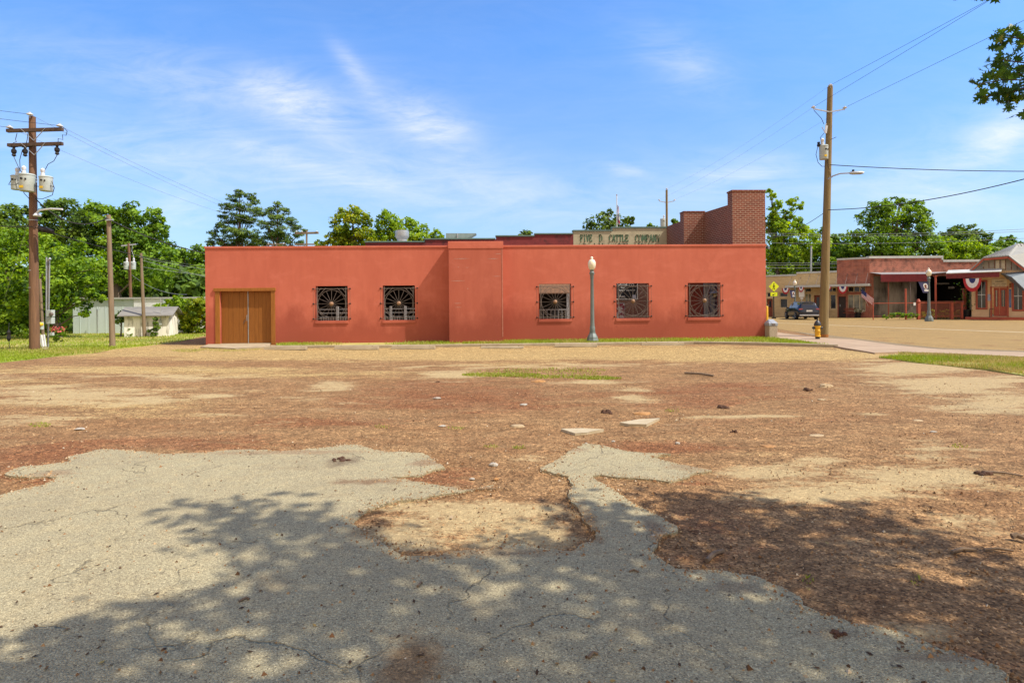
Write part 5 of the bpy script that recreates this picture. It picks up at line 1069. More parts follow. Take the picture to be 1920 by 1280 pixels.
# ---- other poles at left
def simple_pole(base, top, r0, r1, mat, label, extra=None, Yo=None, name='utility_pole'):
    p = G(*base) if Yo is None else Vector((A(base[0], base[1], Yo).x, Yo, 0)); t = A(top[0], top[1], p.y)
    o = root(name, label, 'utility pole', tuple(p)); k = p.y/F
    pole_shaft(o, p, t, r0*k, r1*k, mat); Lf = lambda a, b, dy=0: A(a, b, p.y+dy)-p
    if extra: extra(o, Lf, k)
    return o, p, t
def ex205(o, Lf, k):
    MB().lathe([(5.5*k, -.03), (5.5*k, .03)], 14, Lf(204.5, 413)).build('band', M_GALV, o); mb = MB(); mb.bar(Lf(198, 413, -.1), Lf(212, 412, -.1), .05); mb.build('clevis', M_GALV, o)
_, P205, T205 = simple_pole((211, 651), (203.5, 403), 5, 3.6, M_POLEG, 'plain grey brown pole standing on the lawn right of the transformer pole', ex205)
def ex243(o, Lf, k):
    MB().bar(Lf(228, 461), Lf(255, 458), .1).build('crossarm', M_GALV, o)
    for x in (237, 250): transformer(o, Lf(x, 505, -.4), 8.5*k, 14*k, False)
    mb = MB(); mb.tube([Lf(249, 458, -.3), Lf(247, 470, -.3), Lf(251, 482, -.3), Lf(249, 490, -.4)], .02, 5); mb.build('jumper_wire', M_WIREG, o)
_, P243, T243 = simple_pole((247, 610), (241.5, 456), 2.9, 2.2, M_POLER, 'dark pole with two pale transformers rising behind the shed', ex243, 44)
def ex268(o, Lf, k): MB().lathe([(3.5*k, -.02), (3.5*k, .02)], 12, Lf(265, 481)).build('band', M_GALV, o)
_, P268, T268 = simple_pole((271, 632), (264.5, 474.5), 3.3, 2.1, M_POLEG, 'slim leaning grey pole right in front of the small shed', ex268)
def ex75(o, Lf, k):
    c = Lf(77, 613, -.2); MB().box(c.x-.09, c.x+.09, c.y-.08, c.y+.04, c.z-.1, c.z+.2).build('meter_box', M_TANK, o, bevel=.01)
    c = Lf(76.5, 608, -.25); MB().lathe([(.09, -.03), (.09, .05), (.06, .09)], 12, c, Matrix.Rotation(R(90), 4, 'X')).build('meter_dial', M_YEL, o)
    mb = MB(); mb.bar(Lf(76, 628, -.3), Lf(80, 650, -.3), .08, .05); mb.bar(Lf(81.5, 627, -.25), Lf(84.5, 650, -.25), .08, .05); mb.build('brace_board', M_WHITE, o)
simple_pole((82, 651), (75, 523), 2.4, 2.1, M_POLEG, 'short stub pole with a small meter, tucked behind the transformer pole', ex75)
p = G(90, 653); k = p.y/F; o = root('meter_post', 'narrow service post with silver conduits and two grey meter boxes at left', 'meter post', tuple(p)); Lf = lambda a, b, dy=0: A(a, b, p.y+dy)-p
MB().tube([(0, 0, -.1), Lf(90, 487)], [.04, .03], 8).build('post', M_POLEG, o)
mb = MB(); mb.tube([Lf(87, 607, -.08), Lf(87.3, 482, -.08)], .025, 8); mb.tube([(.06, -.06, 0), Lf(93, 487, -.06)], .022, 8); mb.build('conduit', M_GALV, o, smooth=True)
for y0, y1 in ((581, 594), (595, 607)): a, b = Lf(89.5, y1, -.2), Lf(99.5, y0, -.2); MB().box(a.x, b.x, -.28, -.1, a.z, b.z).build('meter_box', M_TANK, o, bevel=.012)
c = Lf(96, 589, -.3); MB().lathe([(.08, 0), (.08, .04), (.05, .07)], 12, (c.x, -.281, c.z), Matrix.Rotation(R(90), 4, 'X')).build('meter_dial', M_IRON, o)
a = Lf(93.5, 626, -.15); MB().box(a.x, a.x+.1, -.15, -.05, a.z-.06, a.z+.06).build('junction_box', M_TANK, o)
MB().lathe([(.05, 0), (.05, .04), (.02, .09)], 10, Lf(93.5, 487, -.06)).build('weatherhead', M_GALV, o)
o = MB().plan([(q[0], q[1]) for q in (G(78, 652, .04), G(84, 655.5, .04), G(91, 653, .04), G(84, 649, .04))][::-1], -.02, .05).build('concrete_slab', M_CONC, bevel=.01); tag(o, 'small pale concrete block at the foot of the meter post', 'slab')
# ---- right pole
Yr = 24.95; p = Vector((A(1543.5, 600, Yr).x, Yr, 0)); kr = Yr/F; Lr = lambda a, b, dy=0: A(a, b, Yr+dy)-p
RP = root('utility_pole', 'tall yellow brown utility pole with one transformer beside the fire hydrant', 'utility pole', tuple(p))
pole_shaft(RP, p, A(1556.5, 163, Yr), 8.2*kr, 4.6*kr, M_POLEY)
MB().lathe([(8.6*kr, -.02), (8.7*kr, .14)], 16, (0, 0, 0)).build('base_collar', pm('rust_stain', (.34, .13, .03), (.25, .1, .03), 9, .9), RP)
for px_, py_ in ((1557, 162), (1525, 203), (1584, 204)): insulator(RP, Lr(px_, py_, -.1), .62)
mb = MB(); mb.bar(Lr(1555, 210, -.1), Lr(1525, 204, -.1), .045); mb.bar(Lr(1556, 210, -.1), Lr(1584, 205, -.1), .045); mb.build('insulator_arm', M_GALV, RP)
a = Lr(1544.5, 299, -.3); transformer(RP, a, 15.5*kr, 26*kr, True, -1); MB().bar(a+Vector((.1, .0, .4)), Lr(1551, 285), .08).build('mounting_bracket', M_GALV, RP)
MB().lathe([(.05, -.12), (.08, -.05), (.05, 0), (.06, .08)], 10, Lr(1535, 270, -.3)).build('arrester', M_BLACK, RP)
mb = MB(); mb.tube([Lr(1549, 232, -.25), Lr(1546, 248, -.25), Lr(1541, 238, -.25)], .022, 6); mb.bar(Lr(1550, 236, -.2), Lr(1548, 250, -.2), .07); mb.build('fuse_cutout', M_PORC, RP)
mb = MB()
for pts in (((1526, 207), (1540, 222), (1545, 233)), ((1545, 250), (1538, 258), (1541, 268)), ((1534, 272), (1530, 290), (1534, 305), (1541, 312), (1548, 312)), ((1550, 272), (1551, 290), (1553, 315), (1556, 318)), ((1556, 262), (1562, 260), (1568, 257))): MB().tube([Lr(x, y, -.35) for x, y in pts], .012, 5).build('jumper_wire', M_WIRE, RP)
mb = MB(); mb.tube([Lr(1553, 336, -.2), Lr(1562, 330, -.4), Lr(1575, 325.5, -.6), Lr(1594, 324.5, -.8)], .03, 8); mb.build('lamp_arm', M_GALV, RP, smooth=True)
a, b = Lr(1593, 324.5, -.8), Lr(1620, 324, -1.0); MB().tube([a, a.lerp(b, .2), a.lerp(b, .8), b], [.05, .075, .07, .03], 10).build('street_light_head', M_GALV, RP, smooth=True)
MB().lathe([(.05, 0), (.05, .08)], 8, a.lerp(b, .25)+Vector((0, 0, .06))).build('photocell', M_BLACK, RP)
# ---- poles beyond
def ex1250(o, Lf, k):
    mb = MB(); mb.bar(Lf(1250, 380), Lf(1236, 377), .06); mb.bar(Lf(1250, 380), Lf(1264, 377), .06); mb.build('insulator_arm', M_GALV, o)
    for x, y in ((1250, 355), (1236, 376), (1265, 376)): insulator(o, Lf(x, y, -.1), .7)
    transformer(o, Lf(1243, 425, -.5), 9.5*k, 15*k, False)
_, P1250, T1250 = simple_pole((1251, 600), (1250, 356), 2.7, 2.0, M_POLEY, 'yellow brown pole with a pale transformer behind the painted cream parapet', ex1250, 50)
def ex575(o, Lf, k):
    MB().bar(Lf(553, 437.5), Lf(597, 436.5), .16).build('crossarm', M_POLEG, o); MB().bar(Lf(553, 458), Lf(590, 458), .1).build('lower_crossarm', M_POLEG, o)
    for x in (556, 566, 594): insulator(o, Lf(x, 435, -.1), .6)
_, P575, T575 = simple_pole((575, 600), (575, 432), 2.0, 1.7, M_POLEG, 'distant pole with grey crossarms just above the left part of the red wall', ex575, 46)
def ex520(o, Lf, k):
    MB().bar(Lf(500, 459), Lf(535, 457), .12).build('crossarm', M_POLEG, o)
    for x in (503, 516, 531): insulator(o, Lf(x, 457.5, -.1), .6)
simple_pole((519, 600), (519, 456.5), 1.6, 1.4, M_POLEG, 'far pole with only its crossarm showing over the red coping', ex520, 52)
p = Vector((A(1519, 560, 58).x, 58, 0)); o = root('metal_pole', 'plain grey metal pole behind the tan brick shops', 'pole', tuple(p)); t = A(1521, 462, 58)-p
MB().tube([(0, 0, 0), t], [.11, .09], 10).build('shaft', M_GALV, o, smooth=True); MB().lathe([(.12, 0), (.12, .05), (.05, .1)], 10, t).build('cap', M_IRON, o)
# ---- wires
pa_ = p_abs = None
LPp = G(65, 656)
def lw(px_, py_, dy=-.2): return A(px_, py_, Yp+dy)
left_ins = [lw(18, 239), lw(112, 236), lw(56, 214.5)]
far_ins = [A(556, 434, 45.9), A(594, 434, 45.9), A(566, 434, 45.9)]
nm3 = ('left end', 'right end', 'top')
for i in range(3):
    cable('thin wire from the %s of the transformer pole crossarms to the distant crossarm' % nm3[i], wire(left_ins[i], far_ins[i], .55), .006, M_WIREG)
    e = left_ins[i]+Vector((-9, -4.6, .45)); cable('thin wire leaving the frame from the %s of the left crossarms' % nm3[i], wire(left_ins[i], e, .1), .008)
cable('heavy black cable from the transformer pole to the plain pole at left', wire(lw(66, 372), P205*0+T205-Vector((0, .1, .15)), .55), .022)
cable('heavy black cable from the plain pole down to the red building', wire(T205-Vector((0, .1, .15)), FW.w(.15, .6, FW.hit(388, 478, .6)[1]), .2), .022)
cable('dark cable with the splice case, crossing low from the transformer pole', wire(lw(66, 427), FW.w(-.1, 5.0, FW.hit(384, 507, 5)[1]), .35), .016)
cable('dark cable running out of the frame left of the transformer pole', wire(lw(62, 425), lw(62, 425)+Vector((-9, -1.5, .3)), .1), .016)
for i, (y0, y1) in enumerate(((483, 520), (500, 525), (487, 546))):
    cable('thin grey service wire %s' % ('passing highest behind the slim leaning pole', 'passing just under the highest one behind the slim leaning pole', 'dropping lowest from the slim leaning pole to the right')[i], wire(A(265, y0, 30), FW.w(-.2, 9, FW.hit(384, y1, 9)[1]), .15), .009, M_WIREG)
cable('grey wire from the slim pole to the shed mast', wire(A(247, 515, 43.6), A(350, 552, 36), .4), .012, M_WIREG)
pR = [A(1557, 160, Yr-.1), A(1525, 201, Yr-.1), A(1584, 202, Yr-.1)]
eR_ = []
for p_, (x_, y_) in zip(pR, ((1842, 3), (1836, 9), (1850, 69))):
    q_w = A(x_, y_, 16.8); eR_.append(p_+(q_w-p_)*((-8-p_.y)/(q_w.y-p_.y)))
for i in range(3): cable('thin high voltage wire from the %s of the right pole passing overhead' % ('top', 'left arm', 'right arm')[i], wire(pR[i], eR_[i], .08, n=24), .0062)
for i in range(3): cable('thin wire from the %s of the right pole to the pole behind the parapet' % ('top', 'left arm', 'right arm')[i], wire(pR[i], (A(1250, 354, 49.9), A(1236, 374, 49.9), A(1265, 374, 49.9))[i], .3), .004, M_WIREG)
cable('twisted black service cable leaving right at the height of the street light', wire(A(1556, 309, Yr-.2), Vector((30, 24, A(1925, 315, 24).z*1.0)), .25, n=20), .018)
cable('black cable rising to the right from the middle of the right pole', wire(A(1552, 393.5, Yr-.2), A(1990, 317, 17.5), .28, n=20), .017)
cable('black cable from the right pole to the brick pier of the red building', wire(A(1549, 396, Yr+.1), FW.w(WL-.1, .6, FW.hit(1436, 452, .6)[1]), .25), .012)
yb = 43.0
for i, (y0, y1) in enumerate(((436, 426), (440, 430), (454, 443))):
    cable('pale wire %s across the trees behind the shops' % ('highest', 'second highest', 'lowest')[i], wire(A(1400, y0, yb+9), A(1990, y1, yb-3), .3, n=20), .014, M_WIREG)
for i, (y0, y1) in enumerate(((493, 491), (497, 494), (502, 501))): cable('grey cable low over the tan shops, %s of three' % ('top', 'middle', 'bottom')[i], wire(A(1425, y0, 54), A(1580, y1, 54), .05), .015, M_WIREG)
# guy wire at far left
o = root('guy_wire', 'slack guy wire with a black insulator at the far left edge', 'guy wire', (0, 0, 0)); a, b = A(53, 415, Yp-.2), G(-12, 628); MB().tube([a, b], .008, 5).build('strand', M_WIREG, o)
c = G(17, 656); mb = MB(); mb.tube([A(17, 605, c.y), A(16, 625, c.y), A(18, 656, c.y)], .012, 5); mb.build('tail', M_WIRE, o); MB().lathe([(.03, -.2), (.07, -.1), (.05, .05), (.06, .15), (.02, .25)], 10, A(16.5, 630, c.y)).build('egg_insulator', M_BLACK, o)
# ================================================================== street lamps
M_LAMPG = pm('lamp_green_grey', (.19, .22, .21), (.12, .15, .145), 7, .55, .2, stretch=(1, 1, .4))
m, nt_, b_ = newmat('opal_globe'); b_.inputs['Base Color'].default_value = (.72, .66, .5, 1); b_.inputs['Roughness'].default_value = .25; b_.inputs['Subsurface Weight'].default_value = .25; M_GLOBE = m
def lamp(p, Ht, label, tilt=0):
    o = root('street_lamp', label, 'street lamp', tuple(p), 0, 'globe street lamps'); s = Ht/160.0
    MB().lathe([(11.2*s, 0), (11.2*s, 5*s), (10.4*s, 7*s), (10*s, 10*s), (8.6*s, 13*s), (6.2*s, 17*s), (5.4*s, 20*s), (5.8*s, 21*s)], 8).build('base', M_LAMPG, o, bevel=.006)
    MB().lathe([(5*s, 21.002*s), (5.1*s, 28*s), (4.3*s, 30*s), (4.2*s, 32*s), (3.8*s, 40*s), (2.9*s, 118*s), (3.6*s, 120*s), (3.4*s, 126*s), (4.6*s, 128*s), (4.8*s, 131*s), (3.2*s, 133*s), (4.3*s, 136*s)], 16).build('shaft', M_LAMPG, o, smooth=True)
    MB().lathe([(3.4*s, 136.002*s), (6*s, 139*s), (7.5*s, 145*s), (7.3*s, 150*s), (5.4*s, 154*s), (2.4*s, 156*s), (2.0*s, 157*s), (2.9*s, 158.5*s), (2.2*s, 160*s), (.6*s, 161*s)], 20).build('globe', M_GLOBE, o, smooth=True)
    return o
p = G(1111, 642); l1 = lamp(p, A(1111, 482, p.y).z, 'nearest globe street lamp, standing in front of the red wall')
p2 = G(1742, 602.5); lamp(p2, A(1742, 503, p2.y).z, 'globe street lamp with a tilted banner in front of the metal awning')
p3 = G(1491, 596); lamp(p3, A(1491, 525, p3.y).z, 'farthest globe street lamp, behind the parked car')
def banner(P, px_, label, x0, x1, y0, y1, skew):
    k = P.y/F; a = A(x0, y0, P.y)-P; b = A(x1, y1, P.y)-P
    o = root('banner', label, 'banner', (P.x, P.y-.05, 0), 0, 'lamp post banners'); M_B = pm('navy_banner', (.06, .06, .14), (.04, .04, .1), 6, .8)
    f = lambda u, v, y=0: (a.x+(b.x-a.x)*u+skew*v*(1-u)*k, y, a.z+(b.z-a.z)*v)
    mb = MB(); mb.add([f(0, 0), f(1, 0), f(1, 1), f(0, 1), f(0, 0, .02), f(1, 0, .02), f(1, 1, .02), f(0, 1, .02)], [(3, 2, 1, 0), (4, 5, 6, 7), (0, 1, 5, 4), (1, 2, 6, 5), (2, 3, 7, 6), (3, 0, 4, 7)]); mb.build('cloth', M_B, o)
    mb = MB(); pts = []
    for i in range(12): t = 2*math.pi*i/12; pts.append(f(.6+.26*math.cos(t), .42+.27*math.sin(t), -.006))
    mb.face(*pts[::-1]); mb.face(f(.3, .72, -.006), f(.95, .72, -.006), f(.95, .86, -.006), f(.3, .86, -.006)); mb.build('white_emblem', M_WHITE, o)
    mb = MB(); pts = []
    for i in range(10): t = 2*math.pi*i/10; pts.append(f(.6+.13*math.cos(t), .38+.12*math.sin(t), -.010))
    mb.face(*pts[::-1]); mb.face(f(.42, .5, -.01), f(.78, .5, -.01), f(.62, .66, -.01)); mb.build('emblem_shape', M_DOORR, o)
    mb = MB(); mb.bar(f(-.05, 0), f(1.1, 0), .03); mb.bar(f(0, 1), f(1.1, 1), .03); mb.build('rod', M_BLACK, o)
banner(p2, 1742, 'navy banner with a white emblem, hanging skewed from the right street lamp', 1721, 1741, 528, 549, 9)
banner(p3, 1491, 'small pale emblem banner on the farthest street lamp', 1480, 1491, 544, 558, 3)
# ================================================================== hydrant, bin, bollard, signs
M_HYD = pm('hydrant_yellow', (.72, .40, .01), (.6, .31, .008), 6, .45, spec=.5); M_HBLK = pm('hydrant_black', (.03, .03, .034), (.02, .02, .022), 6, .45, spec=.5)
p = G(1533, 637.5); s = p.y/F; HYD = root('fire_hydrant', 'yellow fire hydrant with a black bonnet at the foot of the utility pole', 'fire hydrant', tuple(p), R(-12))
MB().lathe([(4.6*s, 0), (4.6*s, 1.5*s), (3.9*s, 2*s), (3.9*s, 6.6*s)], 18).build('foot', M_HBLK, HYD, smooth=True)
MB().lathe([(5.6*s, 6.601*s), (5.6*s, 8*s), (4.6*s, 8.6*s), (4.6*s, 23*s), (5.0*s, 24*s), (5.8*s, 24.5*s), (5.8*s, 27.0*s)], 18).build('barrel', M_HYD, HYD, smooth=True)
MB().lathe([(6.0*s, 27.001*s), (6.2*s, 29*s), (5.6*s, 31*s), (4.4*s, 34*s), (2.2*s, 36.5*s), (1.4*s, 37*s), (1.4*s, 39.5*s)], 18).build('bonnet', M_HBLK, HYD, smooth=True)
MB().lathe([(3.3*s, 3.5*s), (3.3*s, 6.2*s), (2.6*s, 6.6*s), (1.0*s, 7.8*s)], 12, (0, 0, 17*s), Matrix.Rotation(R(90), 4, 'X')).build('pumper_nozzle', M_HYD, HYD, smooth=True)
for sx_ in (-1, 1):
    MB().lathe([(2.3*s, 4*s), (2.3*s, 6.6*s), (2.6*s, 6.7*s), (2.4*s, 8.2*s), (.9*s, 8.4*s), (.8*s, 9.4*s)], 10, (0, 0, 23*s), Matrix.Rotation(R(90*sx_), 4, 'Y')).build('side_nozzle', M_HBLK, HYD, smooth=True)
MB().tube([(-7*s, -.02, 22*s), (-7.6*s, -.03, 18*s), (-6*s, -.04, 14.5*s), (-4.8*s, -.03, 17*s)], .008, 5).build('chain', M_IRON, HYD)
p = G(1446, 634.5); s = p.y/F; TB = root('litter_bin', 'square exposed aggregate litter bin with a grey sloping lid at the wall corner', 'litter bin', tuple(p), R(4))
m, nt_, b_ = newmat('exposed_aggregate'); c_, d_ = gravel_color(nt_, objco(nt_), (.36, .29, .2), 55, .9) if False else (None, None)
M_AGG = pm('aggregate', (.46, .38, .28), (.26, .2, .14), 45, .95, bs=.5, bscale=60)
h0 = 24*s; MB().lathe([(8.2*s*1.41, 0), (8.2*s*1.41, h0)], 4, (0, 0, 0), Matrix.Rotation(R(45), 4, 'Z')).build('container', M_AGG, TB, bevel=.02)
w = 8.6*s; MB().add([(-w, -w, h0+.001), (w, -w, h0+.001), (w, w, h0+.001), (-w, w, h0+.001), (-w, -w, h0+.12), (w, -w, h0+.12), (w*.8, w*.6, h0+12*s), (-w*.3, w*.6, h0+12*s), (-w, w, h0+.12), (w, w, h0+.12)],
     [(3, 2, 1, 0), (0, 1, 5, 4), (4, 5, 6, 7), (1, 2, 9, 5), (2, 3, 8, 9), (3, 0, 4, 8), (5, 9, 6), (9, 8, 7, 6), (8, 4, 7)]).build('lid', pm('lid_grey', (.3, .32, .35), (.25, .27, .3), 5, .5), TB, bevel=.01)
MB().box(-w*.4, w*.4, -w-.004, -w+.003, h0+.02, h0+.1).build('flap', M_IRON, TB)
p = G(1438, 603.5); s = p.y/F; o = root('bollard', 'bright yellow bollard just past the corner of the red wall', 'bollard', tuple(p)); MB().lathe([(2.4*s, 0), (2.4*s, 28*s), (1.6*s, 29.5*s), (.4*s, 30*s)], 14).build('post', M_HYD, o, smooth=True); MB().lathe([(3.4*s, -.01), (3.4*s, .03)], 14).build('base_plate', M_IRON, o)
M_FLUO = pm('fluorescent_yellow', (.74, .80, .02), (.66, .72, .015), 5, .5)
Ys = 50.0; px0 = 1451; p = Vector((A(px0, 560, Ys).x, Ys, 0)); s = Ys/F; o = root('crosswalk_sign', 'yellow diamond pedestrian crossing sign with an arrow plate below', 'road sign', tuple(p)); zc = A(px0-.5, 537, Ys).z
MB().box(-.035, .035, .0, .07, 0, zc-.1).build('post', M_BLACK, o); MB().box(-.15, .15, -.1, .15, 0, .12).build('post_base', M_BLACK, o)
w = 9.6*s; MB().prism([(0, zc-w), (w, zc), (0, zc+w), (-w, zc)], -.03, -.003).build('diamond_plate', M_FLUO, o)
mb = MB(); u = s*.62; wy = -.036
def stroke(pts, t): 
    for a, b in zip(pts[:-1], pts[1:]): mb.bar((a[0]*u, wy, zc+a[1]*u), (b[0]*u, wy, zc+b[1]*u), t*u, .006)
stroke([(0, 4), (-.5, -2)], 3.2); stroke([(-.5, -2), (1.5, -5), (2, -9)], 1.7); stroke([(-.7, -2), (-2.2, -6), (-3.6, -9)], 1.7); stroke([(-.5, 4), (-3, 1.5), (-4.3, .2)], 1.3); stroke([(.5, 4), (2.2, 1.8), (3.3, -.6)], 1.3)
mb.lathe([(1.7*u, -.003), (1.7*u, .003)], 12, (-.3*u, wy, zc+7.2*u), Matrix.Rotation(R(90), 4, 'X')); mb.build('walking_figure', M_INK, o)
zc2 = A(px0, 551.5, Ys).z; MB().box(-6.4*s, 6.4*s, -.03, -.003, zc2-3.6*s, zc2+3.6*s).build('arrow_plate', M_FLUO, o)
mb = MB(); mb.bar((3*s, wy, zc2+1.6*s), (-1.5*s, wy, zc2-.9*s), 1.2*s, .006); mb.add([(-3.4*s, wy, zc2-2.0*s), (.1*s, wy, zc2-2.4*s), (-1.6*s, wy, zc2+1.0*s)], [(0, 1, 2)]); mb.build('arrow', M_INK, o)
Ys = 52.5; p = Vector((A(1503, 560, Ys).x, Ys, 0)); s = Ys/F; o = root('parking_sign', 'white NO PARKING sign on a thin post behind the parked car', 'road sign', tuple(p)); zc = A(1503, 550, Ys).z
MB().box(-.03, .03, 0, .05, 0, zc).build('post', M_GALV, o); MB().box(-5.2*s, 5.2*s, -.03, -.003, zc-6.8*s, zc+6.8*s).build('sign_plate', M_WHITE, o, bevel=.004); MB().box(-2.6*s, 2.6*s, -.03, -.003, zc-10.5*s, zc-8*s).build('lower_plate', M_WHITE, o)
FN_ = Fr((p.x, Ys-.03, 0), 0); fit('NO', FN_, 1500.5, 1505.8, 546, 549.3, M_IRON, o); fit('PARKING', FN_, 1499.3, 1507, 551.5, 553.5, M_IRON, o, bold=.01)
# ================================================================== bench, planters
def bench(fr, px_, off, label, W_=1.3):
    x, _ = fr.hit(px_, 590, off); o = root('bench', label, 'bench', tuple(fr.w(x, off)), fr.rz, 'benches on the shop pavement')
    mb = MB(); [mb.box(-W_/2, W_/2, -.4+.13*j, -.3+.13*j, .42, .46) for j in range(3)]; mb.build('seat', M_DOORR, o); mb = MB(); [mb.box(-W_/2, W_/2, .02, .05, .52+.13*j, .62+.13*j) for j in range(3)]; mb.build('backrest', M_DOORR, o)
    for sx_ in (-1, 1):
        m2 = MB(); x = sx_*(W_/2-.08); m2.bar((x, -.38, 0), (x, -.3, .42), .05); m2.bar((x, .06, 0), (x, .04, .9), .05); m2.bar((x, -.38, .6), (x, .04, .6), .05); m2.bar((x, -.36, .4), (x, -.38, .6), .05); m2.build('leg', M_BLACK, o)
bench(FS, 1594, -.5, 'dark red bench below the corner shop display window', 1.0); bench(FS, 1535, -.6, 'dark red bench mostly hidden behind the wooden pole', 1.6)
M_SHRUB = leafmat('shrub_leaf', [(0, (.02, .045, .01)), (.5, (.06, .13, .02)), (1, (.14, .22, .03))])
def planter(loc, r0, h, label, foliage, name='planter', fl=None):
    o = root(name, label, 'planter', tuple(loc)); MB().lathe([(r0*.75, 0), (r0, h*.92), (r0*1.1, h*.93), (r0*1.1, h), (r0*.9, h), (r0*.88, h*.9)], 16).build('pot', M_BLACK, o, smooth=True)
    n = 160; C = RNG.normal(0, 1, (n, 3))*np.array([r0*foliage[0], r0*foliage[0], foliage[1]*.4])+np.array([0, 0, h+foliage[1]*.6]); C[:, 2] = np.maximum(C[:, 2], h*.95)
    fastmesh('foliage', leaf_cards(C, unit(RNG.normal(0, 1, (n, 3))), .16), 4, RNG.uniform(0, 1, n), fl or M_SHRUB, o)
x, _ = FS.hit(1609, 590, -.6); planter(FS.w(x, -.6), .24, .5, 'black planter with a few pale flowers beside the bench', (.7, .2), fl=attrmat('pale_flower', [(0, (.1, .16, .04)), (.5, (.3, .3, .2)), (1, (.6, .55, .5))]))
x, _ = FF.hit(1813, 595, .2); planter(FF.w(x, .2), .3, .75, 'tall black pot with a straggly shrub between the fence and the depot', (1.3, 1.7), 'planter')
# ================================================================== parked car
def car():
    p = G(1502, 598.2); fwd = Vector((.17, .985)); rz = math.atan2(-fwd.x, fwd.y)
    o = root('parked_car', 'dark blue SUV parked at the far kerb, seen from its rear left', 'car', (p.x, p.y, 0), rz); s = .88
    M_PAINT = pm('navy_car_paint', (.012, .018, .04), (.012, .018, .036), 3, .15, .3, spec=.8); M_TINT = glassmat('tinted_glass', (.03, .045, .08), .03)
    st = [(-2.3, .78, .42, .80, .95, .70, 1.0), (-2.22, .86, .35, .90, 1.02, .66, 1.28), (-2.0, .92, .30, .93, 1.06, .64, 1.58), (-1.3, .94, .28, .94, 1.05, .68, 1.70), (-.2, .94, .28, .94, 1.03, .69, 1.72), (.55, .94, .28, .94, 1.02, .64, 1.58), (1.15, .94, .28, .92, 1.01, .78, 1.12), (1.8, .92, .30, .88, .97, .72, 1.03), (2.25, .86, .36, .78, .86, .6, .92), (2.38, .74, .42, .66, .7, .5, .74)]
    rings = []
    for y, ws, z0, wb, zb, wr_, zr_ in st: rings.append([Vector(q)*s for q in ((-ws*.9, y, z0), (-ws, y, z0+.15), (-wb, y, zb), (-wr_, y, zr_-.03), (-wr_*.8, y, zr_), (wr_*.8, y, zr_), (wr_, y, zr_-.03), (wb, y, zb), (ws, y, z0+.15), (ws*.9, y, z0))])
    mb = MB(); n = 10; vs = [v for r_ in rings for v in r_]; k = len(rings)
    fs = [(i*n+j, (i+1)*n+j, (i+1)*n+(j+1) % n, i*n+(j+1) % n) for i in range(k-1) for j in range(n)]+[tuple(range(n)), tuple((k-1)*n+j for j in range(n))[::-1]]
    mb.add(vs, fs); mb.build('body', M_PAINT, o, smooth=True)
    def gl(i, j, lo, hi, side, f=1.012):
        a, b = rings[i], rings[j]; A_, B_ = (2, 3) if side < 0 else (7, 6)
        q = [a[A_].lerp(a[B_], lo), b[A_].lerp(b[B_], lo), b[A_].lerp(b[B_], hi), a[A_].lerp(a[B_], hi)]; return [Vector((v.x*f, v.y, v.z)) for v in q]
    for side in (-1, 1):
        for (i, j) in ((2, 3), (3, 4), (4, 5)): m2 = MB(); m2.face(*gl(i, j, .12, .88, side)); g = m2.build('side_window', M_TINT, o); sm = g.modifiers.new('thick', 'SOLIDIFY'); sm.thickness = .01
    m2 = MB(); m2.face(*[Vector(q)*s for q in ((-.62, -2.245, 1.1), (.62, -2.245, 1.1), (.54, -2.09, 1.52), (-.54, -2.09, 1.52))]); g = m2.build('rear_window', M_TINT, o); sm = g.modifiers.new('thick', 'SOLIDIFY'); sm.thickness = .012
    M_TL = pm('tail_lamp', (.35, .06, .06), (.28, .03, .03), 5, .2, spec=.7)
    for side in (-1, 1): MB().box(*(sorted((side*.56*s, side*.9*s))), -2.3*s, -2.12*s, .92*s, 1.06*s).build('tail_light', M_TL, o, bevel=.02)
    MB().box(-.26*s, .26*s, -2.33*s, -2.29*s, .78*s, .92*s).build('licence_plate', M_WHITE, o)
    MB().box(-.85*s, .85*s, -2.37*s, -2.2*s, .36*s, .5*s).build('rear_bumper', pm('silver_trim', (.4, .4, .4), (.33, .33, .33), 4, .4, .4), o, bevel=.03)
    M_TY = pm('tyre_rubber', (.02, .02, .02), (.014, .014, .014), 9, .8)
    for side in (-1, 1):
        for y in (-1.42, 1.42):
            w = MB().lathe([(.2*s, -.11*s), (.34*s, -.11*s), (.37*s, -.07*s), (.37*s, .07*s), (.34*s, .11*s), (.2*s, .11*s)], 22, (side*.87*s, y*s, .37*s), Matrix.Rotation(R(90), 4, 'Y')).build('wheel', M_TY, o, smooth=True)
            rm = MB(); cc = Vector((side*.985*s, y*s, .37*s)); [rm.bar(cc+Vector((0, .04*math.cos(t), .04*math.sin(t)))*s, cc+Vector((0, .24*math.cos(t), .24*math.sin(t)))*s, .07*s, .02) for t in [2*math.pi*q/5 for q in range(5)]]; rm.lathe([(.21*s, -.01), (.25*s, -.012), (.25*s, .012)], 20, cc-Vector((side*.02, 0, 0)), Matrix.Rotation(R(90), 4, 'Y')); rm.build('rim', M_GALV, w)
        MB().box(*(sorted((side*.93*s, side*1.12*s))), .62*s, .78*s, 1.02*s, 1.16*s).build('mirror', M_PAINT, o, bevel=.02)
    MB().box(-.5*s, .5*s, -2.2*s, -1.95*s, 1.62*s, 1.66*s).build('spoiler', M_PAINT, o, bevel=.01)
car()
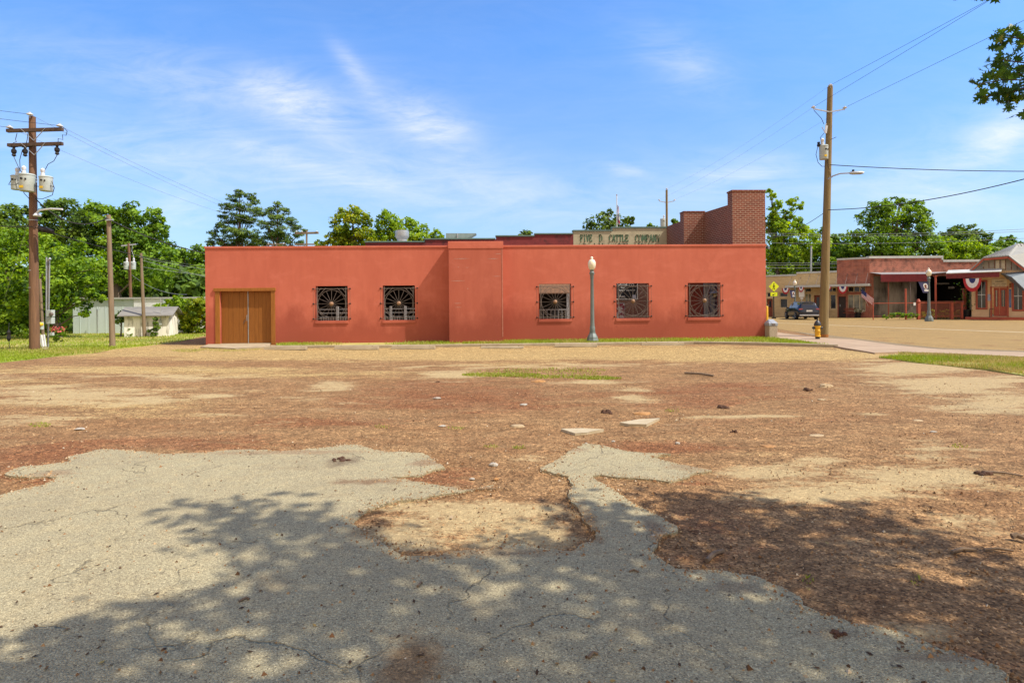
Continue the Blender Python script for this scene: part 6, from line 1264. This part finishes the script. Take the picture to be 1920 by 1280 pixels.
# ================================================================== shed and warehouse
M_PEEL = pm('peeling_white_paint', (.80, .77, .68), (.30, .28, .22), 3.2, .9, stretch=(2.2, 2.2, .5), lo=.33, hi=.5)
p0 = G(233, 632.5); FSH = Fr(p0, R(19)); sh = lambda *q: rect(FSH, *q)
SH = root('shed', 'small shed with peeling white paint and a grey gabled roof on the lawn', 'shed', tuple(p0), FSH.rz)
Lx = FSH.hit(316.5, 610)[0]; Dy = 2.1; ze = FSH.hit(270, 591)[1]
zr_ = ze+.40
px_g, _ = FSH.hit(334, 610, 0)
MB().box(0, Lx, 0, Dy, -.05, ze).build('wall', M_PEEL, SH)
M_ROOFG = pm('grey_sheet_roof', (.27, .255, .22), (.15, .14, .125), 2.5, .8, stretch=(.6, 3, 1))
mb = MB(); ov = .25
mb.add([(-ov, -ov, ze-.05), (Lx+ov, -ov, ze-.05), (Lx+ov, Dy/2, zr_), (-ov, Dy/2, zr_), (Lx+ov, Dy+ov, ze-.05), (-ov, Dy+ov, ze-.05), (-ov, -ov, ze-.0), (Lx+ov, -ov, ze-.0), (Lx+ov, Dy/2, zr_+.05), (-ov, Dy/2, zr_+.05), (Lx+ov, Dy+ov, ze), (-ov, Dy+ov, ze)],
       [(3, 2, 1, 0), (5, 4, 2, 3), (6, 7, 8, 9), (9, 8, 10, 11), (0, 1, 7, 6), (1, 2, 8, 7), (2, 4, 10, 8), (4, 5, 11, 10), (5, 3, 9, 11), (3, 0, 6, 9)]); mb.build('roof', M_ROOFG, SH)
mb = MB(); mb.add([(Lx-.002, 0, ze+.001), (Lx-.002, Dy, ze+.001), (Lx-.002, Dy/2, zr_-.01), (.002, 0, ze+.001), (.002, Dy, ze+.001), (.002, Dy/2, zr_-.01)], [(0, 1, 2), (5, 4, 3)]); mb.build('gable', M_PEEL, SH)
MB().box(Lx+.002, Lx+.03, .7, 1.7, 0, ze-.15).build('door', M_PEEL, SH)
a = sh(299, 304, 600, 609); MB().box(a[0], a[1], -.08, -.002, a[2], a[3]).build('meter_box', M_TANK, SH); MB().bar((a[0]+.08, -.05, a[3]), (a[0]+.08, -.05, ze+.9), .03).build('service_mast', M_GALV, SH)
M_WH = pm('pale_blue_sheet', (.62, .70, .70), (.52, .60, .60), 1.0, .5, stretch=(1, 1, .2)); M_WH2 = pm('white_sheet', (.84, .85, .84), (.72, .74, .74), 1.0, .6)
p0 = G(137, 626); FWH = Fr(p0, R(3)); q_ = lambda px_, py_: FWH.hit(px_, py_)
WHR = root('warehouse', 'long low pale sheet metal warehouse behind the shed', 'warehouse', tuple(p0), FWH.rz); zt_ = q_(250, 560)[1]; x1, x2, x3 = q_(252, 580)[0], q_(309, 580)[0], q_(400, 580)[0]
MB().box(0, x1-.003, .0, 9, -.05, zt_-.02).build('blue_wall', M_WH, WHR); MB().box(x1, x3, -.06, 9, -.05, zt_-.02).build('white_wall', M_WH2, WHR)
mb = MB(); mb.box(-.1, x3+.1, -.12, 9.1, zt_-.018, zt_+.08); mb.build('roof_edge', M_COP, WHR); mb = MB(); [mb.box(x, x+.03, -.012, -.001, 0, zt_-.05) for x in np.arange(.4, x1-.1, .5)]; mb.build('rib', M_WH, WHR)
for x in (x2,): MB().box(x-.04, x+.04, -.1, -.062, 0, zt_-.03).build('downpipe', M_WH, WHR)
p = G(183, 626); o = root('sign_post', 'thin grey post standing on the lawn before the warehouse', 'post', tuple(p)); MB().bar((0, 0, 0), (0, 0, 1.5), .04).build('shaft', M_GALV, o); MB().box(-.04, .04, -.03, -.021, 1.1, 1.48).build('plate', M_GALV, o)
# ================================================================== vegetation
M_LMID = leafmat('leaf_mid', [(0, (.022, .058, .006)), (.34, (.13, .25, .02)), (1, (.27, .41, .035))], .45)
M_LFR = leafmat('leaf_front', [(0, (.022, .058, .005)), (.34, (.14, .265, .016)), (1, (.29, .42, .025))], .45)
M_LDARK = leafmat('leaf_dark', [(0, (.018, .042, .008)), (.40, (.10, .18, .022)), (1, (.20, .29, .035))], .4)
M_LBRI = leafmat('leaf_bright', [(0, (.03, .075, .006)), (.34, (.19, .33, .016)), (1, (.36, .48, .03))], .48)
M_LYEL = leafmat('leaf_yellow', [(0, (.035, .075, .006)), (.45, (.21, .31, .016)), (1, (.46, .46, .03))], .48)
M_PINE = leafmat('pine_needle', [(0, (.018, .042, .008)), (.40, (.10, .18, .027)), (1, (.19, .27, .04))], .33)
M_BARK = polemat('tree_bark', (.16, .12, .09), (.07, .05, .04)); M_BARKP = polemat('pine_bark', (.2, .11, .07), (.09, .05, .035))
def crown_cloud(blobs, ls, dens, pine=False, shell=(.45, 1.0)):
    Cs, Ns, Ls = [], [], []
    for c, r in blobs:
        c = np.array(c); r = r*1.16; ns = max(7, int(14+9*r)); nl = max(8, int(40*(r/ls)**2*dens/ns))
        d = unit(RNG.normal(0, 1, (ns, 3))); rad = r*RNG.uniform(shell[0], shell[1], ns)[:, None]
        sc = c+d*rad*np.array([1, 1, .62 if pine else .88]); sr_ = r*RNG.uniform(.24, .42, ns)
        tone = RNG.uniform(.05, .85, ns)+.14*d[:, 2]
        e = unit(RNG.normal(0, 1, (ns, nl, 3)).reshape(-1, 3)).reshape(ns, nl, 3); q = RNG.uniform(.25, 1, (ns, nl, 1))**.6
        P_ = sc[:, None, :]+e*q*sr_[:, None, None]*np.array([1.15, 1.15, .5 if pine else .8])
        N_ = unit((e*.75+d[:, None, :]*.55+RNG.normal(0, .55, (ns, nl, 3))+np.array([0, 0, .25])).reshape(-1, 3))
        Cs.append(P_.reshape(-1, 3)); Ns.append(N_); Ls.append((tone[:, None]+RNG.normal(0, .2, (ns, nl))).ravel())
    return np.concatenate(Cs), np.concatenate(Ns), np.concatenate(Ls)
def tree(name, label, base_px, Yt, blobs, mat, ls=.3, dens=1.0, bark=None, pine=False, r0=.25, group=None, dyk=.7, cat='tree', low=None, shell=(.45, 1.0)):
    bx = A(base_px, 560, Yt).x; o = root(name, label, cat, (bx, Yt, 0), 0, group)
    B = []
    for (x, y, r) in blobs:
        dy = RNG.uniform(-dyk, dyk)*r*Yt/F*1.2; Y_ = Yt+dy; p = A(x, y, Y_); B.append((Vector((p.x-bx, dy, p.z)), r*Y_/F))
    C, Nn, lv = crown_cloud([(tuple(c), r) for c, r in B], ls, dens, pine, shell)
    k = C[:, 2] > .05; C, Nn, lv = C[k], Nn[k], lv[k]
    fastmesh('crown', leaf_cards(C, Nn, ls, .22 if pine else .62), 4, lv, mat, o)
    zt = max(c.z for c, r in B); zl = min(c.z for c, r in B); mb = MB(); n = 7
    topx = min(B, key=lambda q: -q[0].z)[0]
    tr = [Vector((topx.x*(i/n)**1.6*.8, topx.y*(i/n)**1.6*.6, -.2+(zt+.2)*i/n)) for i in range(n+1)]
    mb.tube(tr, [r0*(1-.88*i/n) for i in range(n+1)], 9, True, .06)
    for c, r in B:
        h = max(.6, min(c.z*.62, zt*.75)); t = h/zt*n; i = min(n-1, int(t)); s_ = tr[i].lerp(tr[i+1], t-i)
        mid = s_.lerp(c, .55)+Vector((0, 0, .12*(c-s_).length)); mb.tube([s_, mid, c], [r0*.26, r0*.14, r0*.04], 6, True, .06)
    mb.build('trunk', bark or M_BARK, o, smooth=True); return o
GW = 'trees at the edge of the left lawn'; GB = 'trees behind the red building'; GS = 'trees behind the shops'
tree('broadleaf_tree', 'bright light green tree in front, left of the plain pole', 110, 30, [(25, 470, 38), (70, 480, 42), (115, 492, 40), (155, 500, 34), (168, 530, 24), (130, 545, 34), (85, 540, 46), (30, 535, 44), (-10, 500, 40), (60, 590, 36), (95, 592, 30), (150, 566, 18), (15, 590, 40), (178, 552, 12), (160, 590, 9), (188, 500, 9), (192, 530, 8), (150, 455, 10), (60, 445, 12), (100, 462, 12), (190, 560, 7), (30, 440, 12), (140, 470, 14)], M_LFR, .19, .62, r0=.18, group=GW, shell=(.25, 1.12))
tree('broadleaf_tree', 'darker oak rising behind the transformer pole at far left', 95, 46, [(100, 400, 24), (128, 388, 20), (75, 420, 30), (120, 425, 32), (150, 415, 24), (60, 450, 34), (105, 465, 36), (150, 455, 30), (90, 390, 12)], M_LDARK, .26, .9, r0=.3, group=GW)
tree('broadleaf_tree', 'dark tree at the extreme left edge of the frame', 5, 44, [(12, 396, 18), (35, 402, 14), (0, 425, 28), (30, 435, 26), (-25, 440, 36), (10, 470, 36), (45, 395, 9)], M_LDARK, .26, .9, r0=.3, group=GW)
tree('broadleaf_tree', 'tall spreading green tree rising between the plain pole and the slim pole', 225, 47, [(178, 392, 16), (160, 400, 14), (200, 405, 24), (232, 402, 18), (258, 400, 22), (283, 400, 16), (296, 412, 12), (215, 430, 34), (260, 432, 34), (295, 432, 20), (305, 428, 10), (190, 450, 36), (235, 465, 40), (280, 470, 36), (245, 510, 40), (200, 500, 36), (290, 510, 34), (310, 480, 18)], M_LMID, .26, .95, r0=.36, group=GW)
tree('broadleaf_tree', 'far green tree just left of the red wall', 345, 58, [(330, 490, 26), (368, 475, 16), (380, 492, 20), (355, 510, 28), (385, 525, 24), (325, 525, 26), (372, 468, 9), (350, 540, 24), (345, 495, 22), (378, 508, 20), (318, 505, 18), (382, 478, 10), (340, 475, 10)], M_LMID, .3, 1.2, r0=.3, group=GW)
tree('shrub', 'yellow green hedge bush right of the shed', 368, 33, [(372, 572, 16), (378, 590, 17), (360, 598, 17), (380, 612, 15), (350, 612, 13), (364, 580, 14), (372, 564, 9), (345, 596, 12), (384, 575, 10)], M_LYEL, .14, 1.4, r0=.05, group='bushes around the shed', cat='shrub')
tree('shrub', 'green bush overhanging the back of the shed', 325, 33.6, [(296, 578, 8), (300, 576, 10), (318, 570, 12), (335, 566, 12), (345, 575, 13), (350, 592, 13), (348, 612, 12), (338, 585, 12)], M_LBRI, .15, 1.0, r0=.05, group='bushes around the shed', cat='shrub')
tree('shrub', 'small dark tree left of the shed', 226, 30.4, [(222, 592, 6), (230, 586, 6), (216, 598, 6), (224, 602, 7), (232, 598, 5)], M_LDARK, .12, .9, r0=.05, group='bushes around the shed', cat='shrub')
tree('vine', 'green vine climbing the front wall of the shed', 292, 29.9, [(292, 598, 4), (291, 606, 5), (293, 614, 5), (290, 622, 6), (288, 628, 6), (280, 620, 3)], M_LDARK, .11, 1.2, r0=.02, cat='vine', dyk=.15)
tree('vine', 'low vine at the left corner of the shed wall', 244, 30.0, [(244, 610, 3.5), (243, 618, 5), (242, 626, 6), (250, 629, 5)], M_LDARK, .11, 1.2, r0=.02, cat='vine', dyk=.15)
fl = tree('shrub', 'red flowering shrub beside the meter post', 106, 26, [(104, 628, 7), (112, 622, 7), (118, 628, 5), (100, 618, 6), (108, 636, 6)], M_LMID, .1, .9, r0=.03, cat='shrub')
n = 80; k = 26/F; cc = RNG.normal(0, 1, (n, 3))*np.array([7*k, 5*k, 3.2*k]); z_ = A(108, 617, 26).z
fastmesh('blossom', leaf_cards(cc+np.array([.05, -.1, z_]), unit(RNG.normal(0, 1, (n, 3))), .09, .8), 4, RNG.uniform(0, 1, n), attrmat('blossom', [(0, (.35, .04, .05)), (1, (.55, .16, .13))]), fl)
tree('pine_tree', 'taller left pine behind the red wall', 448, 62, [(450, 362, 9), (440, 372, 12), (468, 368, 12), (478, 380, 9), (428, 388, 13), (455, 388, 16), (478, 395, 13), (418, 402, 10), (440, 410, 19), (468, 415, 18), (418, 428, 15), (400, 437, 9), (440, 436, 19), (470, 440, 17), (405, 452, 14), (430, 458, 19), (465, 462, 19), (394, 458, 6)], M_PINE, .34, 2.0, M_BARKP, True, .28, 'pines behind the red wall')
tree('pine_tree', 'rounder right pine behind the red wall', 522, 60, [(520, 384, 8), (508, 395, 12), (532, 396, 11), (490, 402, 8), (520, 412, 17), (545, 415, 12), (500, 422, 13), (552, 426, 11), (532, 434, 17), (510, 442, 17), (560, 440, 10), (490, 452, 17), (535, 458, 19), (562, 456, 9), (570, 432, 5)], M_PINE, .34, 2.1, M_BARKP, True, .28, 'pines behind the red wall')
tree('broadleaf_tree', 'yellow green tree, left one of the two behind the restaurant roof', 658, 66, [(664, 394, 11), (645, 404, 15), (678, 405, 14), (690, 416, 10), (630, 415, 10), (660, 424, 24), (640, 440, 20), (682, 438, 18), (625, 455, 16), (662, 460, 28), (602, 460, 12), (695, 455, 14)], M_LYEL, .34, 1.0, r0=.35, group=GB)
tree('broadleaf_tree', 'wide bright tree behind the shiny exhaust fan', 755, 70, [(722, 402, 10), (715, 412, 10), (732, 416, 14), (718, 432, 20), (745, 426, 16), (766, 416, 9), (775, 426, 12), (760, 440, 20), (795, 432, 11), (788, 446, 16), (815, 438, 9), (808, 450, 14), (730, 455, 22), (828, 446, 6), (700, 445, 12), (772, 460, 22)], M_LBRI, .34, 1.0, r0=.35, group=GB)
tree('broadleaf_tree', 'tiny dark treetop poking above the red parapet', 985, 82, [(982, 437, 7), (990, 440, 7), (985, 450, 12), (977, 442, 5)], M_LDARK, .36, .9, r0=.25, group=GB)
tree('broadleaf_tree', 'dark oak behind the flagpole', 1140, 74, [(1128, 406, 9), (1142, 400, 8), (1112, 416, 10), (1135, 416, 12), (1158, 410, 9), (1175, 412, 8), (1100, 424, 9), (1150, 422, 11), (1120, 428, 12), (1182, 416, 6), (1186, 410, 4), (1170, 424, 10), (1140, 438, 18)], M_LDARK, .34, .8, r0=.4, group=GB)
tree('broadleaf_tree', 'small green treetop just right of the dark oak', 1222, 80, [(1218, 424, 5), (1226, 427, 5), (1222, 436, 10)], M_LMID, .34, .9, r0=.25, group=GB)
tree('broadleaf_tree', 'small green treetop right of the pole behind the parapet', 1266, 78, [(1263, 414, 4), (1268, 420, 6), (1266, 432, 10)], M_LMID, .34, .9, r0=.25, group=GB)
tree('broadleaf_tree', 'airy light green tree behind the tall brick pier', 1462, 60, [(1384, 360, 5), (1376, 368, 6), (1442, 358, 6), (1448, 368, 8), (1458, 385, 10), (1485, 378, 10), (1500, 386, 8), (1452, 402, 14), (1478, 402, 12), (1495, 412, 10), (1445, 425, 18), (1475, 432, 20), (1505, 436, 14), (1455, 455, 22), (1490, 462, 22), (1525, 440, 12), (1530, 462, 20), (1445, 485, 24), (1485, 492, 24), (1465, 420, 16), (1500, 425, 14), (1470, 470, 22), (1510, 480, 22)], M_LBRI, .28, 1.1, r0=.24, group=GS, shell=(.3, 1.0))
tree('broadleaf_tree', 'dense dark tree right behind the tan shops', 1520, 63, [(1505, 492, 22), (1540, 485, 22), (1575, 478, 20), (1560, 450, 12), (1585, 460, 14), (1570, 452, 14), (1600, 470, 16), (1590, 445, 8), (1558, 465, 18), (1545, 432, 8), (1600, 490, 20), (1465, 500, 18), (1530, 505, 18)], M_LMID, .28, 1.0, r0=.3, group=GS)
tree('broadleaf_tree', 'large rounded green tree right of the utility pole', 1672, 60, [(1668, 382, 12), (1690, 378, 10), (1640, 388, 14), (1715, 385, 14), (1735, 400, 12), (1660, 402, 20), (1700, 405, 22), (1625, 412, 16), (1640, 430, 24), (1680, 432, 28), (1725, 428, 22), (1742, 415, 9), (1605, 442, 14), (1630, 460, 26), (1680, 470, 32), (1728, 462, 24), (1592, 468, 14), (1600, 490, 18), (1650, 495, 24), (1745, 445, 10), (1575, 478, 16), (1565, 495, 14), (1750, 470, 18), (1756, 452, 10)], M_LMID, .28, 1.0, r0=.42, group=GS)
tree('broadleaf_tree', 'dark domed tree farthest back above the brick hall', 1805, 76, [(1800, 432, 12), (1782, 440, 14), (1820, 436, 14), (1840, 446, 14), (1765, 450, 12), (1805, 450, 20), (1852, 460, 11), (1780, 462, 18), (1830, 465, 18)], M_LDARK, .34, 1.1, r0=.4, group=GS)
tree('broadleaf_tree', 'yellow green tree directly above the white stepped coping', 1790, 60, [(1762, 462, 14), (1780, 456, 14), (1800, 462, 16), (1822, 462, 14), (1840, 470, 12), (1755, 480, 18), (1785, 480, 20), (1815, 482, 20), (1842, 486, 14), (1850, 478, 8)], M_LBRI, .28, 1.0, r0=.3, group=GS)
tree('broadleaf_tree', 'mid green tree left of the grey depot roof', 1880, 70, [(1880, 452, 8), (1892, 448, 7), (1870, 462, 10), (1888, 464, 12), (1905, 456, 8), (1862, 476, 12), (1885, 482, 16), (1915, 470, 14)], M_LMID, .32, 1.0, r0=.3, group=GS)
for x, lab in ((1742, 'weedy yellow green bush inside the picket fence, left of centre'), (1768, 'weedy yellow green bush inside the picket fence, right of the slim pole'), (1796, 'weedy yellow green bush at the right end of the picket fence')):
    tree('shrub', lab, x, 45.6, [(x-6, 590, 7), (x+4, 586, 7), (x+9, 592, 6), (x-2, 595, 6), (x-10, 595, 5)], M_LYEL, .14, .6, r0=.03, group='weeds along the picket fence', cat='shrub')
tree('shrub', 'dark low weeds along the stained wall left of the picket fence', 1685, 44.6, [(1660, 594, 5), (1675, 592, 6), (1690, 590, 6), (1704, 591, 6), (1716, 592, 5)], M_LMID, .12, .7, r0=.02, group='weeds along the picket fence', cat='shrub')
# far woods that close the view beyond
C = []
for i in range(520):
    a = RNG.uniform(R(-62), R(62)); d = RNG.uniform(88, 108); C.append(((math.sin(a)*d, math.cos(a)*d, RNG.uniform(.5, 6.5)), RNG.uniform(1.6, 2.8)))
for i in range(150):
    x = RNG.uniform(-60, -24); C.append(((x, RNG.uniform(52, 60), RNG.uniform(.3, 4.2)), RNG.uniform(1.2, 2.0)))
for i in range(60):
    x = RNG.uniform(-36, -15); C.append(((x, RNG.uniform(50, 55), RNG.uniform(.3, 4.0)), RNG.uniform(1.0, 1.8)))
for i in range(60):
    x = RNG.uniform(-37, -29); C.append(((x, RNG.uniform(33, 37), RNG.uniform(.3, 2.2)), RNG.uniform(.8, 1.3)))
P_, N_, lv = crown_cloud(C, .62, .8)
k = P_[:, 2] > 0; o = fastmesh('woods', leaf_cards(P_[k], N_[k], .62, .7), 4, lv[k]*.9, M_LDARK); tag(o, 'continuous dark undergrowth and far woods behind the trees', 'woods', kind='stuff')
# ---- the big oak at the right whose shade falls over the foreground
OK = root('oak_tree', 'oak with deeply lobed leaves reaching in at the upper right corner', 'tree', (9.5, -2.0, 0))
org = np.array([9.5, -2.0, 0])
SHADE = [(-90, 1222), (40, 1212), (90, 1180), (130, 1163), (220, 1150), (300, 1146), (360, 1138), (440, 1118), (430, 1085), (470, 1042), (400, 1014), (300, 1010), (250, 1009), (330, 1000), (385, 985), (300, 957), (400, 949), (520, 957), (600, 964), (650, 985), (700, 1020), (800, 1028), (900, 1040), (1010, 1040), (1080, 1015), (1110, 985), (1090, 962), (1110, 940), (1180, 952), (1230, 985), (1245, 960), (1260, 935), (1330, 922), (1420, 938), (1480, 955), (1560, 948), (1690, 965), (1640, 990), (1700, 1003), (1800, 1010), (1920, 1072), (2100, 1125), (2100, 1500), (-90, 1500)]
SHP = [tuple(G(*q)[:2]) for q in SHADE]
SPOT = [(1430, 1006, 90, 11), (1500, 990, 100, 8), (1570, 1015, 70, 8), (560, 1012, 60, 8), (500, 1050, 60, 6), (800, 1012, 60, 8), (960, 1068, 50, 12), (1010, 1085, 40, 12), (965, 1138, 55, 9), (815, 1142, 30, 10), (745, 1178, 42, 12), (1060, 1230, 36, 9), (1770, 1085, 130, 12), (1860, 1150, 110, 15), (1700, 1180, 70, 12), (720, 1240, 60, 12), (330, 1215, 40, 9), (560, 1250, 40, 9), (1100, 1130, 50, 8), (1250, 1200, 40, 8), (1400, 1250, 40, 8), (1540, 1245, 30, 8), (870, 1055, 60, 7), (640, 1060, 40, 7), (1640, 1065, 60, 7), (120, 1240, 70, 10), (930, 1110, 40, 6), (1450, 1060, 60, 6), (1300, 975, 40, 6), (1820, 1035, 60, 8)]
kx, ky = -LD.x/-LD.z, -LD.y/-LD.z
cl = []
st = .2
for gx_ in np.arange(-5.5, 7.2, st):
    for gy_ in np.arange(.9, 6.2, st):
        x = gx_+RNG.uniform(-.5, .5)*st; y = gy_+RNG.uniform(-.5, .5)*st
        if not inpoly(np.array([x]), np.array([y]), SHP)[0]: continue
        px_, py_ = proj(x, y, 0)
        if any(((px_-a)/c)**2+((py_-b)/d)**2 < 1 for a, b, c, d in SPOT): continue
        h = 6.6+1.3*math.sin(x*1.1+y*.7)+RNG.normal(0, .55)
        cl.append((x+kx*h, y+ky*h, h))
nsh = len(cl)
while len(cl) < nsh+420:
    d = RNG.normal(0, 1, 3); d /= np.linalg.norm(d); q = np.array([9.5, -2.2, 7.2])+d*np.array([5.5, 4.2, 2.8])*RNG.uniform(.4, 1)
    gx_, gy_ = q[0]-kx*q[2], q[1]-ky*q[2]
    if gy_ > 2.0:
        a, b = proj(gx_, gy_, 0)
        if -150 < a < 2070: continue
    cl.append(tuple(q))
cl = np.array(cl)
LOBE = [(0, -.5), (.05, -.3), (.2, -.33), (.09, -.18), (.34, -.12), (.12, .02), (.36, .16), (.12, .22), (.2, .4), (.05, .36), (0, .5)]
LOBE = LOBE+[(-x, y) for x, y in LOBE[-2:0:-1]]
LT = np.array(LOBE); nL = len(LT)
def lobed(C, Nn, size):
    n = len(C); T = unit(np.cross(Nn, RNG.normal(size=(n, 3)))); Bv = np.cross(Nn, T); s = (size*RNG.uniform(.7, 1.25, n))[:, None, None]
    cup = (LT[:, 0]**2*.9)[None, :, None]*Nn[:, None, :]
    return (C[:, None, :]+s*(LT[None, :, 0, None]*Bv[:, None, :]+LT[None, :, 1, None]*T[:, None, :]+cup)).reshape(-1, 3)
npl = 19
C = (cl[:, None, :]+RNG.normal(0, .15, (len(cl), npl, 3))).reshape(-1, 3)
Nn = unit(RNG.normal(0, 1, C.shape)+np.array([.4, -.1, 1.1]))
ok = np.ones(len(C), bool)
for i, q in enumerate(C):
    if q[1] > .15:
        a, b = proj(*q)
        if -60 < a < 1990 and -40 < b < 1350: ok[i] = False
C, Nn = C[ok], Nn[ok]
# the low branch that hangs into the frame
Yb = 3.5; tw = [[(1990, 60), (1930, 78), (1885, 66), (1875, 90)], [(1990, 120), (1920, 118), (1875, 112), (1862, 122)], [(1990, 170), (1930, 150), (1880, 150), (1834, 158)], [(1960, 150), (1900, 172), (1860, 178), (1838, 182)], [(1990, 190), (1930, 180), (1900, 190), (1880, 190)], [(1990, 190), (1945, 200), (1918, 206)], [(1960, 130), (1915, 140), (1870, 138), (1845, 146)]]
lc, tws = [], []
for t in tw:
    dy = RNG.uniform(-.25, .25); pts = [A(x, y, Yb+dy) for x, y in t]; tws.append(pts)
    for i in range(len(pts)-1):
        for s_ in np.arange(0, 1, .2): 
            p = pts[i].lerp(pts[i+1], s_); m_ = 3 if i > 0 else 3
            for _ in range(m_): lc.append(np.array(p)+RNG.normal(0, .03, 3))
top = [(1862, -4), (1840, -8), (1875, -6), (1800, -9), (1826, -14)]
for x, y in top:
    for _ in range(4): lc.append(np.array(A(x+RNG.normal(0, 5), y+RNG.normal(0, 2), 3.2)))
hubw = A(2040, 110, Yb+.2); lim0 = Vector((9.45, -1.9, 3.2))
side_tw = []
for i in range(46):          # leafy twigs all along the low limb, beyond the frame edge
    t = RNG.uniform(.25, 1.0); p = lim0.lerp(hubw, t)+Vector((0, 0, .7*4*t*(1-t)*.6)); e = p+Vector(RNG.normal(0, .28, 3))+Vector((-.05, .05, -.05)); side_tw.append((p, e))
    for _ in range(20):
        q = np.array(p.lerp(e, RNG.uniform(.2, 1.1)))+RNG.normal(0, .07, 3)
        if q[1] > .2:
            a, b = proj(*q)
            if a < 1945 and b > -10: continue
        lc.append(q)
for i in range(16):          # and the twigs hanging just above the frame
    p = A(1835+RNG.normal(0, 28), -30-RNG.uniform(0, 160), 3.2+RNG.normal(0, .12)); top2 = Vector((4.6, 2.2, 5.2)); side_tw.append((top2, p))
    for _ in range(22):
        q = np.array(p.lerp(top2, RNG.uniform(0, .5)))+RNG.normal(0, .09, 3)
        a, b = proj(*q)
        if b < -8: lc.append(q)
lc = np.array(lc)
C2 = np.concatenate([C, lc]); N2 = np.concatenate([Nn, unit(RNG.normal(0, 1, lc.shape)+np.array([.1, -.55, .35]))])
V = np.concatenate([lobed(C, Nn, .17), lobed(lc, N2[len(C):], .078)])-org
M_OAK = leafmat('oak_leaf', [(0, (.035, .08, .016)), (.6, (.075, .15, .022)), (.93, (.14, .23, .03)), (1, (.34, .30, .03))], .45, .4)
fastmesh('crown', V, nL, RNG.uniform(0, 1, len(C2)), M_OAK, OK)
mb = MB(); O = Vector((9.5, -2.0, 0)); base = [Vector((0, 0, -.2)), Vector((.05, 0, .4)), Vector((0, .05, 1.8)), Vector((-.1, .1, 3.4)), Vector((.1, .1, 5.2)), Vector((.1, 0, 8.5))]
mb.tube(base, [.55, .4, .34, .3, .22, .06], 14, True, .05)
for e in ((3.2, 1.0, 6.6), (5.5, 2.0, 7.2), (1.2, .6, 7.2), (7.2, 2.2, 7.8), (12.5, -.5, 7.2), (11.5, -4.5, 7), (7.5, -4.8, 7.4), (4.6, -1.2, 7.6), (13.5, -3, 6.6)):
    E = Vector(e)-O; s_ = Vector((0, .1, 3.0+RNG.uniform(0, 1.6))); mid = s_.lerp(E, .5)+Vector((0, 0, .9)); mb.tube([s_, mid, E], [.13, .08, .03], 8, True, .06)
    for _ in range(4):
        q = mid.lerp(E, RNG.uniform(.2, 1)); f_ = q+Vector(RNG.normal(0, .8, 3))+Vector((0, 0, .3)); mb.tube([q, q.lerp(f_, .5)+Vector((0, 0, .1)), f_], [.04, .025, .01], 6)
hub = A(2040, 110, Yb+.2)-O; s_ = Vector((-.05, .1, 3.2)); mb.tube([s_, s_.lerp(hub, .5)+Vector((0, 0, .7)), hub], [.07, .045, .02], 8, True, .05)
for p, e in side_tw: mb.tube([p-O, (p.lerp(e, .5)-O)+Vector((0, 0, .03)), e-O], [.008, .005, .003], 4)
mb.tube([s_, Vector((4.6, 2.2, 5.2))-O+Vector((.6, -.5, .3)), Vector((4.6, 2.2, 5.2))-O], [.06, .03, .012], 6)
for pts in tws: mb.tube([hub]+[p-O for p in pts], [.012]+[.005-.0008*i for i in range(len(pts))], 5)
mb.build('trunk', M_BARK, OK, smooth=True)
